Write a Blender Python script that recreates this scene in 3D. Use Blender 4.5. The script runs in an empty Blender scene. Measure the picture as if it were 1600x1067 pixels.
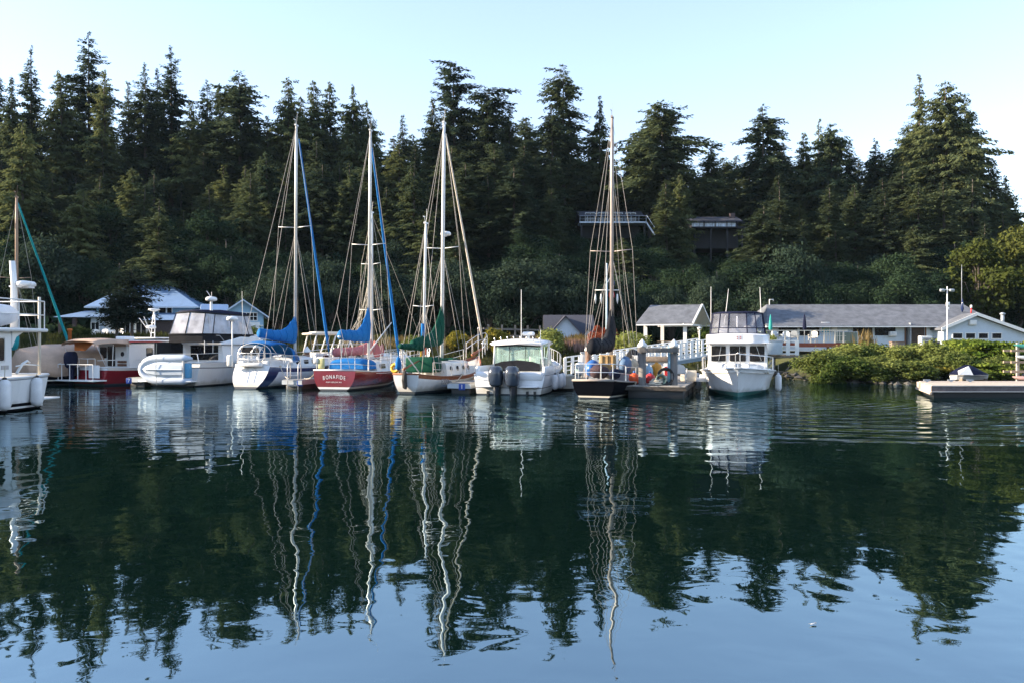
import bpy, bmesh, math, random
import numpy as np
from math import radians as R, sin, cos, pi, sqrt, atan2, hypot
from mathutils import Vector, Matrix

S = bpy.context.scene
COL = S.collection

# ------------------------------------------------------------------ camera, sky, sun, exposure
FOC, CX, HY, EYE = 1244.0, 800.0, 538.0, 2.3      # the photograph's 1600 px frame
cam_data = bpy.data.cameras.new("camera")
cam = bpy.data.objects.new("camera", cam_data)
COL.objects.link(cam)
cam.location = (0, 0, EYE)
cam.rotation_euler = (R(90), 0, 0)
cam_data.sensor_width = 36.0
cam_data.lens = 36.0 * FOC / 1600.0
cam_data.shift_y = (HY - 533.5) / 1600.0
cam_data.clip_start = 0.1
cam_data.clip_end = 5000
S.camera = cam

SUN_EL = R(19.0)
SUN_DIR = Vector((-0.999, -0.03, 0)).normalized() * cos(SUN_EL) + Vector((0, 0, sin(SUN_EL)))
world = bpy.data.worlds.new("World")
S.world = world
world.use_nodes = True
wn, wl = world.node_tree.nodes, world.node_tree.links
wn.clear()
w_out = wn.new("ShaderNodeOutputWorld")
w_bg = wn.new("ShaderNodeBackground")
w_sky = wn.new("ShaderNodeTexSky")
w_sky.sky_type = "NISHITA"
w_sky.sun_disc = False
w_sky.sun_elevation = SUN_EL
w_sky.sun_rotation = math.atan2(SUN_DIR.x, SUN_DIR.y)
w_sky.altitude = 0.0
w_sky.air_density = 1.0
w_sky.dust_density = 0.12
w_sky.ozone_density = 2.2
w_bg.inputs["Strength"].default_value = 0.15
w_mul = wn.new("ShaderNodeMix"); w_mul.data_type = "RGBA"; w_mul.blend_type = "MULTIPLY"
w_mul.inputs["Factor"].default_value = 1.0
w_mul.inputs["B"].default_value = (1.13, 1.02, 1.02, 1)
w_gam = wn.new("ShaderNodeGamma"); w_gam.inputs["Gamma"].default_value = 0.80
wl.new(w_sky.outputs[0], w_gam.inputs["Color"])
wl.new(w_gam.outputs[0], w_mul.inputs["A"])
wl.new(w_mul.outputs["Result"], w_bg.inputs["Color"])
wl.new(w_bg.outputs[0], w_out.inputs["Surface"])

sun_data = bpy.data.lights.new("sun", "SUN")
sun_data.energy = 4.2
sun_data.angle = R(0.5)
sun_data.color = (1.0, 0.83, 0.62)
sun = bpy.data.objects.new("sun", sun_data)
COL.objects.link(sun)
sun.rotation_euler = SUN_DIR.to_track_quat("Z", "Y").to_euler()
sun.location = (-60, 20, 60)

S.view_settings.view_transform = "Standard"
S.view_settings.look = "None"
S.view_settings.gamma = 1.0
S.view_settings.use_curve_mapping = False
S.view_settings.exposure = 1.85
S.render.engine = "CYCLES"
cy = S.cycles
cy.max_bounces = 6
cy.diffuse_bounces = 2
cy.glossy_bounces = 4
cy.transmission_bounces = 4
cy.transparent_max_bounces = 12
cy.caustics_reflective = False
cy.caustics_refractive = False
cy.sample_clamp_indirect = 6.0
cy.use_denoising = True

# ------------------------------------------------------------------ helpers
def at(px, py, D):
    """a pixel of the 1600 x 1067 photograph at distance D (along +Y) as a world point"""
    return Vector(((px - CX) / FOC * D, D, EYE - (py - HY) / FOC * D))

def tag(o, label=None, cat=None, group=None, kind=None):
    if label: o["label"] = label
    if cat: o["category"] = cat
    if group: o["group"] = group
    if kind: o["kind"] = kind
    return o

def thing(name, label, cat, loc=(0, 0, 0), rz=0.0, group=None):
    o = bpy.data.objects.new(name, None)
    o.empty_display_size = 0.2
    COL.objects.link(o)
    o.location = loc
    o.rotation_euler = (0, 0, rz)
    return tag(o, label, cat, group)

class MB:
    """collects boxes, tubes, prisms ... and links them as ONE mesh object"""
    dz = 0.0          # deck fittings of a low-sided hull are set down by this much
    def __init__(s):
        s.v, s.f, s.m, s.sm = [], [], [], []
        s.mi = 0
    def add(s, verts, faces, smooth=False, mi=None):
        b = len(s.v)
        s.v.extend([tuple(p) for p in verts])
        for k, f in enumerate(faces):
            s.f.append([b + i for i in f])
            s.m.append(s.mi if mi is None else (mi[k] if isinstance(mi, (list, tuple)) else mi))
            s.sm.append(smooth)
        return s
    def box(s, c, d, rz=0.0, ry=0.0, rx=0.0, bev=0.0):
        hx, hy, hz = d[0] / 2, d[1] / 2, d[2] / 2
        M = Matrix.Translation(c) @ Matrix.Rotation(rz, 4, "Z") @ Matrix.Rotation(ry, 4, "Y") @ Matrix.Rotation(rx, 4, "X")
        if bev > 0:
            b = min(bev, hx * .9, hy * .9, hz * .9)
            bm = bmesh.new()
            bmesh.ops.create_cube(bm, size=1)
            for v in bm.verts: v.co = Vector((v.co.x * d[0], v.co.y * d[1], v.co.z * d[2]))
            bmesh.ops.bevel(bm, geom=bm.edges[:], offset=b, segments=2, affect="EDGES", profile=0.5)
            bm.verts.index_update()
            s.add([M @ v.co for v in bm.verts], [[v.index for v in f.verts] for f in bm.faces], True)
            bm.free()
            return s
        P = [M @ Vector((x * hx, y * hy, z * hz)) for x in (-1, 1) for y in (-1, 1) for z in (-1, 1)]
        return s.add(P, [(0, 1, 3, 2), (4, 6, 7, 5), (0, 4, 5, 1), (2, 3, 7, 6), (0, 2, 6, 4), (1, 5, 7, 3)])
    def tube(s, p0, p1, r, n=6, r2=None):
        return s.path([p0, p1], [r, r if r2 is None else r2], n)
    def path(s, pts, r, n=6, cap=True, flat=1.0):
        pts = [Vector(p) for p in pts]
        rs = r if isinstance(r, (list, tuple)) else [r] * len(pts)
        V, F = [], []
        up = None
        for i, p in enumerate(pts):
            a = pts[max(0, i - 1)]; b = pts[min(len(pts) - 1, i + 1)]
            t = (b - a).normalized() if (b - a).length > 1e-9 else Vector((0, 0, 1))
            if up is None:
                up = Vector((0, 0, 1)) if abs(t.z) < 0.9 else Vector((1, 0, 0))
            x = t.cross(up).normalized()
            y = x.cross(t).normalized()
            up = y
            for k in range(n):
                q = 2 * pi * (k + .5) / n
                V.append(p + (x * cos(q) + y * sin(q) * flat) * rs[i])
        for i in range(len(pts) - 1):
            for k in range(n):
                k2 = (k + 1) % n
                F.append((i * n + k, i * n + k2, (i + 1) * n + k2, (i + 1) * n + k))
        if cap:
            F.append(tuple(range(n - 1, -1, -1)))
            F.append(tuple((len(pts) - 1) * n + k for k in range(n)))
        return s.add(V, F, n > 5)
    def prism(s, poly, h0, h1, frame=None):
        """polygon (2D) extruded from h0 to h1; frame(u, v, w) -> point"""
        fr = frame or (lambda u, v, w: Vector((u, v, w)))
        n = len(poly)
        V = [fr(u, v, h0) for u, v in poly] + [fr(u, v, h1) for u, v in poly]
        F = [tuple(range(n - 1, -1, -1)), tuple(range(n, 2 * n))]
        F += [(i, (i + 1) % n, n + (i + 1) % n, n + i) for i in range(n)]
        return s.add(V, F)
    def lathe(s, prof, c=(0, 0, 0), n=12, axis="Z"):
        c = Vector(c)
        V, F = [], []
        for r, h in prof:
            for k in range(n):
                a = 2 * pi * k / n
                p = (r * cos(a), r * sin(a), h)
                if axis == "X": p = (p[2], p[0], p[1])
                if axis == "Y": p = (p[1], p[2], p[0])
                V.append(c + Vector(p))
        m = len(prof)
        for i in range(m - 1):
            for k in range(n):
                k2 = (k + 1) % n
                F.append((i * n + k, i * n + k2, (i + 1) * n + k2, (i + 1) * n + k))
        F.append(tuple(range(n - 1, -1, -1)))
        F.append(tuple((m - 1) * n + k for k in range(n)))
        return s.add(V, F, True)
    def loft(s, rings, close=True, cap=True, smooth=True, mi=None):
        n = len(rings[0])
        V = [p for r in rings for p in r]
        F, Mi = [], []
        for i in range(len(rings) - 1):
            for k in range(n if close else n - 1):
                k2 = (k + 1) % n
                F.append((i * n + k, i * n + k2, (i + 1) * n + k2, (i + 1) * n + k))
                Mi.append(mi[k] if mi else s.mi)
        if cap:
            F.append(tuple(range(n - 1, -1, -1))); Mi.append(s.mi)
            F.append(tuple((len(rings) - 1) * n + k for k in range(n))); Mi.append(s.mi)
        return s.add(V, F, smooth, Mi)
    def quad(s, a, b, c, d):
        return s.add([a, b, c, d], [(0, 1, 2, 3)])
    def build(s, name, mats, parent=None, fix=True):
        me = bpy.data.meshes.new(name)
        if MB.dz: s.v = [(x, y, z + MB.dz) for x, y, z in s.v]
        me.from_pydata(s.v, [], s.f)
        mats = mats if isinstance(mats, (list, tuple)) else [mats]
        for m in mats: me.materials.append(m)
        me.polygons.foreach_set("material_index", np.array(s.m, dtype=np.int32))
        me.polygons.foreach_set("use_smooth", np.array(s.sm, dtype=bool))
        if fix:
            bm = bmesh.new(); bm.from_mesh(me)
            bmesh.ops.recalc_face_normals(bm, faces=bm.faces[:])
            bm.to_mesh(me); bm.free()
        me.update()
        o = bpy.data.objects.new(name, me)
        COL.objects.link(o)
        if parent is not None: o.parent = parent
        return o

def np_mesh(name, V, F, mats, mi=None, smooth=False):
    """V (n,3), F (m,4) arrays -> mesh data"""
    me = bpy.data.meshes.new(name)
    V = np.asarray(V, dtype=np.float32); F = np.asarray(F, dtype=np.int32)
    k = F.shape[1]
    me.vertices.add(len(V)); me.vertices.foreach_set("co", V.ravel())
    me.loops.add(F.size); me.loops.foreach_set("vertex_index", F.ravel())
    me.polygons.add(len(F))
    me.polygons.foreach_set("loop_start", np.arange(0, F.size, k, dtype=np.int32))
    me.polygons.foreach_set("loop_total", np.full(len(F), k, dtype=np.int32))
    for m in (mats if isinstance(mats, (list, tuple)) else [mats]): me.materials.append(m)
    if mi is not None: me.polygons.foreach_set("material_index", np.asarray(mi, dtype=np.int32))
    me.polygons.foreach_set("use_smooth", np.full(len(F), smooth, dtype=bool))
    me.update(calc_edges=True)
    return me

def obj_from(name, me, parent=None):
    o = bpy.data.objects.new(name, me)
    COL.objects.link(o)
    if parent is not None: o.parent = parent
    return o

def copy_tree(o, parent=None):
    c = o.copy(); COL.objects.link(c)
    if parent is not None: c.parent = parent
    for ch in list(o.children): copy_tree(ch, c)
    return c

class WMB(MB):
    """window builder: every pane (prism) becomes a mesh of its own"""
    def __init__(s): MB.__init__(s); s.pieces = []
    def prism(s, *a):
        m = MB(); m.prism(*a); s.pieces.append(m); return s
    def build(s, name, m, parent=None, fix=True):
        return [q.build(name, m, parent, fix) for q in s.pieces]

def text(name, body, size, loc, rot, mat, parent, ext=0.004, shear=0.0, bend=None):
    cu = bpy.data.curves.new(name, "FONT")
    cu.body = body; cu.size = size; cu.align_x = "CENTER"; cu.align_y = "CENTER"
    cu.extrude = ext; cu.shear = shear
    cu.materials.append(mat)
    o = bpy.data.objects.new(name, cu)
    COL.objects.link(o)
    dg = bpy.context.evaluated_depsgraph_get()
    me = bpy.data.meshes.new_from_object(o.evaluated_get(dg))
    bpy.data.objects.remove(o); bpy.data.curves.remove(cu)
    me.name = name
    o = bpy.data.objects.new(name, me)
    COL.objects.link(o)
    o.location = loc; o.rotation_euler = rot
    if parent is not None: o.parent = parent
    return o

# ------------------------------------------------------------------ materials
def mat(name, col, rough=0.55, metal=0.0, var=0.12, scale=2.5, spec=0.5, bump=0.0, bscale=20.0, streak=False, coat=0.0):
    m = bpy.data.materials.new(name); m.use_nodes = True
    nt = m.node_tree; N = nt.nodes; L = nt.links
    b = N["Principled BSDF"]
    b.inputs["Roughness"].default_value = rough
    b.inputs["Metallic"].default_value = metal
    b.inputs["Specular IOR Level"].default_value = spec
    b.inputs["Coat Weight"].default_value = coat
    b.inputs["Coat Roughness"].default_value = 0.08
    tc = N.new("ShaderNodeTexCoord")
    src = tc.outputs["Object"]
    if streak:
        mp = N.new("ShaderNodeMapping"); mp.inputs["Scale"].default_value = (1, 1, 0.12)
        L.new(src, mp.inputs["Vector"]); src = mp.outputs[0]
    if var > 0:
        n = N.new("ShaderNodeTexNoise"); n.inputs["Scale"].default_value = scale; n.inputs["Detail"].default_value = 5
        n.inputs["Roughness"].default_value = 0.65
        L.new(src, n.inputs["Vector"])
        mr = N.new("ShaderNodeMapRange")
        mr.inputs["From Min"].default_value = 0.3; mr.inputs["From Max"].default_value = 0.7
        mr.inputs["To Min"].default_value = 1 - var; mr.inputs["To Max"].default_value = 1 + var
        L.new(n.outputs["Fac"], mr.inputs["Value"])
        mx = N.new("ShaderNodeMix"); mx.data_type = "RGBA"; mx.blend_type = "MULTIPLY"
        mx.inputs["Factor"].default_value = 1
        mx.inputs["A"].default_value = (*col, 1)
        L.new(mr.outputs[0], mx.inputs["B"])
        L.new(mx.outputs["Result"], b.inputs["Base Color"])
    else:
        b.inputs["Base Color"].default_value = (*col, 1)
    if bump > 0:
        n2 = N.new("ShaderNodeTexNoise"); n2.inputs["Scale"].default_value = bscale; n2.inputs["Detail"].default_value = 4
        L.new(src, n2.inputs["Vector"])
        bp = N.new("ShaderNodeBump"); bp.inputs["Strength"].default_value = bump; bp.inputs["Distance"].default_value = 0.03
        L.new(n2.outputs["Fac"], bp.inputs["Height"]); L.new(bp.outputs[0], b.inputs["Normal"])
    return m

def hull_mat(name, col, rough=0.3, stain=(0.30, 0.25, 0.14), amt=0.55, coat=0.25):
    """painted or gelcoat topsides: faint vertical runs, and a line of scum of its own above the waterline (object z = height above the water)"""
    m = mat(name, col, rough, var=0.07, scale=3.0, streak=True, coat=coat)
    N = m.node_tree.nodes; L = m.node_tree.links; b = N["Principled BSDF"]
    src = b.inputs["Base Color"].links[0].from_socket
    tc = N.new("ShaderNodeTexCoord"); sp = N.new("ShaderNodeSeparateXYZ"); L.new(tc.outputs["Object"], sp.inputs[0])
    n = N.new("ShaderNodeTexNoise"); n.inputs["Scale"].default_value = 2.2; n.inputs["Detail"].default_value = 6
    mp = N.new("ShaderNodeMapping"); mp.inputs["Scale"].default_value = (1, 1, 0.25); L.new(tc.outputs["Object"], mp.inputs["Vector"]); L.new(mp.outputs[0], n.inputs["Vector"])
    ma = N.new("ShaderNodeMath"); ma.operation = "MULTIPLY_ADD"; ma.inputs[1].default_value = -0.55; L.new(n.outputs["Fac"], ma.inputs[0]); L.new(sp.outputs["Z"], ma.inputs[2])
    mr = N.new("ShaderNodeMapRange"); mr.inputs["From Min"].default_value = -0.12; mr.inputs["From Max"].default_value = 0.10
    mr.inputs["To Min"].default_value = amt; mr.inputs["To Max"].default_value = 0.0; L.new(ma.outputs[0], mr.inputs["Value"])
    mx = N.new("ShaderNodeMix"); mx.data_type = "RGBA"; mx.inputs["B"].default_value = (*stain, 1)
    L.new(mr.outputs[0], mx.inputs["Factor"]); L.new(src, mx.inputs["A"]); L.new(mx.outputs["Result"], b.inputs["Base Color"])
    return m

def foliage_mat(name, c0, c1, scale=0.6, trans=0.3, cold=None):
    """leaf colour that changes from clump to clump (object space) and from tree to tree"""
    m = bpy.data.materials.new(name); m.use_nodes = True
    nt = m.node_tree; N = nt.nodes; L = nt.links
    N.remove(N["Principled BSDF"])
    out = N["Material Output"]
    tc = N.new("ShaderNodeTexCoord")
    n = N.new("ShaderNodeTexNoise"); n.inputs["Scale"].default_value = scale; n.inputs["Detail"].default_value = 6
    n.inputs["Roughness"].default_value = 0.7
    L.new(tc.outputs["Object"], n.inputs["Vector"])
    oi = N.new("ShaderNodeObjectInfo")
    ma = N.new("ShaderNodeMath"); ma.operation = "MULTIPLY_ADD"
    ma.inputs[1].default_value = 0.30; ma.inputs[2].default_value = -0.15
    L.new(oi.outputs["Random"], ma.inputs[0])
    ad = N.new("ShaderNodeMath"); ad.operation = "ADD"
    L.new(n.outputs["Fac"], ad.inputs[0]); L.new(ma.outputs[0], ad.inputs[1])
    rp = N.new("ShaderNodeValToRGB")
    rp.color_ramp.elements[0].position = 0.3; rp.color_ramp.elements[0].color = (*c0, 1)
    rp.color_ramp.elements[1].position = 0.72; rp.color_ramp.elements[1].color = (*c1, 1)
    L.new(ad.outputs[0], rp.inputs[0])
    d = N.new("ShaderNodeBsdfDiffuse"); t = N.new("ShaderNodeBsdfTranslucent")
    mx = N.new("ShaderNodeMixShader"); mx.inputs[0].default_value = trans
    L.new(rp.outputs[0], d.inputs[0]); L.new(rp.outputs[0], t.inputs[0])
    L.new(d.outputs[0], mx.inputs[1]); L.new(t.outputs[0], mx.inputs[2])
    L.new(mx.outputs[0], out.inputs["Surface"])
    return m

def clear_mat(name, tint=(0.9, 0.92, 0.95), body=(0.5, 0.52, 0.55), fac=0.25, rough=0.08):
    """clear vinyl or glass: mostly seen through, a little milky, glossy"""
    m = bpy.data.materials.new(name); m.use_nodes = True
    N = m.node_tree.nodes; L = m.node_tree.links
    b = N["Principled BSDF"]; out = N["Material Output"]
    b.inputs["Base Color"].default_value = (*body, 1); b.inputs["Roughness"].default_value = rough
    tc = N.new("ShaderNodeTexCoord")
    n = N.new("ShaderNodeTexNoise"); n.inputs["Scale"].default_value = 1.6; n.inputs["Detail"].default_value = 4
    L.new(tc.outputs["Object"], n.inputs["Vector"])
    bp = N.new("ShaderNodeBump"); bp.inputs["Strength"].default_value = 0.12; bp.inputs["Distance"].default_value = 0.03
    L.new(n.outputs["Fac"], bp.inputs["Height"]); L.new(bp.outputs[0], b.inputs["Normal"])
    t = N.new("ShaderNodeBsdfTransparent"); t.inputs[0].default_value = (*tint, 1)
    mr = N.new("ShaderNodeMapRange")
    mr.inputs["From Min"].default_value = 0.3; mr.inputs["From Max"].default_value = 0.7
    mr.inputs["To Min"].default_value = fac * 0.6; mr.inputs["To Max"].default_value = min(1, fac * 1.4)
    L.new(n.outputs["Fac"], mr.inputs["Value"])
    mx = N.new("ShaderNodeMixShader")
    L.new(mr.outputs[0], mx.inputs[0]); L.new(t.outputs[0], mx.inputs[1]); L.new(b.outputs[0], mx.inputs[2])
    L.new(mx.outputs[0], out.inputs["Surface"])
    return m

K = {}
K["white"] = mat("white_gelcoat", (0.78, 0.78, 0.77), 0.28, var=0.05, scale=1.2, coat=0.3)
K["whitehull"] = hull_mat("white_hull_gelcoat", (0.76, 0.76, 0.75))
K["redhull"] = hull_mat("dark_red_hull_paint", (0.17, 0.006, 0.012), 0.22, (0.10, 0.05, 0.035), 0.4, 0.4)
K["white2"] = mat("aged_white_gelcoat", (0.70, 0.69, 0.66), 0.4, var=0.10, scale=2.0, streak=True)
K["cream"] = mat("cream_paint", (0.66, 0.60, 0.50), 0.5, var=0.1)
K["whitepaint"] = mat("white_paint", (0.76, 0.76, 0.74), 0.55, var=0.08, scale=4)
K["red"] = mat("dark_red_topside_paint", (0.17, 0.006, 0.012), 0.22, var=0.12, scale=1.5, coat=0.5)
K["tugred"] = mat("maroon_topside_paint", (0.22, 0.014, 0.024), 0.22, var=0.12, coat=0.4)
K["navy"] = mat("navy_paint", (0.012, 0.025, 0.09), 0.25, var=0.15, coat=0.3)
K["navyblk"] = mat("blue_black_hull_paint", (0.0025, 0.003, 0.005), 0.5, var=0.3, streak=True, spec=0.03)
K["bottom"] = mat("dark_bottom_paint", (0.012, 0.02, 0.03), 0.6, var=0.3)
K["bottomgreen"] = mat("green_bottom_paint", (0.02, 0.13, 0.11), 0.5, var=0.25)
K["bluecanvas"] = mat("blue_canvas", (0.008, 0.135, 0.38), 0.8, var=0.16, scale=6, spec=0.2, bump=0.5, bscale=6)
K["tealcanvas"] = mat("teal_canvas", (0.01, 0.27, 0.31), 0.8, var=0.15, scale=6, spec=0.2, bump=0.4, bscale=6)
K["greencanvas"] = mat("dark_green_canvas", (0.003, 0.055, 0.034), 0.85, var=0.2, scale=5, spec=0.15, bump=0.6, bscale=5)
K["blackcanvas"] = mat("black_canvas", (0.012, 0.013, 0.017), 0.85, var=0.25, scale=5, spec=0.15, bump=0.5, bscale=6)
K["navycanvas"] = mat("navy_canvas", (0.010, 0.013, 0.035), 0.85, var=0.2, scale=5, spec=0.15, bump=0.4, bscale=6)
K["tancanvas"] = mat("tan_canvas", (0.50, 0.36, 0.27), 0.85, var=0.12, scale=2, spec=0.15, bump=0.5, bscale=3)
K["orangecanvas"] = mat("rust_orange_canvas", (0.50, 0.16, 0.045), 0.85, var=0.15, spec=0.15)
K["pinkcanvas"] = mat("faded_pink_canvas", (0.50, 0.17, 0.17), 0.85, var=0.2, scale=7, spec=0.15, bump=0.5)
K["teak"] = mat("oiled_teak", (0.23, 0.07, 0.025), 0.5, var=0.25, scale=8)
K["wood"] = mat("weathered_wood", (0.20, 0.16, 0.125), 0.85, var=0.3, scale=6, bump=0.4)
K["brownwood"] = mat("brown_timber", (0.17, 0.085, 0.05), 0.8, var=0.3, scale=6, bump=0.3)
K["greywood"] = mat("grey_piling_timber", (0.15, 0.14, 0.13), 0.9, var=0.35, scale=7, bump=0.6, streak=True)
K["darkwood"] = mat("dark_wet_timber", (0.035, 0.028, 0.022), 0.7, var=0.4, scale=6, bump=0.4)
K["deckwood"] = mat("grey_dock_planks", (0.30, 0.28, 0.25), 0.85, var=0.25, scale=5, bump=0.3)
K["alu"] = mat("aluminium_spar", (0.62, 0.61, 0.58), 0.38, metal=0.25, var=0.08, scale=3)
K["steel"] = mat("stainless_steel", (0.72, 0.72, 0.72), 0.28, metal=0.7, var=0.05)
K["wire"] = mat("rigging_wire", (0.40, 0.36, 0.31), 0.45, metal=0.2, var=0.1)
K["rope"] = mat("pale_rope", (0.50, 0.45, 0.36), 0.85, var=0.15)
K["galv"] = mat("galvanised_metal", (0.38, 0.41, 0.44), 0.5, metal=0.4, var=0.15)
K["black"] = mat("black_rubber", (0.012, 0.012, 0.013), 0.5, var=0.2)
K["darkplastic"] = mat("charcoal_cowling", (0.035, 0.045, 0.065), 0.22, var=0.12, coat=0.6)
K["window"] = mat("dark_window_glass", (0.016, 0.016, 0.020), 0.06, var=0.3, scale=3, spec=0.6)
K["paintedsky"] = mat("painted_sky_reflection", (0.48, 0.56, 0.66), 0.15, var=0.5, scale=1.5)  # the sky's reflection is put into the pale blue base colour
K["doorshade"] = mat("painted_doorway_shade", (0.05, 0.035, 0.03), 0.8, var=0.3)
K["vinyl"] = clear_mat("clear_vinyl", fac=0.62, body=(0.62, 0.62, 0.66))
K["vinyl2"] = clear_mat("smoky_clear_vinyl", tint=(0.62, 0.64, 0.7), fac=0.30, body=(0.40, 0.42, 0.5))
K["screen"] = clear_mat("windscreen_glass", tint=(0.72, 0.88, 0.82), fac=0.22, body=(0.55, 0.75, 0.66), rough=0.03)
K["curtain"] = clear_mat("greenish_clear_curtain", tint=(0.78, 0.92, 0.84), fac=0.30, body=(0.58, 0.70, 0.64))
K["fender"] = mat("white_fender_vinyl", (0.72, 0.73, 0.74), 0.35, var=0.08, scale=5)
K["yellow"] = mat("yellow_plastic", (0.70, 0.42, 0.03), 0.45, var=0.1)
K["orange"] = mat("orange_plastic", (0.75, 0.10, 0.02), 0.45, var=0.1)
K["redplastic"] = mat("red_plastic", (0.50, 0.03, 0.03), 0.4, var=0.1)
K["bluepl"] = mat("blue_plastic", (0.03, 0.13, 0.40), 0.4, var=0.1)
K["bluesign"] = mat("blue_sign_paint", (0.015, 0.06, 0.32), 0.4, var=0.05)
K["letterw"] = mat("white_lettering", (0.85, 0.85, 0.85), 0.4, var=0.0)
K["letterg"] = mat("grey_lettering", (0.20, 0.22, 0.26), 0.4, var=0.0)
K["letterr"] = mat("red_lettering", (0.5, 0.02, 0.03), 0.4, var=0.0)
K["bluehouse"] = mat("pale_blue_siding", (0.28, 0.47, 0.62), 0.7, var=0.06, scale=3)
K["whitehouse"] = mat("pale_blue_white_siding", (0.52, 0.60, 0.68), 0.7, var=0.06, scale=3)
K["blueroof"] = mat("pale_blue_metal_roof", (0.17, 0.27, 0.44), 0.45, var=0.10, scale=2)
K["greyroof"] = mat("grey_shingle_roof", (0.115, 0.125, 0.145), 0.9, var=0.35, scale=1.6, bump=0.5, bscale=14)
K["darkroof"] = mat("dark_slate_roof", (0.045, 0.048, 0.065), 0.85, var=0.2, scale=6)
K["brickdark"] = mat("dark_stone_facing", (0.07, 0.05, 0.05), 0.85, var=0.3, scale=8)
K["concrete"] = mat("pale_concrete", (0.46, 0.44, 0.41), 0.85, var=0.12, scale=3)
K["greenpanel"] = mat("grey_green_panel", (0.13, 0.17, 0.14), 0.7, var=0.1)
# ------------------------------------------------------------------ terrain: one sheet to the horizon
def sstep(a, b, x):
    t = np.clip((np.asarray(x, dtype=float) - a) / (b - a), 0, 1)
    return t * t * (3 - 2 * t)

SHX = [-2500, -70, -56, -48, -40, -20, 6, 12, 17.6, 19.0, 22, 40, 70, 2500]
SHY = [-2500, -22, 2, 30, 55, 57, 55.5, 55.5, 55.2, 48.0, 46.5, 46, 46, 46]
def ground_z(x, y):
    x = np.asarray(x, dtype=float); y = np.asarray(y, dtype=float)
    d = y - np.interp(x, SHX, SHY) + 0.5 * np.sin(x * 0.9) + 0.3 * np.sin(x * 2.3 + 1)
    land = (2.75 - 0.40 * sstep(-16, -8, x) - 0.6 * sstep(13.5, 17.5, x)) * (1 - np.exp(-np.maximum(d, 0) / (4.5 + 4.5 * sstep(13.0, 18.0, x)))) + 0.12 * np.sin(x * 0.33) * sstep(2, 10, d)
    ang = x / np.maximum(y, 1)
    side = 1 - 0.75 * sstep(0.50, 0.70, ang)
    hill = np.maximum(y - 77 - 2.5 * np.sin(x * 0.05) - 8 * sstep(-8, -20, x), 0)
    hill = 22 * (1 - np.exp(-hill * 0.46 / 22 * (1 + hill / 90))) * side
    head = 3.5 * sstep(-48, -62, x) * sstep(0, 12, d)
    z = land + hill + head + 0.35 * np.sin(x * 0.21 + y * 0.13) * sstep(86, 96, y)
    far = 42 * sstep(-120, -230, y) * (0.75 + 0.25 * np.sin(x * 0.013))     # unseen opposite shore, added behind the camera to darken window reflections
    return np.where(d < 0, np.maximum(-3.0, d * 0.4) + far, z)

def gz(x, y): return float(ground_z(x, y))

def axis_pts(lo, hi, step, far):
    a = np.arange(lo, hi + step / 2, step)
    g = []
    v, s = hi, step
    while v < far:
        s *= 1.35; v += s; g.append(v)
    h = []
    v, s = lo, step
    while v > -far:
        s *= 1.35; v -= s; h.append(v)
    return np.array(h[::-1] + list(a) + g)

K["ground"] = None
def ground_material():
    m = bpy.data.materials.new("bank_soil_and_turf"); m.use_nodes = True
    N = m.node_tree.nodes; L = m.node_tree.links
    b = N["Principled BSDF"]; b.inputs["Roughness"].default_value = 0.95; b.inputs["Specular IOR Level"].default_value = 0.15
    g = N.new("ShaderNodeNewGeometry"); sp = N.new("ShaderNodeSeparateXYZ"); L.new(g.outputs["Position"], sp.inputs[0])
    n = N.new("ShaderNodeTexNoise"); n.inputs["Scale"].default_value = 0.5; n.inputs["Detail"].default_value = 8; n.inputs["Roughness"].default_value = 0.7
    L.new(g.outputs["Position"], n.inputs["Vector"])
    ma = N.new("ShaderNodeMath"); ma.operation = "MULTIPLY_ADD"; ma.inputs[1].default_value = 1.4; L.new(n.outputs["Fac"], ma.inputs[0])
    L.new(sp.outputs["Z"], ma.inputs[2])
    rp = N.new("ShaderNodeValToRGB")
    mr = N.new("ShaderNodeMapRange"); mr.inputs["From Min"].default_value = 0.0; mr.inputs["From Max"].default_value = 6.0
    L.new(ma.outputs[0], mr.inputs["Value"]); L.new(mr.outputs[0], rp.inputs[0])
    e = rp.color_ramp.elements
    e[0].position = 0.0; e[0].color = (0.020, 0.018, 0.014, 1)
    e[1].position = 1.0; e[1].color = (0.022, 0.026, 0.014, 1)
    for p, c in ((0.16, (0.045, 0.045, 0.022, 1)), (0.24, (0.075, 0.085, 0.030, 1)), (0.55, (0.15, 0.125, 0.05, 1)), (0.72, (0.06, 0.065, 0.028, 1))):
        x = e.new(p); x.color = c
    L.new(rp.outputs[0], b.inputs["Base Color"])
    bp = N.new("ShaderNodeBump"); bp.inputs["Strength"].default_value = 0.7; bp.inputs["Distance"].default_value = 0.15
    n2 = N.new("ShaderNodeTexNoise"); n2.inputs["Scale"].default_value = 3; n2.inputs["Detail"].default_value = 6
    L.new(g.outputs["Position"], n2.inputs["Vector"]); L.new(n2.outputs["Fac"], bp.inputs["Height"]); L.new(bp.outputs[0], b.inputs["Normal"])
    return m

gx = axis_pts(-110, 110, 1.6, 2500)
gy = axis_pts(20, 170, 1.3, 2500)
gy = np.sort(np.concatenate([gy, np.arange(-300, -90, 14.0)]))
GX, GY = np.meshgrid(gx, gy)
GZ = ground_z(GX, GY)
nx, ny = len(gx), len(gy)
ii = (np.arange(ny - 1)[:, None] * nx + np.arange(nx - 1)[None, :]).ravel()
gmesh = np_mesh("ground", np.stack([GX.ravel(), GY.ravel(), GZ.ravel()], 1), np.stack([ii, ii + 1, ii + nx + 1, ii + nx], 1), ground_material(), smooth=True)
tag(obj_from("ground", gmesh), kind="structure")

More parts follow.
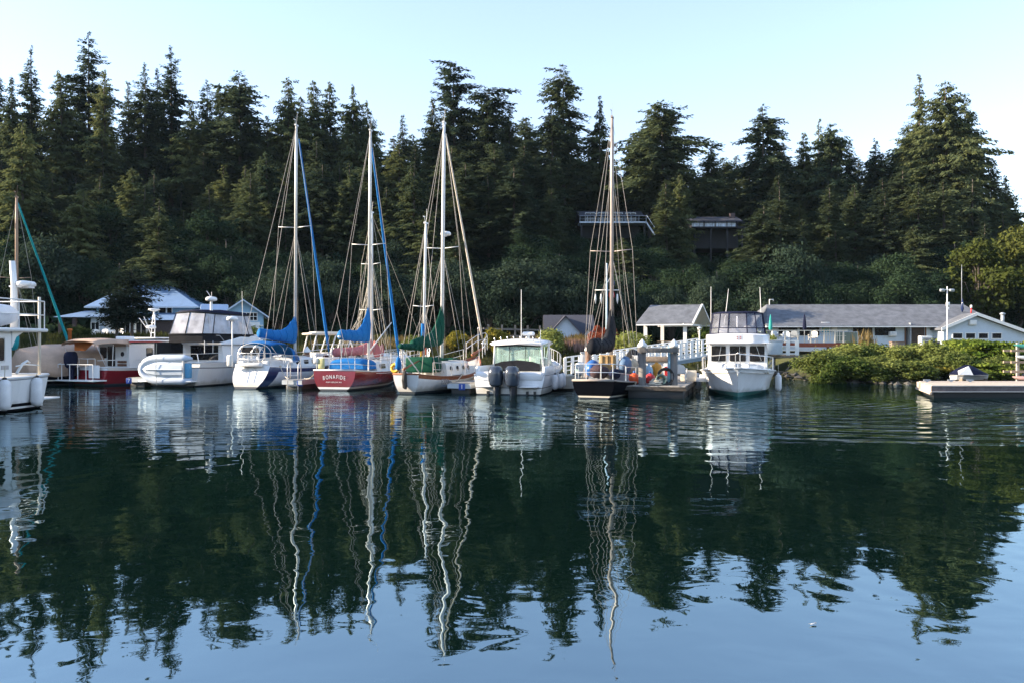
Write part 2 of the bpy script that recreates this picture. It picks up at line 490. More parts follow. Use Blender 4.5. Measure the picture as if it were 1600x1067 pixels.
# ------------------------------------------------------------------ water
def water_material():
    m = bpy.data.materials.new("harbour_water"); m.use_nodes = True
    N = m.node_tree.nodes; L = m.node_tree.links
    N.remove(N["Principled BSDF"]); out = N["Material Output"]
    g = N.new("ShaderNodeNewGeometry")
    sp = N.new("ShaderNodeSeparateXYZ"); L.new(g.outputs["Position"], sp.inputs[0])
    def math1(op, a, b=None, c=None):
        n = N.new("ShaderNodeMath"); n.operation = op
        for k, v in enumerate((a, b, c)):
            if v is None: continue
            if isinstance(v, (int, float)): n.inputs[k].default_value = v
            else: L.new(v, n.inputs[k])
        return n.outputs[0]
    def noise(scale, detail=2, rough=0.5, dist=0.0):
        mp = N.new("ShaderNodeMapping"); mp.inputs["Scale"].default_value = scale
        L.new(g.outputs["Position"], mp.inputs["Vector"])
        n = N.new("ShaderNodeTexNoise"); n.inputs["Scale"].default_value = 1; n.inputs["Detail"].default_value = detail
        n.inputs["Roughness"].default_value = rough; n.inputs["Distortion"].default_value = dist
        L.new(mp.outputs[0], n.inputs["Vector"])
        return n.outputs["Fac"]
    def step(v, a, b, t0=0.0, t1=1.0):
        n = N.new("ShaderNodeMapRange"); n.interpolation_type = "SMOOTHSTEP"
        n.inputs["From Min"].default_value = a; n.inputs["From Max"].default_value = b
        n.inputs["To Min"].default_value = t0; n.inputs["To Max"].default_value = t1
        L.new(v, n.inputs["Value"]); return n.outputs[0]
    X, Y = sp.outputs["X"], sp.outputs["Y"]
    # long slow swell, present everywhere
    h = math1("MULTIPLY", noise((0.55, 0.8, 1), 2, 0.45), 0.0095)
    h2 = math1("MULTIPLY", noise((1.9, 2.2, 1), 2, 0.5, 0.4), 0.0030)
    h = math1("ADD", h, h2)
    h = math1("ADD", h, math1("MULTIPLY", noise((1.5, 0.9, 1), 1, 0.4), 0.009))
    # short ripples in a band before the boats, broken into patches
    band = step(Y, 15.0, 22.0)
    patch = step(noise((0.10, 0.22, 1), 3, 0.6), 0.36, 0.62, 0.25, 1.0)
    amp = math1("MULTIPLY", band, patch)
    rip = noise((0.55, 3.4, 1), 2, 0.5, 0.3)
    h = math1("ADD", h, math1("MULTIPLY", math1("MULTIPLY", rip, amp), 0.020))
    # the wash of a boat that has passed: rings spreading from near the bow-on trawler
    def rings(cx, cy, wl, r0, r1, a):
        dx = math1("SUBTRACT", X, cx); dy = math1("SUBTRACT", Y, cy)
        r = math1("SQRT", math1("ADD", math1("MULTIPLY", dx, dx), math1("MULTIPLY", dy, dy)))
        w = math1("SINE", math1("MULTIPLY", math1("ADD", r, math1("MULTIPLY", noise((0.4, 0.4, 1), 2), 0.5)), 2 * pi / wl))
        env = math1("MULTIPLY", step(r, r0, r0 + 1.5), step(r, r1, r1 - 3.0))
        return math1("MULTIPLY", math1("MULTIPLY", w, env), a)
    h = math1("ADD", h, rings(11.5, 33.0, 0.62, 0.5, 13.0, 0.0042))
    h = math1("ADD", h, rings(14.0, 36.0, 1.3, 8.0, 19.5, 0.008))
    h = math1("ADD", h, rings(4.0, 8.2, 0.35, 0.2, 3.5, 0.0006))
    bp = N.new("ShaderNodeBump"); bp.inputs["Strength"].default_value = 1.0; bp.inputs["Distance"].default_value = 1.0
    L.new(h, bp.inputs["Height"])
    fr = N.new("ShaderNodeFresnel"); fr.inputs["IOR"].default_value = WATER_IOR
    L.new(bp.outputs[0], fr.inputs["Normal"])
    d = N.new("ShaderNodeBsdfDiffuse"); d.inputs[0].default_value = (0.0016, 0.0078, 0.0052, 1)
    gl = N.new("ShaderNodeBsdfGlossy"); gl.inputs["Roughness"].default_value = 0.012; gl.inputs[0].default_value = (0.72, 0.90, 1.0, 1)
    L.new(bp.outputs[0], gl.inputs["Normal"])
    mx = N.new("ShaderNodeMixShader")
    L.new(fr.outputs[0], mx.inputs[0]); L.new(d.outputs[0], mx.inputs[1]); L.new(gl.outputs[0], mx.inputs[2])
    L.new(mx.outputs[0], out.inputs["Surface"])
    return m
WATER_IOR = 4.0
wmb = MB(); wmb.quad((-900, -500, 0), (900, -500, 0), (900, 90, 0), (-900, 90, 0))
tag(wmb.build("water", water_material()), kind="structure")

# stones and wrack along the tide line of the right bank
def shore_rocks():
    rng = np.random.RandomState(77)
    base = np.array([(1, 0, 0), (-1, 0, 0), (0, 1, 0), (0, -1, 0), (0, 0, 1), (0, 0, -1)], dtype=float)
    tri = np.array([(0, 2, 4), (2, 1, 4), (1, 3, 4), (3, 0, 4), (2, 0, 5), (1, 2, 5), (3, 1, 5), (0, 3, 5)])
    V, F = [], []
    k = 0
    while k < 900:
        x = rng.uniform(-32, 44); y = rng.uniform(44, 60)
        z = gz(x, y)
        if not -0.12 < z < 0.42: continue
        s = 0.06 + 0.22 * rng.rand() ** 2.5
        v = base * (s * (0.7 + 0.6 * rng.rand(6, 1))) * np.array([1.3, 1.0, 0.65])
        a = rng.rand() * 6.28; c_, s_ = math.cos(a), math.sin(a)
        v = np.stack([v[:, 0] * c_ - v[:, 1] * s_, v[:, 0] * s_ + v[:, 1] * c_, v[:, 2]], 1) + rng.randn(6, 3) * s * .12 + np.array([x, y, z + s * .2])
        F.append(tri + 6 * k); V.append(v); k += 1
    me = np_mesh("shore_stones", np.concatenate(V), np.concatenate(F), mat("wet_shore_stone", (0.075, 0.07, 0.06), 0.7, var=0.5, scale=1.5))
    tag(obj_from("shore_stones", me), "grey stones strewn along the tide line", "stones", kind="stuff")
shore_rocks()
# ------------------------------------------------------------------ trees
K["bark"] = mat("conifer_bark", (0.085, 0.07, 0.06), 0.95, var=0.4, scale=3, streak=True)
K["palebark"] = mat("pale_alder_bark", (0.30, 0.29, 0.28), 0.9, var=0.35, scale=3)
K["fir"] = foliage_mat("fir_needles", (0.036, 0.059, 0.042), (0.119, 0.147, 0.070), 0.35, 0.38)
K["darkfir"] = foliage_mat("dark_yard_fir_needles", (0.014, 0.024, 0.020), (0.036, 0.052, 0.036), 0.5, 0.25)
K["cedar"] = foliage_mat("cedar_sprays", (0.048, 0.074, 0.045), (0.161, 0.179, 0.070), 0.35, 0.4)
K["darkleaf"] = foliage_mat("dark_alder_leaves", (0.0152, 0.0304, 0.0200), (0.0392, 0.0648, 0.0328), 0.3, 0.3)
K["willow"] = foliage_mat("grey_willow_leaves", (0.0221, 0.0391, 0.0281), (0.0485, 0.0706, 0.0467), 0.4, 0.3)
K["pine"] = foliage_mat("shore_pine_needles", (0.032, 0.046, 0.013), (0.095, 0.105, 0.028), 0.5, 0.25)
K["shrub"] = foliage_mat("glossy_shrub_leaves", (0.048, 0.078, 0.020), (0.30, 0.33, 0.095), 0.8, 0.35)
K["shrubgold"] = foliage_mat("yellowing_shrub_leaves", (0.12, 0.12, 0.02), (0.30, 0.24, 0.05), 0.8, 0.35)
K["juniper"] = foliage_mat("juniper_sprays", (0.0500, 0.0875, 0.0137), (0.2125, 0.2625, 0.0475), 0.9, 0.3)
K["drygrass"] = foliage_mat("dry_grass_blades", (0.085, 0.07, 0.025), (0.26, 0.19, 0.085), 0.35, 0.3)
K["greengrass"] = foliage_mat("green_grass_blades", (0.04, 0.048, 0.016), (0.085, 0.085, 0.03), 0.35, 0.3)
K["redleaf"] = foliage_mat("rust_red_leaves", (0.16, 0.04, 0.02), (0.32, 0.09, 0.05), 0.9, 0.3)
K["pinkflower"] = foliage_mat("pinkish_seed_heads", (0.22, 0.13, 0.11), (0.38, 0.26, 0.22), 0.9, 0.3)

def leaf_quads(P, A, B):
    """P centres (n,3), A / B half axes (n,3) -> verts (4n,3), faces"""
    n = len(P)
    V = np.empty((n, 4, 3))
    V[:, 0] = P - A * 1.0 - B * 0.35
    V[:, 1] = P + A * 0.15 - B
    V[:, 2] = P + A * 1.0 + B * 0.2
    V[:, 3] = P - A * 0.1 + B
    F = np.arange(4 * n).reshape(n, 4)
    return V.reshape(-1, 3), F

def trunk_mb(h, r0, r1, rng, lean=(0, 0), bend=0.15, n=8):
    mb = MB()
    k = 7
    pts, rs = [], []
    for i in range(k + 1):
        t = i / k
        pts.append((lean[0] * t * h + bend * sin(3 * t + rng.uniform(0, 1)) * t, lean[1] * t * h + bend * 0.6 * sin(2.2 * t) * t, t * h - 0.3 * (i == 0)))
        rs.append((r0 * (1 + 0.35 * (i == 0)) * (1 - t) + r1 * t))
    mb.path(pts, rs, n)
    return mb, pts

def conifer(h, rmax, seed, kind="fir", cb=0.12, droop=0.28, power=0.72, gaps=0.0, lean=(0, 0), spire=0.0, ragged=0.35, leaf=0.30, density=1.6, extra=(), one_side=0.0):
    """returns (crown mesh, trunk builder): whorls of drooping boughs, each a row of needle sprays"""
    rng = np.random.RandomState(seed)
    prng = random.Random(seed)
    tr, pts = trunk_mb(h * 0.985, max(0.13, 0.0125 * h + 0.05), 0.03, prng, lean)
    for f in range(int(4 + h * 0.3)):          # dead stubs and bare limbs under the crown
        z = h * (cb * 0.4 + rng.rand() * 0.6); a = rng.rand() * 6.28; l = rmax * 0.45 * rng.rand() * (1 - z / h) ** .7
        tr.tube((lean[0] * z, lean[1] * z, z), (lean[0] * z + l * cos(a), lean[1] * z + l * sin(a), z - l * 0.1), 0.045, 4, 0.012)
    P, A, B = [], [], []
    boughs = []
    z = h * cb
    sect = 0.75 + 0.5 * rng.rand(7)
    while z < h * 0.992:
        t = (z / h - cb) / (1 - cb)
        pr = (1 - t) ** power
        if spire > 0 and t > 1 - spire: pr *= 0.45 + 0.25 * (1 - t) / spire
        pr *= min(1.0, 0.35 + t * 5)
        pr *= 1 + 0.22 * sin(t * 17 + seed) * ragged * 2
        n = rng.randint(6, 9) if t < .85 else rng.randint(3, 5)
        for k in range(n):
            if rng.rand() < gaps: continue
            a = rng.rand() * 2 * pi
            L = rmax * pr * (1 + ragged * rng.randn() * 0.75) * sect[int(a / (2 * pi) * 7) % 7]
            L *= 1 + one_side * cos(a)
            L = max(0.18, min(L, rmax * 1.6))
            boughs.append((z + rng.randn() * 0.12, a, L, droop * (0.55 + 0.9 * rng.rand()) * (1 - 0.8 * max(0, t - .6) / .4), t))
        z += (0.36 + 0.30 * (1 - t)) * (h / 22) ** 0.5 / density
    for (zf, a, L, dr, _) in extra:
        boughs.append((h * zf, a, L, dr, zf))
        tr.path([(lean[0] * h * zf, lean[1] * h * zf, h * zf), (lean[0] * h * zf + L * .5 * cos(a), lean[1] * h * zf + L * .5 * sin(a), h * zf + L * (.11 - dr * .25)),
                 (lean[0] * h * zf + L * cos(a), lean[1] * h * zf + L * sin(a), h * zf + L * (.15 - dr))], [0.09, 0.05, 0.015], 5)
    for (z0, a, L, dr, t) in boughs:
        m = max(3, int(L / 0.145))
        s = (np.arange(m) + rng.rand(m)) / m
        s = 0.12 + 0.88 * s
        m2 = 3
        s = np.repeat(s, m2)
        q = len(s)
        aa = a + rng.randn(q) * 0.05
        r = L * s
        zz = z0 + L * (0.15 * s - dr * s * s + 0.10 * dr * s ** 4) + rng.randn(q) * (0.07 + 0.05 * L * (1 - s))
        side = rng.choice([-1, 1], q) * (0.35 + 0.75 * rng.rand(q))
        da = a + side
        ln = leaf * (0.55 + 0.7 * rng.rand(q)) * np.clip(0.45 + 0.35 * L * (1.15 - s), 0.45, 1.35)
        hang = -0.35 - 0.75 * rng.rand(q) if "fir" not in kind else 0.15 - 0.8 * rng.rand(q)
        d = np.stack([np.cos(da), np.sin(da), hang], 1); d /= np.linalg.norm(d, axis=1)[:, None]
        up = np.stack([rng.randn(q) * .35, rng.randn(q) * .35, np.ones(q)], 1)
        b = np.cross(d, up); b /= np.linalg.norm(b, axis=1)[:, None]
        c = np.stack([lean[0] * z0 + r * np.cos(aa), lean[1] * z0 + r * np.sin(aa), zz], 1) + d * ln[:, None] * 0.7
        P.append(c); A.append(d * ln[:, None]); B.append(b * (ln * (0.30 + 0.2 * rng.rand(q)))[:, None])
    P, A, B = np.concatenate(P), np.concatenate(A), np.concatenate(B)
    V, F = leaf_quads(P, A, B)
    return np_mesh("crown", V, F, K["cedar" if kind == "cedar" else kind]), tr

def broadleaf(h, r, seed, kind="darkleaf", cb=0.25, lobes=16, n=17000, leaf=0.135, flat=0.75, up=0.0, trunk=0.16, spread=1.0, bark="bark"):
    rng = np.random.RandomState(seed); prng = random.Random(seed)
    tr, _ = trunk_mb(h * 0.8, trunk * (h / 9) ** .7 + 0.03, 0.04, prng, bend=0.3)
    P, Nn = [], []
    cz, hz = h * (1 + cb) / 2, h * (1 - cb) / 2
    cent = []
    for i in range(lobes):
        for _ in range(40):
            u = rng.uniform(-1, 1, 3)
            if np.linalg.norm(u) < 1: break
        zz = u[2]
        w = math.sqrt(max(0.05, 1 - (max(zz, 0) ** 1.3) * 0.92))
        c = np.array([u[0] * r * 0.78 * w * spread, u[1] * r * 0.78 * w * spread, cz + zz * hz * 0.78])
        rad = r * rng.uniform(0.20, 0.42)
        cent.append((c, rad))
        tr.path([(0, 0, h * cb * 0.8 + 0.1 * i / lobes * h), tuple(c * np.array([.5, .5, 1]) - np.array([0, 0, rad * .6])), tuple(c)], [0.07 * (h / 9) ** .5, 0.045, 0.012], 5)
    tot = sum(rd ** 2 for _, rd in cent)
    for c, rd in cent:
        k = int(n * rd ** 2 / tot)
        d = rng.randn(k, 3); d /= np.linalg.norm(d, axis=1)[:, None]
        rr = rd * (0.35 + 0.7 * rng.rand(k) ** 0.7) * (1 + 0.22 * rng.randn(k))
        p = c + d * rr[:, None] * np.array([1, 1, flat])
        P.append(p); Nn.append(d)
    P = np.concatenate(P); Nn = np.concatenate(Nn); q = len(P)
    keep = P[:, 2] > 0.05
    P, Nn = P[keep], Nn[keep]; q = len(P)
    nn = Nn + rng.randn(q, 3) * 0.8 + np.array([0, 0, 0.35]); nn /= np.linalg.norm(nn, axis=1)[:, None]
    t = rng.randn(q, 3) + np.array([0, 0, up]); a = np.cross(nn, t); a /= np.linalg.norm(a, axis=1)[:, None]
    b = np.cross(nn, a)
    if up > 0: a, b = b, a
    ln = leaf * (0.6 + 0.8 * rng.rand(q))
    V, F = leaf_quads(P, a * ln[:, None], b * (ln * 0.55)[:, None])
    return np_mesh("crown", V, F, K[kind]), tr

def tree_obj(name, crown_me, tr, bark="bark"):
    root = thing(name, None, "tree")
    tr.build("trunk", K[bark], root)
    obj_from("crown", crown_me, root)
    return root

LAND = [(-999, 62, "behind the teal-furled mast"), (62, 175, "behind the hip-roofed house"), (175, 320, "behind the dinghy-carrying motor yacht"),
        (320, 432, "behind the small gabled blue house"), (432, 520, "behind the blue sailboat's mast"), (520, 640, "behind the red sailboat's mast"),
        (640, 740, "behind the green-covered ketch"), (740, 850, "behind the trellis fence"), (850, 925, "behind the dark-roofed cottage"),
        (925, 1000, "behind the black sailboat's mast"), (1000, 1105, "behind the open pavilion"), (1105, 1215, "behind the bow-on trawler"),
        (1215, 1330, "behind the deck umbrellas"), (1330, 1440, "behind the long grey roof"), (1440, 1530, "behind the lamp pole"), (1530, 9999, "at the right edge")]
ORD = ["leftmost", "second from left", "third from left", "fourth from left", "fifth from left", "sixth from left", "seventh from left", "eighth from left"]
CNT = ["", "one", "two", "three", "four", "five", "six", "seven", "eight", "nine", "ten"]
TREES = []          # (object, px, noun, where)
def land_of(px):
    for a, b, s in LAND:
        if a <= px < b: return s
def register(o, px, noun, where, group):
    o["group"] = group
    TREES.append((o, px, noun, where))
def label_trees():
    byk = {}
    for o, px, noun, where in TREES: byk.setdefault((noun, where, land_of(px)), []).append((px, o))
    for (noun, where, lm), L in byk.items():
        L.sort(key=lambda e: e[0])
        for i, (px, o) in enumerate(L):
            if len(L) == 1: o["label"] = f"{noun} {where} {lm}"
            else: o["label"] = f"{ORD[min(i, 7)] if i < len(L) - 1 else 'rightmost'} {noun} {where} {lm}"
            if len(o["label"].split()) > 16: o["label"] = o["label"].replace("dark ", "").replace("second from left", "second").replace("third from left", "third").replace("fourth from left", "fourth")

# the skyline: px, top y, half width px, distance, kind, options
SKY = [
 (-42, 95, 40, 100, "fir", {}), (-8, 100, 34, 108, "fir", {}), (48, 70, 44, 110, "fir", dict(gaps=.25, spire=.3, power=.75)), (18, 118, 30, 104, "cedar", {}),
 (95, 112, 34, 106, "cedar", dict(power=.5)), (138, 49, 42, 112, "fir", dict(gaps=.22, power=.75, ragged=.5, cb=.3)), (163, 108, 28, 103, "cedar", dict(power=.6)),
 (200, 128, 24, 108, "fir", {}), (226, 97, 36, 107, "fir", dict(power=.7)), (246, 105, 26, 112, "fir", {}), (267, 70, 36, 110, "fir", dict(cb=.3, gaps=.1)),
 (298, 160, 30, 104, "cedar", dict(cb=.42)), (323, 124, 28, 110, "fir", dict(cb=.3)), (342, 128, 22, 113, "cedar", {}), (374, 110, 46, 106, "fir", dict(cb=.42, power=.55, ragged=.45, gaps=.1)),
 (418, 180, 36, 104, "fir", {}), (450, 121, 44, 105, "cedar", dict(power=.6)), (490, 124, 34, 108, "cedar", dict(gaps=.05, power=.62)), (515, 126, 36, 110, "cedar", dict(gaps=.05, power=.65)),
 (470, 150, 30, 112, "cedar", {}), (552, 131, 38, 106, "cedar", dict(spire=.15, gaps=.05, power=.65)), (574, 154, 32, 109, "cedar", dict(gaps=.15)), (629, 178, 22, 116, "fir", {}),
 (676, 152, 32, 108, "cedar", dict(power=.7)), (711, 95, 40, 108, "fir", dict(gaps=.2, power=.5, ragged=.6, lean=(-.012, 0), extra=[(.985, pi, 3.0, .05, 0), (.955, .2, 2.4, .2, 0), (.9, 3.4, 2.6, .3, 0), (.84, .1, 3.2, .35, 0)])),
 (762, 138, 44, 105, "fir", dict(power=.42, ragged=.5, gaps=.1, extra=[(.985, .1, 4.4, .18, 0), (.95, 3.0, 3.2, .3, 0), (.965, .4, 3.0, .15, 0), (.90, .1, 3.6, .3, 0)])),
 (795, 164, 30, 108, "fir", dict(power=.6)), (880, 97, 38, 107, "fir", dict(cb=.36, gaps=.12, power=.62, ragged=.55, extra=[(.95, 3.1, 2.6, -.05, 0), (.72, .05, 3.4, .5, 0), (.66, 3.2, 3.4, .35, 0)])),
 (862, 160, 40, 104, "fir", dict(cb=.36, gaps=.1)), (937, 150, 30, 107, "cedar", dict(cb=.36, spire=.42, power=.6)), (1034, 160, 58, 104, "fir", dict(cb=.36, power=.52, ragged=.45, extra=[(.55, 0, 4.6, .15, 0), (.66, 3.1, 4.3, -.02, 0)])),
 (1015, 172, 34, 110, "cedar", dict(cb=.36, gaps=.25)), (985, 224, 22, 108, "fir", dict(cb=.36)), (1111, 228, 28, 108, "fir", dict(cb=.36)), (1192, 163, 42, 106, "fir", dict(cb=.36, gaps=.25, power=.6, ragged=.5)),
 (1222, 222, 26, 109, "fir", dict(gaps=.15)), (1256, 205, 26, 108, "cedar", {}), (1280, 186, 24, 112, "cedar", dict(gaps=.35)), (1299, 191, 44, 105, "cedar", dict(power=.6, gaps=.1)),
 (1328, 222, 26, 107, "fir", {}), (1368, 218, 40, 106, "fir", dict(gaps=.15)), (1400, 262, 34, 104, "cedar", {}), (1437, 116, 38, 107, "cedar", dict(spire=.42, power=.6, gaps=.05)),
 (1478, 127, 62, 103, "cedar", dict(power=.62, ragged=.4, cb=.15)), (1508, 158, 50, 105, "cedar", dict(power=.65)), (1549, 246, 34, 103, "fir", dict(gaps=.1)), (1571, 274, 26, 106, "cedar", {}),
 (1585, 328, 30, 100, "fir", {}), (1420, 190, 44, 109, "fir", {}),
]
for i, (px, ty, hw, D, kind, op) in enumerate(SKY):
    X = (px - CX) / FOC * D
    zt = EYE - (ty - HY) / FOC * D
    g = gz(X, D)
    cr, tr = conifer(zt - g, hw / FOC * D * 1.3, 100 + i, kind, **op)
    big = ty < 135
    t = tree_obj("conifer", cr, tr)
    t.location = (X, D, g)
    noun = ("tall " if big else "") + ("feathery yellow-green cedar" if kind == "cedar" else "dark ragged fir")
    register(t, px, noun, "on the skyline", "conifers along the hilltop skyline")

# conifers and leafy trees down the slope: a few meshes, many copies
CON = []
for s, (h, r, kd, op) in enumerate([(17, 3.3, "fir", {}), (18, 3.3, "cedar", dict(power=.6)), (16, 3.0, "fir", dict(gaps=.15, ragged=.5)), (19, 3.2, "cedar", dict(gaps=.1)), (15, 2.6, "fir", dict(power=.6)), (17, 3.6, "fir", dict(cb=.3, power=.6))]):
    cr, tr = conifer(h, r, 300 + s, kd, **op)
    CON.append((tree_obj("conifer", cr, tr), h, r, kd))
LEAFY = []
for s, (h, r, kd, op) in enumerate([(11, 4.4, "darkleaf", dict(cb=.1, lobes=22)), (12, 4.2, "darkleaf", dict(lobes=26, cb=.1, n=20000)), (9, 4.0, "willow", dict(up=1.2, cb=.08)), (10, 4.6, "darkleaf", dict(lobes=28, n=20000, cb=.08)), (8, 4.2, "willow", dict(up=1.4, cb=.05, lobes=20))]):
    cr, tr = broadleaf(h, r, 400 + s, kd, **op)
    LEAFY.append((tree_obj("leafy_tree", cr, tr), h, r, kd))
used = set()
def put(pool, k, px, ty, D, noun, where, group, wide=1.0, seed=0):
    proto, h, r, kd = pool[k % len(pool)]
    o = proto if id(proto) not in used else copy_tree(proto)
    used.add(id(proto))
    X = (px - CX) / FOC * D
    zt = EYE - (ty - HY) / FOC * D
    g = gz(X, D) - 0.15
    sc = (zt - g) / h
    o.location = (X, D, g); o.rotation_euler = (0, 0, (seed * 2.4) % 6.28)
    w = sc ** 0.6 * wide
    o.scale = (w, w, sc)
    register(o, px, noun, where, group)
    return o
rg = random.Random(5)
def house_cap(px, ty, D):
    # leave the two hillside houses in sight
    for a, b, y in ((880, 1012, 366), (1066, 1172, 392)):
        if a - 18 < px < b + 18 and D < 113: return max(ty, y + rg.uniform(0, 14))
    return ty
idx = 0
for D, lo, hi, stepx, where in ((124, 178, 238, 30, "behind the skyline trees"), (117, 190, 255, 34, "just under the skyline"), (100, 205, 290, 40, "high on the slope"), (94, 250, 330, 46, "halfway up the slope")):
    px = -120 + rg.uniform(0, 20)
    while px < 1600:
        ty = rg.uniform(lo, hi)
        if px > 1520: ty = max(ty, 330)
        if 820 < px < 1440: ty += 30 if D == 94 else 38
        if px > 1460 and D > 113: ty += 70
        ty2 = house_cap(px, ty, D)
        if ty2 == ty or D > 113:
            put(CON, idx * 5 + int(px) % 3, px, ty2, D + rg.uniform(-2.5, 2.5), "dark narrow conifer", where, "conifers on the wooded slope", 1.45 if D > 113 else 1.3, idx)
        elif D == 100: put(LEAFY, idx, px, ty2 + 4, D, "dark bushy tree", where, "leafy trees on the wooded slope", 0.8, idx)
        idx += 1
        px += stepx * rg.uniform(.75, 1.25)
# named trees that stand out on the slope
put(CON, 1, 36, 190, 86, "tall sunlit cedar", "standing forward of the wood", "conifers on the wooded slope", 1.15, 1)
put(CON, 3, 646, 252, 90, "broad dense cedar", "standing forward of the wood", "conifers on the wooded slope", 1.3, 2)
put(CON, 1, 1062, 272, 96, "slim cedar between the hillside houses", "standing", "conifers on the wooded slope", 1.0, 3)
put(LEAFY, 1, 353, 338, 84, "yellow-topped alder", "on the lower slope", "leafy trees on the wooded slope", 0.9, 4)
for D, base, sp, stepx, where in ((88, 318, 34, 56, "on the lower slope"), (82, 362, 30, 54, "at the foot of the slope")):
    px = -110 + rg.uniform(0, 20)
    while px < 1560:
        b = base + (0 if px < 430 else 52 if px < 1500 else 60)
        if D == 82 and px < 430: b = base - 6
        ty = house_cap(px, b + rg.uniform(-sp, sp), D)
        if (D == 88 and rg.random() < .45) or (D == 82 and rg.random() < .15):
            put(CON, idx * 5 + int(px) % 3, px, house_cap(px, ty - 26, D), D + rg.uniform(-2, 2), "dark young conifer", where, "conifers on the wooded slope", 1.25, idx)
        else: put(LEAFY, (0, 1, 3, 0, 1, 3, 4)[idx % 7], px, ty, D + rg.uniform(-2, 2), "dark leafy tree", where, "leafy trees on the wooded slope", rg.uniform(.85, 1.15), idx)
        idx += 1
        px += stepx * rg.uniform(.8, 1.2)
for px, ty, D, k, w in ((905, 362, 94, 3, .7), (938, 360, 94, 0, .75), (972, 362, 94, 1, .75), (1004, 358, 94, 3, .7), (1092, 386, 92, 1, .6), (1122, 392, 92, 0, .6), (1150, 388, 92, 3, .6), (815, 402, 76, 2, 1.3), (700, 408, 77, 4, 1.1), (765, 432, 75, 4, .9), (1108, 430, 72, 2, .8), (605, 420, 78, 4, 1.1), (520, 405, 78, 2, 1.1), (438, 420, 77, 4, 1.0), (900, 430, 76, 4, 1.0), (975, 425, 77, 2, 1.0), (1050, 452, 76, 4, .9), (1195, 430, 78, 2, 1.0), (1260, 425, 79, 3, .9), (1330, 422, 79, 0, .9), (1400, 418, 79, 3, .9), (1455, 410, 80, 0, .9)):
    put(LEAFY, k, px, ty, D, "grey-green willow" if k in (2, 4) else ("dark low alder" if D < 90 else "small leafy tree"), "at the edge of the wood" if D < 90 else "under the hillside houses", "willows along the edge of the wood", w, idx); idx += 1
# the big pine with sunlit needles behind the right end of the marina building, and its neighbour
for px, ty, D, r, h, sd in ((1530, 346, 80, 3.9, None, 901), (1592, 334, 83, 4.0, None, 902), (1478, 452, 79, 1.7, None, 903), (1632, 350, 80, 3.6, None, 904)):
    X = (px - CX) / FOC * D; g = gz(X, D); hh = EYE - (ty - HY) / FOC * D - g
    cr, tr = broadleaf(hh, r, sd, "pine", cb=.12, lobes=34 if r > 2 else 12, n=12000 if r > 2 else 3000, leaf=.2, flat=.7)
    t = tree_obj("pine_tree", cr, tr); t.location = (X, D, g)
    register(t, px, "sunlit olive shore pine" if r > 2 else "small sunlit pine", "behind the long marina building", "shore pines by the marina building")
# the dark spreading conifer in front of the hip-roofed house
for px, ty, D, r, sd in ((206, 420, 66, 1.95, 911), (182, 458, 65, 1.3, 912)):
    X = (px - CX) / FOC * D; g = gz(X, D); hh = EYE - (ty - HY) / FOC * D - g
    cr, tr = conifer(hh, r, sd, "darkfir", cb=.26, power=.38, droop=.12, ragged=.35, leaf=.26, density=2.0)
    t = tree_obj("conifer", cr, tr); t.location = (X, D, g)
    register(t, px, "low dark spreading conifer" if sd == 911 else "smaller dark conifer", "in front of the hip-roofed house", "yard conifers by the house")
# the wooded point just off the left of the view, which keeps the sun off the nearer boats
for i in range(15):
    x = -54 - (i % 3) * 5 - rg.uniform(0, 3); y = 8 + i * 4.2 + rg.uniform(-2, 2)
    if hypot(x, y) < 1: continue
    proto, h, r, kd = CON[i % len(CON)]
    o = copy_tree(proto)
    g = gz(x, y); hh = rg.uniform(11, 15)
    o.location = (x, y, g - 0.2); o.scale = (1.0, 1.0, hh / h); o.rotation_euler = (0, 0, i)
    o["group"] = "conifers on the wooded point"; o["label"] = "conifer on the wooded point outside the left of the picture"
for i in range(7):
    x = -76 - i * 4.5; y = 84 + (i * 37) % 30
    proto, h, r, kd = CON[i % len(CON)]
    o = copy_tree(proto); g = gz(x, y); hh = 20
    o.location = (x, y, g - .2); o.scale = (1.3, 1.3, hh / h); o.rotation_euler = (0, 0, i * 2)
    o["group"] = "conifers on the wooded point"; o["label"] = "conifer on the wooded point outside the left of the picture"
label_trees(); TREES.clear()

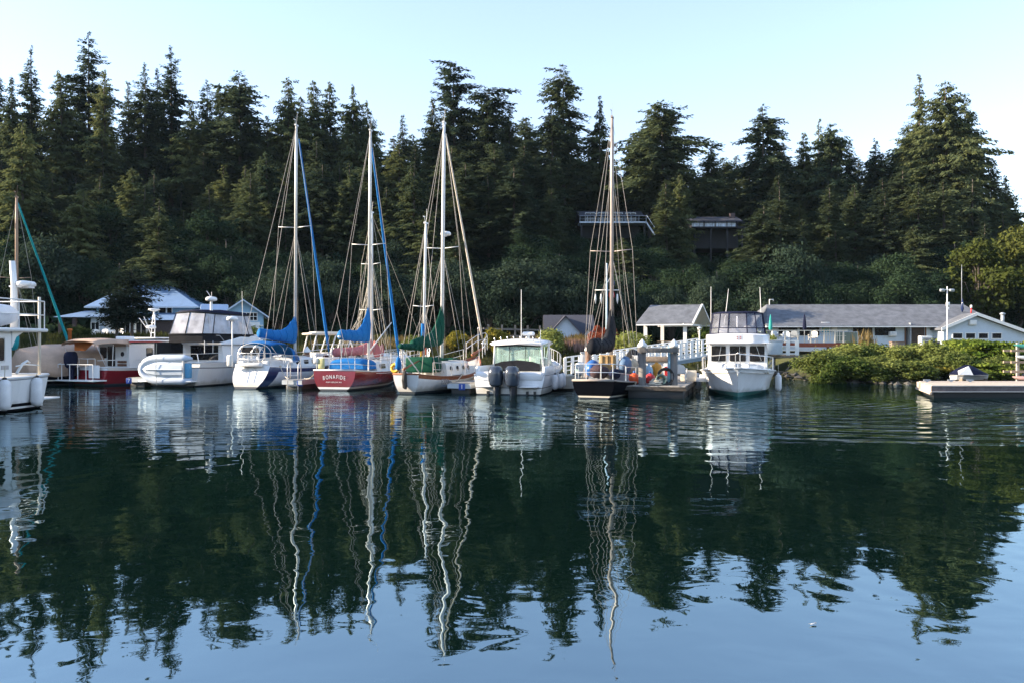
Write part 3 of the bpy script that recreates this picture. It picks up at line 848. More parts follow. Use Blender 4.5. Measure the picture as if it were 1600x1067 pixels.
# undergrowth that clothes the hillside between the trunks
def scatter(name, n, region, leafsize, material, seed, hmax=1.6, blades=False, up=0.4, lim=None):
    rng = np.random.RandomState(seed)
    x = rng.uniform(region[0], region[1], n); y = rng.uniform(region[2], region[3], n)
    if lim is not None:
        k = lim(x, y); x, y = x[k], y[k]
    n = len(x)
    cl = 0.5 + 0.5 * np.sin(x * 1.7 + 2 * np.sin(y * 0.9)) * np.sin(y * 1.3 + x * 0.4)
    z = ground_z(x, y)
    if blades:
        ln = leafsize * (0.5 + 0.9 * rng.rand(n)) * (0.6 + 0.7 * cl)
        th = rng.rand(n) * 6.28
        tilt = np.stack([np.cos(th) * .35 * rng.rand(n), np.sin(th) * .35 * rng.rand(n), np.ones(n)], 1)
        A = tilt * (ln / 2)[:, None]
        ph = rng.rand(n) * 3.14
        B = np.stack([np.cos(ph), np.sin(ph), np.zeros(n)], 1) * (0.028 + 0.03 * rng.rand(n))[:, None]
        P = np.stack([x, y, z], 1) + A
    else:
        P = np.stack([x, y, z + 0.1 + hmax * rng.rand(n) * (0.35 + 0.65 * cl)], 1)
        nn = rng.randn(n, 3) + np.array([0, -0.4, 0.8]); nn /= np.linalg.norm(nn, axis=1)[:, None]
        a = np.cross(nn, rng.randn(n, 3)); a /= np.linalg.norm(a, axis=1)[:, None]
        b = np.cross(nn, a)
        ln = leafsize * (0.6 + 0.8 * rng.rand(n))
        A, B = a * ln[:, None], b * (ln * .6)[:, None]
    V, F = leaf_quads(P, A, B)
    return obj_from(name, np_mesh(name, V, F, material))
def infov(x, y): return (np.abs(x) / y < 0.72)
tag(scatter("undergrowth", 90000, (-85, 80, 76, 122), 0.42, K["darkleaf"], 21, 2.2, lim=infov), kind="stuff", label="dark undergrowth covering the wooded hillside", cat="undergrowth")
def on_bank(x, y): return (ground_z(x, y) > 0.5) & (np.abs(x) / y < 0.72) & ~((x > 15) & (y < 72))
tag(scatter("dry_grass", 70000, (-26, 24, 56, 68), 0.62, K["drygrass"], 22, blades=True, lim=lambda x, y: on_bank(x, y) & (ground_z(x, y) > 1.5) & ~((x > 8.5) & (y > 60.2)) & (x > -11 + 3 * np.sin(y * 2.1) + 2 * np.sin(x * 1.7))), kind="stuff", label="tall dry grass along the top of the bank", cat="grass")
tag(scatter("green_grass", 60000, (-46, 24, 55, 78), 0.5, K["greengrass"], 23, blades=True, lim=lambda x, y: on_bank(x, y) & ((x < -8 + 3 * np.sin(y * 1.3)) | (ground_z(x, y) < 1.9))), kind="stuff", label="green grass on the bank and lawn", cat="grass")
# ------------------------------------------------------------------ boat building tools (local axes: x from stern 0 to bow L, y to port, z up from the waterline)
class Boat:
    def __init__(s, name, label, cat, px, D, psi, X=None):
        s.psi = R(psi)
        s.X = (px - CX) / FOC * D if X is None else X
        s.D = D
        s.root = thing(name, label, cat, (s.X, D, 0), pi / 2 - s.psi)
        s.M = Matrix.Translation((s.X, D, 0)) @ Matrix.Rotation(pi / 2 - s.psi, 4, "Z")
    def w(s, p): return s.M @ Vector(p)
    def ax(s, px, py=None, y=0.0):
        """local point over the line at offset y to port that stands at photo column px (and row py)"""
        k = (px - CX) / FOC
        sx, cx = sin(s.psi), cos(s.psi)
        # world = origin + a*(sx,cx) + y*(-cx,sx)
        a = (k * (s.D + y * sx) - s.X + y * cx) / (sx - k * cx)
        Dp = s.D + a * cx + y * sx
        return Vector((a, y, 0 if py is None else EYE - (py - HY) / FOC * Dp))
    def hull(s, L, beam, sheer, rows, mats, draft=0.45, sfrac=0.75, um=0.42, pw=2.0, p0=2.8, p1=1.15, bow_rake=1.2, stern_rake=0.0, transom=None, edge=None, name="hull", chine=None, keel=0.0, cf=0.34):
        """sheer: (stern, mid, bow) heights; rows: list of (mode, value, material index above this row)"""
        s.L, s.beam, s.sh = L, beam, sheer
        def sheer_z(u):
            a, b, c = sheer
            return a * (1 - u) * (1 - 2 * u) + 4 * b * u * (1 - u) + c * u * (2 * u - 1)
        def B(u):
            if u < um:
                t = u / um
                return beam / 2 * (sfrac + (1 - sfrac) * sin(t * pi / 2))
            t = (u - um) / (1 - um)
            return beam / 2 * max(0.0, 1 - t ** pw)
        def yy(u, z):
            q = (z + draft) / (sheer_z(u) + draft)
            q = min(1, max(0, q))
            p = p0 + (p1 - p0) * u ** 1.6
            if chine is not None:
                qc, fc = chine
                qc2 = qc + 0.25 * u ** 3; f = fc - (fc - cf) * u ** 2.2
                f = f * q / qc2 if q < qc2 else f + (1 - f) * ((q - qc2) / (1 - qc2)) ** (1 + 0.8 * u)
                return B(u) * f
            return B(u) * (1 - (1 - q) ** p)
        def xx(u, z):
            sz = sheer_z(u)
            x0 = stern_rake * z / sheer[0]
            x1 = L - bow_rake * (1 - z / sheer[2])
            return x0 + (x1 - x0) * u
        s.B, s.sheer_z, s.xx = B, sheer_z, xx
        NU = 26
        us = [(i / NU) ** 0.95 for i in range(NU + 1)]
        us[-1] = 0.9995
        V, F, Mi = [], [], []
        nr = len(rows)
        for u in us:
            sz = sheer_z(u)
            prev = -9
            for mode, val, _ in rows:
                z = val if mode == "z" else val * sz
                z = max(z, prev + 1e-4); prev = z
                V.append((xx(u, z), yy(u, z), z))
            for mode, val, _ in rows[:]:
                pass
        n1 = len(V)
        V2 = [(x, -y, z) for x, y, z in V]
        V = V + V2
        for i in range(NU):
            for k in range(nr - 1):
                mi = rows[k][2]
                if edge is not None and us[i] < edge[0] and edge[1] <= k < edge[2]: mi = edge[3]
                a = i * nr + k; b = (i + 1) * nr + k
                F.append((a, b, b + 1, a + 1)); Mi.append(mi)
                F.append((n1 + a, n1 + a + 1, n1 + b + 1, n1 + b)); Mi.append(mi)
        for k in range(nr - 1):
            F.append((k, k + 1, n1 + k + 1, n1 + k)); Mi.append(rows[k][2] if transom is None or rows[k][0] == "z" and rows[k + 1][1] <= 0.1 else transom)
        F.append(tuple([i * nr for i in range(NU + 1)] + [n1 + i * nr for i in range(NU, -1, -1)])); Mi.append(rows[0][2])
        mb = MB(); mb.add(V, F, True, Mi)
        o = mb.build(name, mats, s.root)
        try:
            o.data.use_auto_smooth = True
        except Exception: pass
        bm = bmesh.new(); bm.from_mesh(o.data)
        for e in bm.edges:
            if len(e.link_faces) == 2 and e.calc_face_angle(0) > R(32): e.smooth = False
        bm.to_mesh(o.data); bm.free()
        s.hull_o = o
        return o
    def deck(s, m, drop=0.03, camber=0.06, name="deck", cockpit=None):
        V, F = [], []
        N = 22
        for i in range(N + 1):
            u = 0.004 + 0.985 * i / N
            z = s.sheer_z(u) - drop; x = s.xx(u, s.sheer_z(u)); b = max(0.001, s.B(u) - 0.03)
            V += [(x, b, z), (x, b * .5, z + camber * .75), (x, 0, z + camber), (x, -b * .5, z + camber * .75), (x, -b, z)]
        for i in range(N):
            for k in range(4):
                a = i * 5 + k
                F.append((a, a + 1, a + 6, a + 5))
        mb = MB(); mb.add(V, F, True)
        return mb.build(name, m, s.root)
    def caprail(s, m, r=0.035, name="cap_rail", u0=0.0, u1=0.995, dz=0.01, flat=0.7):
        mb = MB()
        for sg in (1, -1):
            mb.path([(s.xx(u, s.sheer_z(u)), sg * s.B(u), s.sheer_z(u) + dz) for u in np.linspace(u0, u1, 26)], r, 6, flat=flat)
        if u0 == 0.0: mb.path([(s.xx(0, s.sheer_z(0)), y, s.sheer_z(0) + dz) for y in (-s.B(0), s.B(0))], r, 6)
        return mb.build(name, m, s.root)
    def lifelines(s, u0, u1, n, h, m, mw, wires=(0.5, 1.0), inset=0.08, name="lifeline_rail", sides=(1, -1), top_r=0.012):
        mb = MB()
        for sg in sides:
            tops = []
            for u in np.linspace(u0, u1, n):
                z = s.sheer_z(u); p = Vector((s.xx(u, z), sg * max(0.02, s.B(u) - inset), z))
                mb.tube(p, p + Vector((0, 0, h)), 0.016, 5); tops.append(p)
            for f in wires:
                mb.path([p + Vector((0, 0, h * f)) for p in tops], top_r, 5)
        return mb.build(name, m, s.root)
    def pulpit(s, u, h, m, name="bow_pulpit", mid=True, fwd=0.15):
        mb = MB()
        zb = s.sheer_z(1.0)
        def P(uu, sg, dz): z = s.sheer_z(uu); return Vector((s.xx(uu, z), sg * max(0.05, s.B(uu) - .06), z + dz))
        tip = Vector((s.L + fwd, 0, zb + h))
        for f in ((1.0, 0.5) if mid else (1.0,)):
            tp = Vector((s.L + fwd * f, 0, zb + h * f))
            mb.path([P(u, 1, h * f), P((u + 1) / 2, 1, h * f), tp + Vector((-.1, .12, 0)), tp + Vector((-.1, -.12, 0)), P((u + 1) / 2, -1, h * f), P(u, -1, h * f)], 0.018, 6)
        for sg in (1, -1):
            for uu in (u, (u + 1) / 2): mb.tube(P(uu, sg, 0), P(uu, sg, h), 0.017, 5)
            mb.tube((s.L - .05, sg * .06, zb), tip + Vector((-.1, sg * .1, 0)), 0.017, 5)
        return mb.build(name, m, s.root)
    def pushpit(s, h, m, u=0.12, name="stern_rail", bars=(0.5, 1.0), gap=False):
        mb = MB()
        x0 = s.xx(0, s.sheer_z(0)) + .06; z = s.sheer_z(0)
        b = s.B(0) - .07
        bu = s.B(u) - .07; xu = s.xx(u, s.sheer_z(u)); zu = s.sheer_z(u)
        for f in bars:
            if gap:
                for sg in (1, -1): mb.path([(xu, sg * bu, zu + h * f), (x0 + .1, sg * b, z + h * f), (x0, sg * (b - .12), z + h * f), (x0, sg * .3, z + h * f)], 0.017, 6)
            else:
                mb.path([(xu, bu, zu + h * f), (x0 + .1, b, z + h * f), (x0, b - .12, z + h * f), (x0, -b + .12, z + h * f), (x0 + .1, -b, z + h * f), (xu, -bu, zu + h * f)], 0.017, 6)
        for sg in (1, -1):
            for p in ((xu, sg * bu, zu), (x0 + .08, sg * (b - .02), z), (x0, sg * .32, z)): mb.tube(p, (p[0], p[1], p[2] + h), 0.017, 5)
        return mb.build(name, m, s.root)
    def house(s, name, secs, m, parent=None, rnd=0.12, smooth=True):
        """trunk cabin: secs = (x, half width at foot, half width at top, z foot, z top)"""
        rings = []
        for x, wb, wt, z0, z1 in secs:
            r = min(rnd, (z1 - z0) * .45)
            rings.append([(x, -wb, z0), (x, -wt - (wb - wt) * r / max(.01, z1 - z0), z1 - r), (x, -wt + r * .35, z1 - r * .25), (x, -wt * .5, z1 + .03), (x, wt * .5, z1 + .03), (x, wt - r * .35, z1 - r * .25), (x, wt + (wb - wt) * r / max(.01, z1 - z0), z1 - r), (x, wb, z0)])
        mb = MB(); mb.loft([[Vector(p) for p in r] for r in rings], True, True, False)
        o = mb.build(name, m, parent or s.root)
        return o

def side_window(mb, x0, x1, y, z0, z1, th=0.02, r=0.06, lean=0.0, dy=0.0):
    """rounded pane standing proud of a side wall at +-y, x0..x1; lean: y change per metre of z, dy: y change per metre of x"""
    r = min(r, (z1 - z0) / 2.1, (x1 - x0) / 2.1)
    poly = []
    for cx_, cz_, a0 in ((x1 - r, z1 - r, 0), (x0 + r, z1 - r, 90), (x0 + r, z0 + r, 180), (x1 - r, z0 + r, 270)):
        for k in range(4):
            a = R(a0 + 30 * k); poly.append((cx_ + r * cos(a), cz_ + r * sin(a)))
    sg = 1 if y > 0 else -1
    f = lambda u, v, w: Vector((u, y + sg * w - sg * lean * (v - z0) + sg * dy * (u - x0), v))
    mb.prism(poly, -0.03, th, f)

def end_window(mb, x, y0, y1, z0, z1, th=0.02, r=0.06, lean=0.0):
    """pane on a wall that faces along x at x (th signed)"""
    r = min(r, (z1 - z0) / 2.1, abs(y1 - y0) / 2.1)
    poly = []
    for cy_, cz_, a0 in ((y1 - r, z1 - r, 0), (y0 + r, z1 - r, 90), (y0 + r, z0 + r, 180), (y1 - r, z0 + r, 270)):
        for k in range(4):
            a = R(a0 + 30 * k); poly.append((cy_ + r * cos(a), cz_ + r * sin(a)))
    f = lambda u, v, w: Vector((x + w - lean * (v - z0), u, v))
    mb.prism(poly, -0.03 * (1 if th > 0 else -1), th, f)

def sail_cover(mb, p_mast, p_end, h_mast, h_end, up, w=0.16, n=16, front=0.55, lump=0.04, seed=1):
    """a furled mainsail under its cover: lumpy along the boom, sweeping up the mast"""
    rr = random.Random(seed)
    a, b = Vector(p_mast), Vector(p_end)
    rings = []
    for i in range(n + 1):
        t = i / n
        c = a.lerp(b, t)
        rise = up * max(0, 1 - t / front) ** 2.2
        hh = (h_mast + (h_end - h_mast) * t) / 2 + rise / 2
        top = 2 * hh
        cz = -0.12 + hh - 0.1 + rr.uniform(-lump, lump) * .4
        ww = (w + (0.5 * w) * (1 - t)) * (1 - 0.35 * min(1, rise)) * (1 + rr.uniform(-.1, .1))
        ring = []
        dirx = (b - a).normalized(); sidev = Vector((-dirx.y, dirx.x, 0)).normalized()
        for k in range(12):
            q = 2 * pi * k / 12
            taper = 1.0 if sin(q) < 0 else (1 - 0.45 * sin(q))
            ring.append(c + sidev * (ww * cos(q) * taper) + Vector((0, 0, cz + hh * sin(q))))
        rings.append(ring)
    mb.loft(rings, True, True, True)
    for i in range(2, n, 3):
        c = sum((p for p in rings[i]), Vector()) / 12
        mb.path([c + (p - c) * 1.035 for p in rings[i]] + [c + (rings[i][0] - c) * 1.035], 0.018, 4)

def mast_set(bt, foot, top, r, m, spreaders=((0.55, 0.9),), chain=(0.4, 1.45, 1.1), back=None, fore=None, two_back=False, name="mast", rig_m=None, lower=True, extra_wires=(), wr=0.010, mat_sp=None, halyards=True, head=True):
    """mast with tapered head and spreaders; rigging as its own part. chain: (dx aft of the mast, half beam, z)"""
    rig_m = rig_m or K["wire"]
    foot, top = Vector(foot), Vector(top)
    mb = MB()
    H = top.z - foot.z
    mb.path([foot, foot.lerp(top, .85), top], [r, r, r * .72], 10)
    if head:
        mb.box(top + Vector((0, 0, .03)), (0.34, .1, .08)); mb.tube(top, top + Vector((.12, 0, .75)), .008, 4); mb.tube(top, top + Vector((-.14, .03, .3)), .012, 4); mb.box(top + Vector((-.14, .03, .33)), (.22, .02, .05))
    mo = mb.build(name, m, bt.root)
    sp = MB(); wr_ = MB()
    prev = {1: Vector((foot.x - chain[0], chain[1], chain[2])), -1: Vector((foot.x - chain[0], -chain[1], chain[2]))}
    for f, ln in spreaders:
        c = foot.lerp(top, f)
        for sg in (1, -1):
            tip = c + Vector((-0.12, sg * ln, 0.06))
            sp.tube(c, tip, 0.026, 6, 0.018)
            wr_.tube(prev[sg], tip, wr, 4); prev[sg] = tip
            if lower:
                wr_.tube(Vector((foot.x - chain[0] - .45, sg * chain[1], chain[2])), c + Vector((0, 0, -.1)), wr, 4)
                wr_.tube(Vector((foot.x + .45, sg * chain[1] * .97, chain[2])), c + Vector((0, 0, -.1)), wr, 4)
    for sg in (1, -1): wr_.tube(prev[sg], top + Vector((0, 0, -.05)), wr, 4)
    if spreaders: sp.build("spreader", mat_sp or m, mo)
    if back is not None:
        for b in (back if isinstance(back, list) else [back]): wr_.tube(top, b, wr, 4)
    if fore is not None:
        for b in (fore if isinstance(fore, list) else [fore]): wr_.tube(top + Vector((0, 0, -.1)), b, wr, 4)
    if halyards:
        for k, (dx, dy) in enumerate(((.22, .05), (-.25, -.06), (.16, -.12))): wr_.tube(foot + Vector((dx, dy, .3)), foot.lerp(top, .97 - .05 * k), wr * .75, 4)
    for a, b in extra_wires: wr_.tube(a, b, wr, 4)
    wr_.build("rigging", rig_m, bt.root)
    return mo

def furled_jib(bt, a, b, r, m, name="furled_jib"):
    a, b = Vector(a), Vector(b)
    mb = MB(); n = 14
    rr = random.Random(3)
    mb.path([a.lerp(b, i / n) for i in range(n + 1)], [r * (0.35 if i == 0 else 1 - 0.55 * (i / n) + rr.uniform(-.06, .06)) for i in range(n + 1)], 8)
    o = mb.build(name, m, bt.root)
    d = MB(); d.lathe([(.02, 0), (.1, 0), (.1, .1), (.03, .12)], a + Vector((0, 0, -.15)), 10)
    d.build("furler_drum", K["steel"], o)
    return o

def fender(pos, ln, r, label, group="white fenders hanging from the boats", m=None, blacktop=True):
    t = thing("fender", label, "fender", pos, 0, group)
    mb = MB(); mb.lathe([(r * .25, -ln / 2), (r * .8, -ln / 2 + r * .35), (r, -ln / 2 + r), (r, ln / 2 - r), (r * .8, ln / 2 - r * .35), (r * .3, ln / 2)], n=12)
    mb.build("body", m or K["fender"], t)
    e = MB(); e.lathe([(r * .45, ln / 2 - r * .3), (r * .32, ln / 2 + .05), (.02, ln / 2 + .07)], n=8)
    if blacktop: e.lathe([(.03, -ln / 2 - .03), (r * .4, -ln / 2 + .06)], n=8)
    e.build("end_cap", K["black"] if blacktop else K["fender"], t)
    l = MB(); l.tube((0, 0, ln / 2), (0, 0.02, ln / 2 + .45), .012, 4); l.build("line", K["rope"], t)
    return t

def radar_dome(mb, c, r=0.3, h=0.24):
    mb.lathe([(r * .55, 0), (r, h * .2), (r, h * .62), (r * .8, h * .9), (r * .3, h)], c, 16)

def outboard(bt, pos, parent, m, s=1.0, tilt=0.0, wide=1.0):
    """outboard motor: cowl, leg with cavitation plate and propeller, bracket; pos = top of the bracket on the transom"""
    p = Vector(pos)
    e = bpy.data.objects.new("outboard_motor", None); COL.objects.link(e); e.parent = parent; e.location = p; e.rotation_euler = (0, tilt, 0)
    mb = MB()
    prof = [(0.00, .15, .17), (.08, .21, .24), (.32, .235, .30), (.55, .23, .31), (.72, .20, .27), (.80, .13, .18)]
    rings = []
    for z, wy, wx in prof:
        wy *= wide
        rings.append([Vector((-.34 * s + wx * s * cos(2 * pi * k / 16) * (1 if cos(2 * pi * k / 16) > 0 else 1.12), wy * s * (abs(sin(2 * pi * k / 16)) ** .7) * (1 if sin(2 * pi * k / 16) > 0 else -1), (.12 + z) * s)) for k in range(16)])
    mb.loft(rings, True, True, True)
    mb.build("cowl", m, e)
    lg = MB()
    rings = []
    for z, wy, x0, x1 in ((.14, .13, -.5, -.14), (-.1, .11, -.48, -.16), (-.5, .07, -.46, -.2), (-.9, .05, -.44, -.22)):
        rings.append([Vector((x0 * s, 0, z * s)), Vector(((x0 + x1) / 2 * s, wy * s, z * s)), Vector((x1 * s, 0, z * s)), Vector(((x0 + x1) / 2 * s, -wy * s, z * s))])
    lg.loft(rings, True, True, False)
    lg.box((-.36 * s, 0, -.55 * s), (.5 * s, .26 * s, .025 * s))
    lg.lathe([(.02, -.62 * s), (.06 * s, -.5 * s), (.075 * s, -.3 * s), (.02, -.05 * s)], (0, 0, -.82 * s), 8, "X")
    lg.build("leg", m, e)
    br = MB(); br.box((-.05 * s, 0, -.05 * s), (.16 * s, .26 * s, .42 * s), bev=.02); br.build("bracket", K["black"], e)
    return e

def clear_dome(mb_f, mb_p, posts):
    pass

# ------------------------------------------------------------------ blue-striped white sailboat
bt = Boat("sailboat", "white sailboat with navy sheer stripe and bright blue boom cover and furled jib", "sailboat", 383, 41.5, 13)
bt.hull(10.2, 3.3, (1.22, 1.08, 1.45), [("z", -.5, 1), ("z", -.15, 1), ("z", 0.0, 1), ("z", .1, 0), ("f", .3, 0), ("f", .5, 0), ("f", .66, 0), ("f", .74, 2), ("f", .93, 0), ("f", 1.0, 0)],
        [K["whitehull"], K["bottom"], K["navy"]], sfrac=.62, um=.45, pw=2.2, stern_rake=.75, bow_rake=1.7, transom=0, edge=(0.055, 3, 8, 2))
bt.deck(K["white2"]); bt.caprail(K["white"], .03, "toe_rail")
bt.house("cabin", [(3.1, 1.1, 1.0, 1.0, 1.55), (5.6, 1.05, .9, 1.0, 1.6), (7.0, .75, .6, 1.05, 1.5), (7.6, .4, .3, 1.1, 1.25)], K["white"])
wn_ = WMB()
for sg in (1, -1):
    for x in (3.5, 4.5, 5.5): side_window(wn_, x, x + .55, sg * (1.04 - .02 * (x - 3)), 1.2, 1.42, lean=.12, dy=-.03)
wn_.build("cabin_window", K["window"], bt.root)
ck = MB(); ck.box((1.9, .72, 1.28), (2.3, .38, .32), bev=.06); ck.box((1.9, -.72, 1.28), (2.3, .38, .32), bev=.06); ck.box((.55, 0, 1.24), (.4, 1.3, .2), bev=.05)
ck.build("cockpit_coaming", K["white2"], bt.root)
wheel = MB(); wheel.path([(1.2, .42 * cos(a), 1.72 + .42 * sin(a)) for a in np.linspace(0, 2 * pi, 20)], .016, 6); [wheel.tube((1.2, 0, 1.72), (1.2, .42 * cos(a), 1.72 + .42 * sin(a)), .01, 4) for a in np.linspace(0, pi * 2, 7)]; wheel.tube((1.25, 0, 1.2), (1.25, 0, 1.75), .06, 8)
wheel.build("steering_wheel", K["steel"], bt.root)
# dodger and bimini: a blue hooped canvas with clear panels
dg = MB()
hoop = lambda x, w, z0, z1: [Vector((x, w * cos(a), z0 + (z1 - z0) * (max(0, sin(a)) ** .5))) for a in np.linspace(0, pi, 13)]
def strip(mb, rings):
    n = len(rings[0]); V = [p for r in rings for p in r] ; F = []
    for i in range(len(rings) - 1):
        for k in range(n - 1): F.append((i * n + k, i * n + k + 1, (i + 1) * n + k + 1, (i + 1) * n + k))
    off = len(V); V2 = [p - Vector((0, 0, .025)) for p in V]
    mb.add(V + V2, F + [tuple(off + i for i in f[::-1]) for f in F], True)
strip(dg, [hoop(x, 1.05, 1.9, z)[2:-2] for x, z in ((.9, 2.38), (1.7, 2.5), (2.6, 2.45), (3.2, 2.3))])
strip(dg, [hoop(3.15, 1.05, 1.35, 2.32), hoop(3.5, 1.05, 1.35, 2.25), hoop(4.0, 1.0, 1.35, 1.75)])
dgo = dg.build("canvas_dodger", K["bluecanvas"], bt.root)
dp = MB()
for sg in (1, -1): dp.quad((3.35, sg * 1.07, 1.4), (3.85, sg * 1.03, 1.4), (3.7, sg * 1.0, 1.8), (3.4, sg * 1.02, 2.1))
dp.build("clear_window", K["vinyl2"], dgo)
fr = MB()
for x, z in ((.9, 2.38), (2.3, 2.45)): fr.path(hoop(x, 1.03, 1.25, z), .014, 5)
for sg in (1, -1): fr.tube((.9, sg * 1.0, 2.2), (2.0, sg * 1.05, 1.3), .012, 4); fr.tube((2.6, sg * 1.0, 2.2), (1.7, sg * 1.05, 1.3), .012, 4)
fr.build("bimini_frame", K["steel"], bt.root)
bt.pushpit(.62, K["steel"]); bt.pulpit(.84, .62, K["steel"]); bt.lifelines(.14, .84, 6, .6, K["steel"], K["wire"])
ld = MB()
for sy in (-.2, .2): ld.path([(.12, sy, .35), (.5, sy, .95), (.75, sy, 1.25)], .014, 5)
for z in (.45, .68, .9): ld.tube((.05 + .62 * z, -.2, z), (.05 + .62 * z, .2, z), .014, 5)
ld.build("boarding_ladder", K["steel"], bt.root)
sr = MB(); p = bt.ax(359, 500, 1.0); sr.tube((.4, 1.0, 1.1), (.4, 1.0, p.z - .02), .035, 8); sro = sr.build("radar_pole", K["whitepaint"], bt.root)
rd = MB(); radar_dome(rd, (.4, 1.0, p.z - .05), .3, .24); rd.build("radar_dome", K["white"], sro)
jc = MB(); jc.box((.35, 1.12, 1.45), (.2, .3, .62), bev=.08); jc.build("life_sling_bag", K["white2"], bt.root)
mf, mt = bt.ax(461, 575), bt.ax(463, 197)
mf.z = 1.5
jt = bt.ax(512, 553); jh = bt.ax(468, 216); jh.z = mt.z - .6
mast_set(bt, mf, mt, .085, K["alu"], ((.56, 1.05),), (.1, 1.5, 1.1), back=[Vector((.5, .7, 1.3)), Vector((.5, -.7, 1.3))])
furled_jib(bt, (9.75, 0, 1.75), (mf.x + .45, 0, mt.z - .7), .10, K["bluecanvas"])
be = bt.ax(407, 520)
bo = MB(); bo.tube((mf.x, 0, 2.55), (be.x, 0, 2.62), .06, 8); bo.tube((be.x + .4, 0, 2.6), (be.x + .5, 0, 1.3), .015, 4); bo.build("boom", K["alu"], bt.root)
sc_ = MB(); sail_cover(sc_, (mf.x - .02, 0, 2.55), (be.x - .1, 0, 2.85), .66, .52, 1.0, seed=2); sc_.build("sail_cover", K["bluecanvas"], bt.root)
blue_boat = bt

# ------------------------------------------------------------------ red sailboat
bt = Boat("sailboat", "dark red sailboat with white arched name on its transom and blue boom cover", "sailboat", 521, 39.6, 12)
bt.hull(9.8, 3.1, (1.02, .90, 1.28), [("z", -.5, 1), ("z", -.15, 1), ("z", 0.0, 1), ("z", .09, 2), ("z", .19, 0), ("f", .32, 0), ("f", .5, 0), ("f", .7, 0), ("f", .9, 0), ("f", .975, 2), ("f", 1.0, 2)],
        [K["redhull"], K["bottom"], K["white2"]], sfrac=.72, um=.45, pw=2.2, p0=2.6, stern_rake=.12, bow_rake=1.5)
bt.deck(K["white"]); bt.caprail(K["white"], .035, "toe_rail")
nm = "BONAFIDE"
lt = bpy.data.objects.new("name_lettering", None); COL.objects.link(lt); lt.parent = bt.root
for i, ch in enumerate(nm):
    t_ = (-2.27, -1.53, -.75, 0.0, .67, 1.10, 1.62, 2.32)[i] / 2.4
    text("letter", ch, .29, (0, .58 * -t_, .69 - .07 * t_ * t_), (R(96), 0, -pi / 2), K["letterw"], lt, ext=.006).scale = (.68, 1, 1)
for o in lt.children: o.location.x = .12 * o.location.z / 1.02 - .012
hp = text("hailing_port_lettering", "PORT LUDLOW, WA", .09, (.12 * .43 / 1.02 - .012, 0, .43), (R(96), 0, -pi / 2), K["letterw"], bt.root, ext=.004)
cs = MB()
for sg in (1, -1): cs.path([(bt.xx(u, bt.sheer_z(u) * .9), sg * (bt.B(u) * 1.0), bt.sheer_z(u) * .9) for u in np.linspace(.22, .9, 16)], .014, 4)
cs.build("cove_stripe", K["letterw"], bt.root)
MB.dz = -.24
bt.house("cabin", [(3.2, 1.05, .95, 1.08, 1.62), (5.4, 1.0, .85, 1.08, 1.68), (6.6, .8, .62, 1.12, 1.6), (7.6, .45, .3, 1.2, 1.34)], K["white"])
wn_ = WMB()
for sg in (1, -1):
    side_window(wn_, 5.5, 6.0, sg * .97, 1.26, 1.5, lean=.2, dy=-.12, r=.1); side_window(wn_, 6.12, 6.6, sg * .87, 1.28, 1.5, lean=.22, dy=-.14, r=.1); side_window(wn_, 3.7, 4.5, sg * 1.03, 1.26, 1.48, lean=.18, dy=-.02)
wn_.build("cabin_window", K["window"], bt.root)
dg = MB(); hoop2 = lambda x, w, z0, z1: [Vector((x, w * cos(a), z0 + (z1 - z0) * (max(0, sin(a)) ** .35))) for a in np.linspace(0, pi, 13)]
strip(dg, [hoop2(1.5, .95, 1.28, 1.66), hoop2(1.8, 1.0, 1.28, 1.82), hoop2(2.6, 1.02, 1.28, 1.86), hoop2(3.1, 1.0, 1.28, 1.78), hoop2(3.4, .98, 1.3, 1.58)])
dg.add(hoop2(1.5, .95, 1.28, 1.66), [tuple(range(13))])
dg.build("cockpit_cover", K["bluecanvas"], bt.root)
ln = MB()
for y, z in ((.55, 1.72), (.35, 1.74), (-.55, 1.72)): ln.path([(3.6, y, z), (4.2, y * 1.1, z + .06), (4.6, y, z + .01), (5.1, y * .8, z + .04)], .025, 5)
ln.build("deck_line", K["black"], bt.root)
MB.dz = 0
bt.pushpit(.62, K["steel"], .14); bt.pulpit(.85, .62, K["steel"]); bt.lifelines(.15, .85, 6, .6, K["steel"], K["wire"])
MB.dz = -.26
hs = MB(); hs.box((.16, .72, 1.62), (.14, .34, .55), bev=.1); hs.build("horseshoe_buoy", mat("pale_yellow_foam", (.55, .52, .25), .7), bt.root)
ob = MB(); ob.box((.2, 1.0, 1.75), (.3, .28, .3), bev=.06); ob.build("stern_locker", K["white2"], bt.root)
MB.dz = 0
mf, mt = bt.ax(576, 575), bt.ax(579, 205); mf.z = 1.42
mast_set(bt, mf, mt, .085, K["alu"], ((.50, 1.0),), (.1, 1.4, .92), back=[Vector((.4, .0, 3.9))], extra_wires=[(Vector((.4, 0, 3.9)), Vector((.2, .8, 1.05))), (Vector((.4, 0, 3.9)), Vector((.2, -.8, 1.05)))])
furled_jib(bt, (9.4, 0, 1.55), (mf.x + .45, 0, mt.z - .9), .10, K["bluecanvas"])
be = bt.ax(532, 530)
bo = MB(); bo.tube((mf.x, 0, 2.62), (be.x - .2, 0, 2.68), .06, 8); bo.tube((be.x + .3, 0, 2.65), (be.x + .2, 0, 1.9), .014, 4); bo.tube((be.x, 0, 2.7), (1.2, .1, 1.6), .03, 5); bo.build("boom", K["alu"], bt.root)
sc_ = MB(); sail_cover(sc_, (mf.x - .05, 0, 2.6), (be.x - .05, 0, 2.75), .66, .50, 1.35, seed=5, front=.5); sc_.build("sail_cover", K["bluecanvas"], bt.root)
po = MB(); po.tube((mf.x + .4, .25, 1.75), (8.9, .3, 3.6), .035, 6); po.build("whisker_pole", K["alu"], bt.root)
red_boat = bt
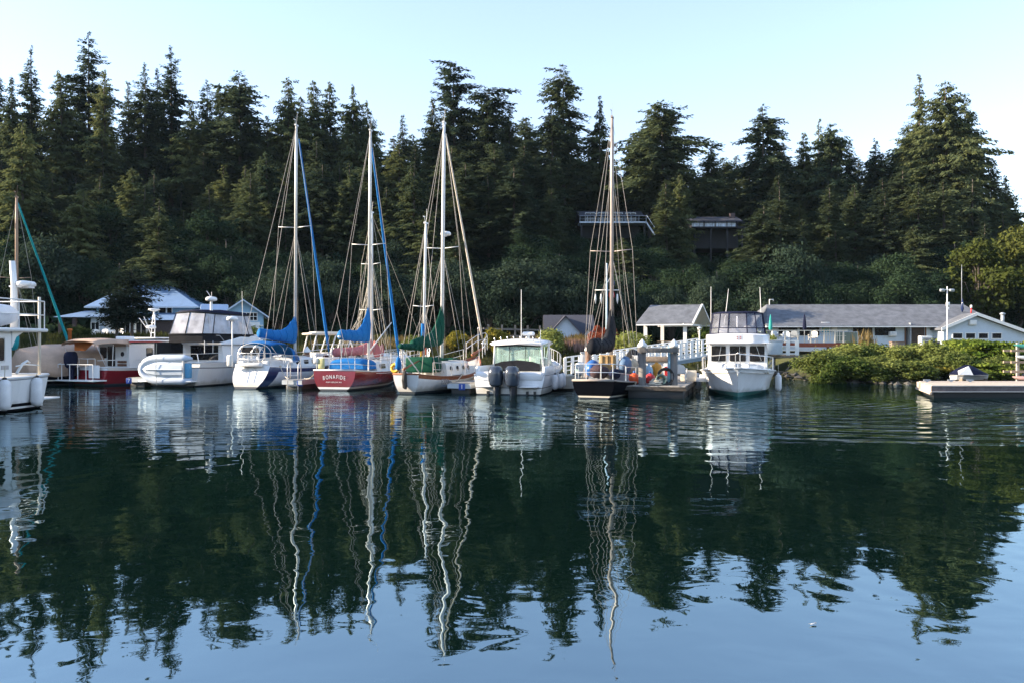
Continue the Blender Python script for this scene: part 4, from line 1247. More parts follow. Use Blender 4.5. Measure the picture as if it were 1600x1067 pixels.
fender(bt.w((bt.xx(.62, .7), -bt.B(.62) - .12, .72)), .85, .13, "white fender hanging amidships on the dark red hull's near side")
fender(bt.w((bt.xx(.8, .8), -bt.B(.8) - .16, .75)), .8, .12, "white fender hanging by the dark red hull's bow")

# ------------------------------------------------------------------ white ketch with green sail cover
bt = Boat("ketch", "white two-masted ketch with varnished bulwark and dark green sail cover", "sailboat", 636, 37.3, 18)
bt.hull(9.6, 3.1, (.92, .78, 1.62), [("z", -.5, 1), ("z", -.15, 1), ("z", .02, 1), ("z", .1, 0), ("f", .3, 0), ("f", .5, 0), ("f", .7, 0), ("f", .80, 2), ("f", 1.0, 2)],
        [K["whitehull"], K["bottom"], K["teak"]], sfrac=.42, um=.48, pw=2.1, p0=2.2, stern_rake=-.15, bow_rake=1.5, transom=0)
bt.deck(K["cream"], drop=.12); bt.caprail(K["teak"], .04)
MB.dz = -.20
bt.house("cabin", [(2.6, .95, .85, .95, 1.62), (5.2, .9, .78, .95, 1.66), (6.6, .6, .5, 1.05, 1.62)], K["white"])
wn_ = WMB()
for sg in (1, -1):
    for x in (3.1, 4.0, 4.9, 5.6): side_window(wn_, x, x + .2, sg * (.95 - .02 * (x - 2.6)), 1.18, 1.42, lean=.15, r=.1)
wn_.build("porthole", K["window"], bt.root)
hh = MB(); hh.box((3.9, 0, 1.74), (.7, .7, .12), bev=.03); hh.box((5.4, 0, 1.74), (.5, .5, .1), bev=.03); hh.build("hatch_cover", K["greencanvas"], bt.root)
ru = MB()
ru.prism([(-.02, 1.3), (-.2, 1.25), (-.3, .85), (-.2, .5), (.02, .42), (.1, .6)], -.05, .05, lambda u, v, w: Vector((u - .16, w, v)))
ru.build("rudder", K["darkwood"], bt.root)
ti = MB(); ti.path([(-.35, 0, 1.35), (.3, 0, 1.5), (1.5, .0, 1.75)], [.06, .05, .03], 6); ti.build("tiller", K["teak"], bt.root)
cl = MB(); cl.box((1.9, .0, 1.52), (1.1, 1.5, .75), bev=.1); cl.build("spray_cloth", K["greencanvas"], bt.root)
MB.dz = -.12
bs = MB(); bs.tube((8.6, 0, 1.82), (10.6, 0, 2.25), .09, 8, .06); bs.build("bowsprit", K["teak"], bt.root)
pp = MB()
for f in (.55, 1.0):
    pp.path([(8.9, .5, 1.75 + .75 * f), (10.2, .32, 2.2 + .75 * f), (10.75, 0, 2.3 + .8 * f), (10.2, -.32, 2.2 + .75 * f), (8.9, -.5, 1.75 + .75 * f)], .02, 6)
for x, y, z in ((8.9, .5, 1.75), (9.6, .4, 1.95), (10.3, .28, 2.2)):
    for sg in (1, -1): pp.tube((x, sg * y, z - .1), (x, sg * y, z + .75), .017, 5)
pp.build("bow_pulpit", K["steel"], bt.root)
MB.dz = 0
bt.lifelines(.12, .9, 6, .65, K["steel"], K["wire"])
mf, mt = bt.ax(690, 570), bt.ax(698, 195); mf.z = 1.45; mt.x = mf.x + (mt.x - mf.x) * .5
mt.z = bt.ax(697, 195).z
mast_set(bt, mf, mt, .09, K["whitepaint"], ((.47, .95),), (.1, 1.4, .85), fore=[Vector((8.8, 0, 1.8))], back=[Vector((.3, .6, .95)), Vector((.3, -.6, .95))])
fj = bt.ax(738, 545)
furled_jib(bt, (10.3, 0, 2.45), mt + Vector((.2, 0, -.5)), .08, mat("cream_sailcloth", (.62, .56, .47), .8, bump=.4, bscale=8))
rd = MB(); radar_dome(rd, mf.lerp(mt, .535) + Vector((.38, 0, -.1)), .27, .24); rd.box(mf.lerp(mt, .535) + Vector((.17, 0, -.12)), (.4, .12, .05)); rd.build("radar_dome", K["white"], bt.root)
zf, zt = bt.ax(661, 575), bt.ax(665.5, 350); zf.z = .9
mz = mast_set(bt, zf, zt, .065, K["whitepaint"], ((.44, .55),), (.1, .95, .9), name="mizzen_mast", back=None, fore=None, lower=True, halyards=True)
be = bt.ax(641, 560)
bo = MB(); bo.tube((mf.x, 0, 2.55), (be.x + .3, 0, 2.1), .06, 8); bo.build("boom", K["whitepaint"], bt.root)
sc_ = MB(); sail_cover(sc_, (mf.x - .02, 0, 2.5), (be.x + .25, 0, 2.25), .75, .50, 1.3, seed=9, front=.5, w=.2); sc_.build("sail_cover", K["greencanvas"], bt.root)
mzc = MB(); sail_cover(mzc, (zf.x - .02, 0, 2.2), (-.7, 0, 2.3), .34, .26, .5, seed=4, w=.14); mzc.build("mizzen_sail_cover", K["greencanvas"], bt.root)
mzb = MB(); mzb.path([(zf.x, 0, 2.55), (zf.x - .05, 0, 3.3)], [.11, .075], 8); mzb.build("mizzen_collar", K["bluecanvas"], bt.root)
bk = MB()
for sg in (1, -1): bk.tube((.5, sg * .45, .9), (-.55, 0, 2.1), .03, 6)
bk.tube((-.55, 0, 2.0), (-.55, 0, 2.35), .05, 6); bk.build("stern_gallows", K["whitepaint"], bt.root)
text("name_lettering", "EXANIQ", .36, (bt.xx(.22, .66), -bt.B(.22) * .985 - .05, .52), (R(82), 0, R(-3)), K["letterg"], bt.root, shear=.25)
hp = MB()
for k in range(9):
    if k == 6: continue
    hp.box((bt.xx(.22, .5) - .42 + .1 * k, -bt.B(.22) * .945 - .05, .32), (.055, .02, .07))
hp.build("hailing_port_lettering", K["letterg"], bt.root)
an = MB(); an.prism([(0, 0), (.28, 0), (.14, .3)], -.03, .03, lambda u, v, w: Vector((bt.xx(.8, .5) + u, -bt.B(.8) * .86 + w - .03 - (.25 - v) * .0, .72 + v))); an.prism([(0, 0), (.2, .02), (.1, .25)], -.03, .03, lambda u, v, w: Vector((bt.xx(.68, .5) + u, -bt.B(.68) * .97 + w - .03, .72 + v))); an.build("hull_port", K["black"], bt.root)
ketch = bt
lr = thing("life_ring", "yellow life ring at the stern of the white ketch", "life ring", bt.w((.0, .62, 1.2)), bt.root.rotation_euler.z)
lm = MB(); lm.path([(0, .17 * cos(a), .17 * sin(a)) for a in np.linspace(0, 2 * pi, 17)], .075, 8); lm.build("ring", K["yellow"], lr)
fl = thing("courtesy_flag", "red and yellow striped flag hanging under the ketch's green sail cover", "flag", bt.w((1.6, .0, 1.5)), bt.root.rotation_euler.z)
for k, mm in enumerate((K["yellow"], K["redplastic"], K["yellow"], K["orange"])):
    f_ = MB(); f_.box((0.0 + .16 * k, 0, .62 - .04 * k), (.15, .03, .8 - .12 * k)); f_.build("stripe", mm, fl)
bp_ = thing("buoy_bag", "blue canvas bag hung on the ketch's stern frame", "bag", bt.w((-.2, .35, 1.4)), bt.root.rotation_euler.z)
b_ = MB(); b_.lathe([(.04, -.3), (.13, -.22), (.15, .05), (.07, .3), (.02, .34)], n=10); b_.build("body", K["bluecanvas"], bp_)


class MBZ(MB):
    """superstructure of the cruiser: heights above the coaming set by one factor"""
    def build(s, name, mats, parent=None, fix=True):
        s.v = [(x, y * .93, z if z < 1.0 else 1.0 + max(0, z - 1.25) * .80) for x, y, z in s.v]
        return MB.build(s, name, mats, parent, fix)
# ------------------------------------------------------------------ white power boat with twin outboards
bt = Boat("cabin_cruiser", "white hardtop fishing cruiser with twin dark outboards, stern to the camera", "motorboat", 794, 36.4, 14)
bt.hull(8.6, 3.6, (.95, 1.1, 1.6), [("z", -.4, 1), ("z", -.1, 1), ("z", .05, 0), ("f", .25, 0), ("f", .33, 2), ("f", .36, 0), ("f", .7, 0), ("f", .88, 0), ("f", .93, 2), ("f", .95, 0), ("f", 1.0, 0)],
        [K["whitehull"], K["bottom"], K["navyblk"]], sfrac=.94, um=.35, pw=2.3, bow_rake=1.6, stern_rake=.18, chine=(.28, .88))
bt.deck(K["white2"], drop=.05)

cm = MB(); cm.box((1.05, 0, .9), (1.5, 3.2, .18), bev=.08)
for sg in (1, -1): cm.box((2.2, sg * 1.6, 1.1), (3.6, .22, .4), bev=.1)
cm.box((.35, 0, .85), (.55, 3.2, .4), bev=.1); cm.build("cockpit_coaming", K["white"], bt.root)
cb_ = bt.house("cabin", [(4.3, 1.25, 1.2, 1.0, 1.4), (5.4, 1.2, 1.0, 1.0, 1.5), (7.2, .7, .5, 1.2, 1.6)], K["white"])
# hardtop on four legs, windscreen, clear aft curtain over black canvas
ht = MBZ()
rings = []
for x, w, z in ((1.7, 1.35, 2.92), (1.85, 1.5, 3.02), (3.2, 1.48, 3.12), (4.6, 1.3, 3.05), (4.9, 1.1, 2.94)):
    rings.append([Vector((x, w * c_, z + dz)) for c_, dz in ((-1, -.1), (-.9, .0), (-.45, .1), (0, .13), (.45, .1), (.9, 0), (1, -.1), (.9, -.13), (0, -.05), (-.9, -.13))])
ht.loft(rings, True, True, True); hto = ht.build("hardtop", K["white"], bt.root)
for sg in (1, -1):
    lgm = MBZ(); lgm.box((1.95, sg * 1.27, 2.1), (.16, .1, 1.85), rx=sg * .05, bev=.03); lgm.build("hardtop_leg", K["white"], bt.root)
    lgm = MBZ(); lgm.box((3.1, sg * 1.36, 2.1), (.3, .08, 1.8), bev=.03); lgm.build("hardtop_leg", K["white"], bt.root)
    lgm = MBZ(); lgm.tube((4.4, sg * 1.2, 1.65), (4.1, sg * 1.15, 3.0), .04, 6); lgm.build("windscreen_pillar", K["white"], bt.root)
cu = MBZ(); cu.prism([(-1.2, 1.3), (1.2, 1.3), (1.2, 1.72), (.8, 1.86), (0, 1.95), (-.8, 1.86), (-1.2, 1.72)], 0, .03, lambda u, v, w: Vector((1.72 + .1 * (v - 1.3) - w, u, v)))
cu.prism([(-1.2, 2.72), (0, 2.78), (1.2, 2.72), (1.15, 2.92), (0, 3.0), (-1.15, 2.92)], 0, .03, lambda u, v, w: Vector((1.72 + .1 * (v - 1.3) - w, u, v)))
for y in (-.42, .42): cu.box((1.80, y, 2.32), (.02, .022, .95), ry=.1)
cu.build("aft_curtain", K["blackcanvas"], bt.root)
cp = MBZ(); cp.prism([(-1.19, 1.6), (1.19, 1.6), (1.19, 2.76), (-1.19, 2.76)], 0, .012, lambda u, v, w: Vector((1.76 + .1 * (v - 1.3) - w, u, v))); cp.build("clear_curtain", K["curtain"], bt.root)
ws = MBZ(); ws.quad((4.7, -1.15, 1.7), (4.7, 1.15, 1.7), (4.25, 1.1, 2.98), (4.25, -1.1, 2.98))
for sg in (1, -1): ws.quad((3.2, sg * 1.36, 1.75), (4.65, sg * 1.18, 1.7), (4.25, sg * 1.12, 2.95), (3.2, sg * 1.36, 2.95))
ws.build("windscreen", K["screen"], bt.root)
st = MBZ()
for y in (-.6, .6): st.box((3.0, y, 1.75), (.5, .5, .9), bev=.1)
st.box((3.9, 0, 1.5), (.5, 2.2, 1.0), bev=.1); st.build("helm_seat", K["white2"], bt.root)
rh = MBZ()
for k in range(8): rh.tube((1.75, -1.2 + .34 * k, 3.0 + .08 * (1 - ((k - 3.5) / 3.5) ** 2)), (1.62, -1.2 + .34 * k, 3.26 + .08 * (1 - ((k - 3.5) / 3.5) ** 2)), .025, 6)
rh.build("rod_holder", K["steel"], bt.root)
rd = MBZ(); q = bt.ax(817, 522); rd.box((3.2, -.25, 3.3), (.1, .1, .25)); rd.box((3.2, -.25, 3.52), (.34, .64, .24), bev=.08); rd.build("radar_dome", K["white"], bt.root)
aa = MBZ(); p = bt.ax(808, 453); aa.tube((2.6, .0, 3.15), (2.6, .0, 1.25 + (EYE + 85 / FOC * 39 - 1.0) / .8), .022, 6, .012); aa.build("antenna", K["whitepaint"], bt.root); aa = MBZ(); aa.tube((3.2, -.9, 3.1), (3.2, -.9, 3.75), .015, 5); aa.build("antenna", K["whitepaint"], bt.root)
bt.lifelines(.5, .95, 6, .6, K["steel"], K["wire"], wires=(1.0,), top_r=.02); bt.pulpit(.9, .6, K["steel"], mid=False)
for y in (.50, -.26): outboard(bt, (.1, y, .27), bt.root, K["darkplastic"], 1.15, wide=1.3)
sw = MB(); sw.box((-.12, .95, .38), (.4, .8, .05), bev=.02); sw.box((-.12, -1.0, .38), (.4, .8, .05), bev=.02); sw.build("swim_platform", K["white"], bt.root)
tr_ = MB()
for y in (-1.25, -.9, .95):
    tr_ = MB(); tr_.box((-.02, y, .1), (.12, .1, .16)); tr_.build("trim_tab", K["black"], bt.root)
tl = MB()
for i, ln_ in enumerate((7, 5)):
    for k in range(ln_): tl.box((.18 * (.8 - .14 * i) - .02, 1.28 - .085 * k - .05 * i, .8 - .14 * i), (.012, .05, .06 - .02 * i))
tl.build("transom_lettering", mat("pale_grey_lettering", (.45, .5, .58), .5), bt.root)
for k, (u, lab) in enumerate(((.18, "white fender with black cap nearest the stern of the twin-outboard cruiser"), (.33, "white fender with black cap amidships on the twin-outboard cruiser"), (.44, "white fender with black cap toward the bow of the twin-outboard cruiser"))):
    fender(bt.w((bt.xx(u, .6), -bt.B(u) - .13, .55)), .72, .15, lab)
cruiser = bt

# ------------------------------------------------------------------ black sailboat
bt = Boat("sailboat", "black-hulled sailboat with a cluttered deck and black boom cover", "sailboat", 928, 33.8, 19)
bt.hull(8.6, 2.9, (.78, .66, 1.12), [("z", -.5, 1), ("z", -.1, 1), ("z", .06, 2), ("z", .13, 0), ("f", .35, 0), ("f", .6, 0), ("f", .78, 0), ("f", 1.0, 0)],
        [K["navyblk"], K["bottom"], K["cream"]], sfrac=.62, um=.45, pw=2.2, p0=2.4, stern_rake=-.12, bow_rake=1.5)
bt.deck(mat("grey_deck_paint", (.22, .23, .25), .7, var=.2)); bt.caprail(mat("faded_rub_rail", (.30, .26, .23), .7, var=.2), .05, "rub_rail")
bl = MB()
for sg in (1, -1): bl.path([(bt.xx(u, bt.sheer_z(u) * .8), sg * bt.B(u) * .985, bt.sheer_z(u) * .78) for u in np.linspace(.25, .72, 12)], .07, 5, flat=.4)
bl.build("sheer_strake", mat("dusty_blue_paint", (.22, .25, .30), .6, var=.2), bt.root)
MB.dz = -.2
bt.house("cabin", [(2.9, .95, .85, .85, 1.35), (5.2, .85, .75, .85, 1.4), (6.6, .45, .35, .95, 1.25)], mat("worn_cabin_paint", (.34, .35, .36), .6, var=.2))
wn_ = WMB()
for sg in (1, -1):
    for x in (3.3, 4.2): side_window(wn_, x, x + .5, sg * .93, 1.0, 1.2, lean=.18, dy=-.04)
wn_.build("cabin_window", K["window"], bt.root)
wb = MB(); wb.box((2.75, .0, 1.55), (.25, .75, .95), bev=.02)
for y in (-.25, .0, .25): wb.box((2.6, y, 1.6), (.06, .08, .8))
wb.build("companionway_boards", mat("varnished_plywood", (.40, .27, .12), .6, var=.2), bt.root)
MB.dz = 0
mast_f = bt.ax(955, 570); mt = bt.ax(961.5, 190); mf = mast_f; mf.z = 1.15
mt.x = mf.x + .25; mt.z = bt.ax(961, 190).z
mast_set(bt, mf, mt, .085, mat("brown_grey_spar", (.34, .29, .26), .45, metal=.2), ((.465, 1.0),), (.1, 1.3, .72), back=[Vector((.3, .55, .85)), Vector((.3, -.2, .85))], fore=[Vector((8.3, 0, 1.35))], rig_m=K["wire"],
         extra_wires=[(Vector((mf.x - .1, 1.3, .72)), mf.lerp(mt, .8)), (Vector((mf.x - .1, -1.3, .72)), mf.lerp(mt, .8)), (Vector((7.0, 0, 1.4)), mf.lerp(mt, .8))])
be = bt.ax(925, 555)
bo = MB(); bo.tube((mf.x, 0, 2.3), (be.x, 0, 2.2), .055, 8); bo.build("boom", K["alu"], bt.root)
sc_ = MB(); sail_cover(sc_, (mf.x - .02, 0, 2.2), (be.x - .1, 0, 2.1), .62, .66, 1.35, seed=12, front=.32, w=.24); sc_.build("sail_cover", K["blackcanvas"], bt.root)
bt.pushpit(.7, K["steel"], .16); bt.pulpit(.84, .6, K["steel"]); bt.lifelines(.17, .82, 5, .65, K["steel"], K["wire"])
black_boat = bt
def soft(name, label, cat, b, p, d, m, seed, group=None, part="body"):
    """a lumpy soft bundle (tarpaulin, sail bag, bedding) lying on a deck"""
    p = (p[0], p[1], p[2] - (.2 if b is black_boat else 0)); t = thing(name, label, cat, b.w(p), b.root.rotation_euler.z, group)
    rr = random.Random(seed); mb = MB(); rings = []
    for i in range(9):
        f = i / 8; q = sin(pi * min(.97, max(.03, f))) ** .5
        rings.append([Vector(((f - .5) * d[0], d[1] / 2 * q * cos(2 * pi * k / 12) * (1 + rr.uniform(-.12, .12)), d[2] / 2 * q * sin(2 * pi * k / 12) * (1 + rr.uniform(-.15, .15)) + d[2] / 2)) for k in range(12)])
    mb.loft(rings, True, True, True); mb.build(part, m, t)
    return t
soft("tarpaulin", "blue tarpaulin bundled beside the plywood boards on the black sailboat", "tarpaulin", bt, (2.2, .55, 1.05), (1.3, .7, .75), K["bluepl"], 1)
soft("tarpaulin", "faded blue tarpaulin right of the plywood boards on the black sailboat", "tarpaulin", bt, (3.0, -.75, 1.15), (1.0, .6, .8), mat("faded_blue_tarp", (.08, .15, .27), .7, var=.25, bump=.6), 2)
soft("bedding_roll", "beige bundle with dark stripes on the black sailboat's near side deck", "bundle", bt, (3.9, -.85, 1.0), (1.9, .7, .85), mat("striped_beige_cloth", (.42, .36, .26), .85, var=.35, scale=5, bump=.6), 3)
soft("duffel", "dark maroon bag in the black sailboat's cockpit", "bag", bt, (1.5, .1, 1.0), (1.2, .9, .6), mat("maroon_cloth", (.05, .025, .03), .85, var=.3, bump=.5), 4)
soft("duffel", "navy bag lying in the black sailboat's cockpit near the stern rail", "bag", bt, (1.2, -.65, 1.0), (1.0, .5, .45), K["navycanvas"], 5)
soft("dinghy_cover", "grey upturned dinghy under cloth on the black sailboat's foredeck", "dinghy", bt, (6.1, -.35, 1.2), (1.9, 1.0, .55), mat("blue_grey_cloth", (.16, .19, .24), .8, var=.2, bump=.3), 6)
bc = soft("jacket", "black jacket with white patch draped behind the black boom cover", "jacket", bt, (4.8, -.8, 1.35), (.5, .7, .95), K["blackcanvas"], 7)
pt = MB(); pt.box((-.22, -.12, .5), (.06, .3, .28), bev=.02); pt.build("patch", K["whitepaint"], bc)


def zt_map(z): return float(np.interp(z, [-9, 1.25, 1.72, 2.36, 2.56, 3.2, 4.62, 4.9, 12], [-9, 1.05, 1.50, 2.22, 2.38, 2.78, 3.82, 4.0, 11.1]))
class MBT(MB):
    """superstructure of the trawler, heights set by one curve"""
    def build(s, name, mats, parent=None, fix=True):
        s.v = [(x, y * .90, zt_map(z)) for x, y, z in s.v]
        return MB.build(s, name, mats, parent, fix)
class WMBT(WMB):
    def prism(s, *a):
        m = MBT(); MB.prism(m, *a); s.pieces.append(m); return s
def thouse(bt, name, secs, m, parent=None, rnd=.1):
    return bt.house(name, [(x, wb * .9, wt * .9, zt_map(z0), zt_map(z1)) for x, wb, wt, z0, z1 in secs], m, parent, rnd)
# ------------------------------------------------------------------ bow-on trawler yacht
psi = 15.6
bowX, bowD = (1153 - CX) / FOC * 34.6, 34.6
LT = 11.2
bt = Boat("trawler_yacht", "white trawler yacht seen bow-on with a clear-windowed flybridge enclosure", "motorboat", 0, bowD + LT * cos(R(psi)), 180 + psi, X=bowX + LT * sin(R(psi)))
bt.hull(LT, 3.45, (1.05, 1.0, 1.27), [("z", -.5, 1), ("z", -.1, 1), ("z", .2, 0), ("f", .3, 0), ("f", .5, 0), ("f", .72, 0), ("f", .88, 0), ("f", .9, 0), ("f", 1.0, 0)],
        [K["whitehull"], K["bottomgreen"]], sfrac=.9, um=.6, pw=2.9, bow_rake=.5, stern_rake=.1, chine=(.28, .95), cf=.62)
bt.deck(K["white2"], drop=.16); bt.caprail(K["white"], .06, "gunwale", flat=.6)
rs_ = MB()
for sg in (1, -1): rs_.path([(bt.xx(u, bt.sheer_z(u) * .86), sg * bt.B(u) * (.99 - .06 * u), bt.sheer_z(u) * .86) for u in np.linspace(.3, .985, 18)], .022, 4)
rs_.build("rub_strake", K["white2"], bt.root)
ch = thouse(bt, "cabin", [(1.2, 1.6, 1.5, 1.15, 2.55), (6.9, 1.6, 1.5, 1.2, 2.6), (7.6, 1.5, 1.42, 1.25, 2.5)], K["white"], rnd=.08)
fd = thouse(bt, "foredeck_trunk", [(7.5, 1.2, 1.1, 1.3, 1.62), (9.4, .6, .5, 1.4, 1.65)], K["white"])
wn_ = WMBT()
# windscreen: three panes on the raked cabin front
for y0, y1 in ((.62, 1.36), (-.40, .42), (-1.34, -.6)): end_window(wn_, 7.62, y0, y1, 1.72, 2.36, .03, .04, lean=-.0)
for sg in (1, -1):
    for x in (2.2, 3.7, 5.2): side_window(wn_, x, x + 1.2, sg * 1.57, 1.65, 2.3, lean=.07)
wn_.build("cabin_window", K["window"], bt.root)
wp = MBT()
for y, a in ((.95, .25), (.1, .0), (-.85, -.12)): wp.tube((7.67, y, 2.36), (7.67, y + a, 1.75), .012, 4)
wp.build("windscreen_wiper", K["steel"], bt.root)
vis = thouse(bt, "flybridge_coaming", [(3.0, 1.6, 1.62, 2.58, 3.2), (6.9, 1.66, 1.66, 2.56, 3.22), (7.75, 1.58, 1.5, 2.52, 3.2), (8.0, 1.35, 1.25, 2.56, 3.1)], K["white"], rnd=.1)
br_ = MBT(); br_.box((7.6, 0, 2.53), (.9, 3.36, .06), bev=.02); br_.build("visor_brow", K["white"], bt.root)
em = MBT()
for dy in (-.08, .08):
    for dz in (-.07, .07): em.box((8.02, dy + .06, 2.92 + dz), (.03, .06, .05))
em.build("emblem", K["letterr"], bt.root)
# enclosure: black-edged clear panels on a hooped frame, open aft
ringB = [(3.6, 1.45), (5.6, 1.52), (6.6, 1.42), (7.15, 1.0), (7.3, .5), (7.32, 0), (7.3, -.5), (7.15, -1.0), (6.6, -1.42), (5.6, -1.52), (3.6, -1.45)]
ef, ep = MBT(), MBT()
z0, zm, z1 = 3.18, 3.62, 4.62
def rp(i, z):
    x, y = ringB[i]; k = (z - z0) / (z1 - z0)
    return Vector((x - .45 * k * (x > 5), y * (1 - .10 * k), z))
n = len(ringB)
for i in range(n - 1):
    ep.add([rp(i, z0), rp(i + 1, z0), rp(i + 1, z1), rp(i, z1)], [(0, 1, 2, 3)], True)
for z, r_ in ((z0 + .03, .075), (zm, .03), (z1, .05)): ef.path([rp(i, z) for i in range(n)], r_, 6)
for i in (0, 1, 2, 3, 4, 6, 7, 8, 9, 10): ef.path([rp(i, z0), rp(i, z1)], .032, 5)
ef.build("enclosure_frame", K["navycanvas"], bt.root)
ep.build("clear_panel", K["vinyl2"], bt.root)
tp = MBT(); tp.loft([[rp(i, z1) + Vector((0, 0, -.02)) for i in range(n)], [rp(i, z1) * 1.0 + Vector((-.25 * (rp(i, z1).x > 5), -rp(i, z1).y * .15, .13)) for i in range(n)], [Vector((5.2, rp(i, z1).y * .4, z1 + .2)) for i in range(n)]], True, True, True)
tp.build("enclosure_top", K["navycanvas"], bt.root)
se = MBT()
for y in (-.6, .6): se.box((5.6, y, 3.35), (.5, .55, .9), bev=.1)
se.box((6.4, 0, 3.3), (.5, 2.0, .75), bev=.1); se.build("helm_console", K["white2"], bt.root)
for px, py, y0_, x_, zb in ((1136, 423, 1.35, 4.0, 4.0), (1186, 425, -.75, 3.2, 3.9), (1206, 421, -1.5, 3.4, 3.4)):
    D_ = bt.D - x_ * cos(R(psi)); zt_ = EYE - (py - HY) / FOC * D_
    lean_ = .25 if px == 1186 else (-.1 if px == 1136 else 0)
    an = MBT(); b0 = Vector((x_, y0_, zb)); an.path([b0, b0 + Vector((0, lean_ * .6, (zt_ - zb) * .6)), Vector((x_, y0_ + lean_, zt_))], [.028, .02, .012], 6)
    an.build("antenna", K["whitepaint"], bt.root)
mp_ = MBT(); mp_.tube((2.6, 0, 3.2), (2.6, 0, 4.6), .04, 8); mp_.build("stub_mast", K["whitepaint"], bt.root)
rl = MB()
for sg in (1, -1):
    P_ = [Vector((bt.xx(u, bt.sheer_z(u)), sg * max(.1, bt.B(u) - .06), bt.sheer_z(u))) for u in (.35, .5, .63, .75, .86, .95, .99)]
    for p in P_: rl.tube(p, p + Vector((0, 0, .62)), .017, 5)
    rl.path([p + Vector((0, 0, .62)) for p in P_] + [Vector((LT + .25, 0, 1.27 + .66))], .02, 6)
rl.build("bow_rail", K["steel"], bt.root)
ac = MB(); ac.box((LT + .05, 0, 1.29), (.9, .3, .08), bev=.02); ac.path([(LT + .3, 0, 1.45), (LT + .45, 0, 1.25), (LT + .35, .0, 1.05)], .035, 5); ac.prism([(-.2, 0), (.2, 0), (0, -.35)], -.02, .02, lambda u, v, w: Vector((LT + .4 + w, u, 1.27 + v * .6))); ac.box((LT - .55, 0, 1.35), (.35, .3, .25), bev=.06)
ac.build("anchor", K["galv"], bt.root)
trawler = bt
fender(bt.w((6.5, bt.beam / 2 + .17, .55)), .75, .16, "white fender with black ends hanging on the bow-on trawler's right side") if False else None
fender(bt.w((7.4, 1.72 + .14, .5)), .8, .15, "white fender on the bow-on trawler's lit side beside the dock float", blacktop=False)
fender(bt.w((6.6, -1.72 - .17, .5)), .8, .16, "white fender with black ends hanging on the bow-on trawler's shaded side")

# ------------------------------------------------------------------ white motor yacht carrying a grey inflatable on its stern
bt = Boat("motor_yacht", "white motor yacht with black canvas and clear flybridge curtains beside the blue-striped sailboat", "motorboat", 270, 43.6, 14)
bt.hull(11.5, 3.6, (1.3, 1.3, 1.75), [("z", -.5, 1), ("z", -.1, 1), ("z", .08, 0), ("f", .3, 0), ("f", .6, 0), ("f", .78, 2), ("f", .81, 0), ("f", 1.0, 0)],
        [K["whitehull"], K["bottom"], K["navyblk"]], sfrac=.9, um=.45, pw=2.5, bow_rake=1.4, stern_rake=.15, chine=(.26, .86))
bt.deck(K["white2"], drop=.1); bt.caprail(K["white"], .05, "gunwale", flat=.6)

def zy_map(z): return float(np.interp(z, [-9, 1.35, 2.75, 3.42, 4.55, 5.4, 12], [-9, 1.35, 2.3, 2.85, 4.02, 4.85, 11.4]))
class MBY(MB):
    """superstructure of the motor yacht, heights set by one curve"""
    def build(s, name, mats, parent=None, fix=True):
        s.v = [(x, y * .9, zy_map(z)) for x, y, z in s.v]
        return MB.build(s, name, mats, parent, fix)
class WMBY(WMB):
    def prism(s, *a):
        m = MBY(); MB.prism(m, *a); s.pieces.append(m); return s
def yhouse(bt, name, secs, m, parent=None, rnd=.1):
    return bt.house(name, [(x, wb * .9, wt * .9, zy_map(z0), zy_map(z1)) for x, wb, wt, z0, z1 in secs], m, parent, rnd)
yhouse(bt, "cabin", [(2.5, 1.65, 1.5, 1.3, 2.75), (6.6, 1.6, 1.45, 1.35, 2.8), (7.8, 1.45, 1.1, 1.4, 2.3), (9.2, .8, .6, 1.5, 1.9)], K["white"], rnd=.08)
yhouse(bt, "flybridge", [(2.2, 1.7, 1.62, 2.74, 2.9), (4.2, 1.7, 1.62, 2.76, 3.3), (6.9, 1.55, 1.4, 2.76, 3.45), (7.7, 1.1, .9, 2.76, 2.95)], K["white"], rnd=.08)
wn_ = WMBY(); end_window(wn_, 2.49, -1.25, .75, 1.45, 2.66, -.02, .03)
for sg in (1, -1):
    side_window(wn_, 4.4, 6.3, sg * 1.6, 1.8, 2.5, lean=.1, dy=-.01); side_window(wn_, 6.6, 7.6, sg * 1.52, 1.8, 2.4, lean=.15, dy=-.13)
wn_.build("cabin_window", K["window"], bt.root)
cv = MBY(); cv.box((1.1, 1.2, 2.35), (2.4, .05, 1.1)); cv.box((1.35, .9, 2.62), (.05, .7, .55)); cv.build("aft_canvas", K["blackcanvas"], bt.root)
ringB = [(4.6, 1.5), (5.2, 1.55), (5.9, 1.4), (6.3, .8), (6.4, 0), (6.3, -.8), (5.9, -1.4), (5.2, -1.55), (3.4, -1.6), (1.6, -1.55), (1.1, -1.2), (1.05, 0), (1.1, 1.2), (1.6, 1.55), (3.4, 1.6)]
z0, z1 = 3.42, 4.55
def rp2(i, z):
    x, y = ringB[i % len(ringB)]; k = (z - z0) / (z1 - z0)
    return Vector((x + (.45 * k if x < 2 else -.3 * k if x > 4.5 else 0), y * (1 - .12 * k), z + .1 * k * (1 - (y / 1.6) ** 2)))
n = len(ringB); ep, ef = MBY(), MBY()
for i in range(n):
    ep.add([rp2(i, z0), rp2(i + 1, z0), rp2(i + 1, z1), rp2(i, z1)], [(0, 1, 2, 3)], True)
for z, r_ in ((z0, .05), (z1, .05)): ef.path([rp2(i, z) for i in range(n + 1)], r_, 6)
for i in (1, 3, 5, 7, 8, 9, 10, 11, 12, 13, 14): ef.path([rp2(i, z0), rp2(i, z1)], .03, 5)
lo = []
for i in range(n):
    a_, b_ = rp2(i, z0), rp2(i + 1, z0)
    ef.add([a_, b_, Vector((b_.x, b_.y, 2.86)), Vector((a_.x, a_.y, 2.86))], [(0, 1, 2, 3)])
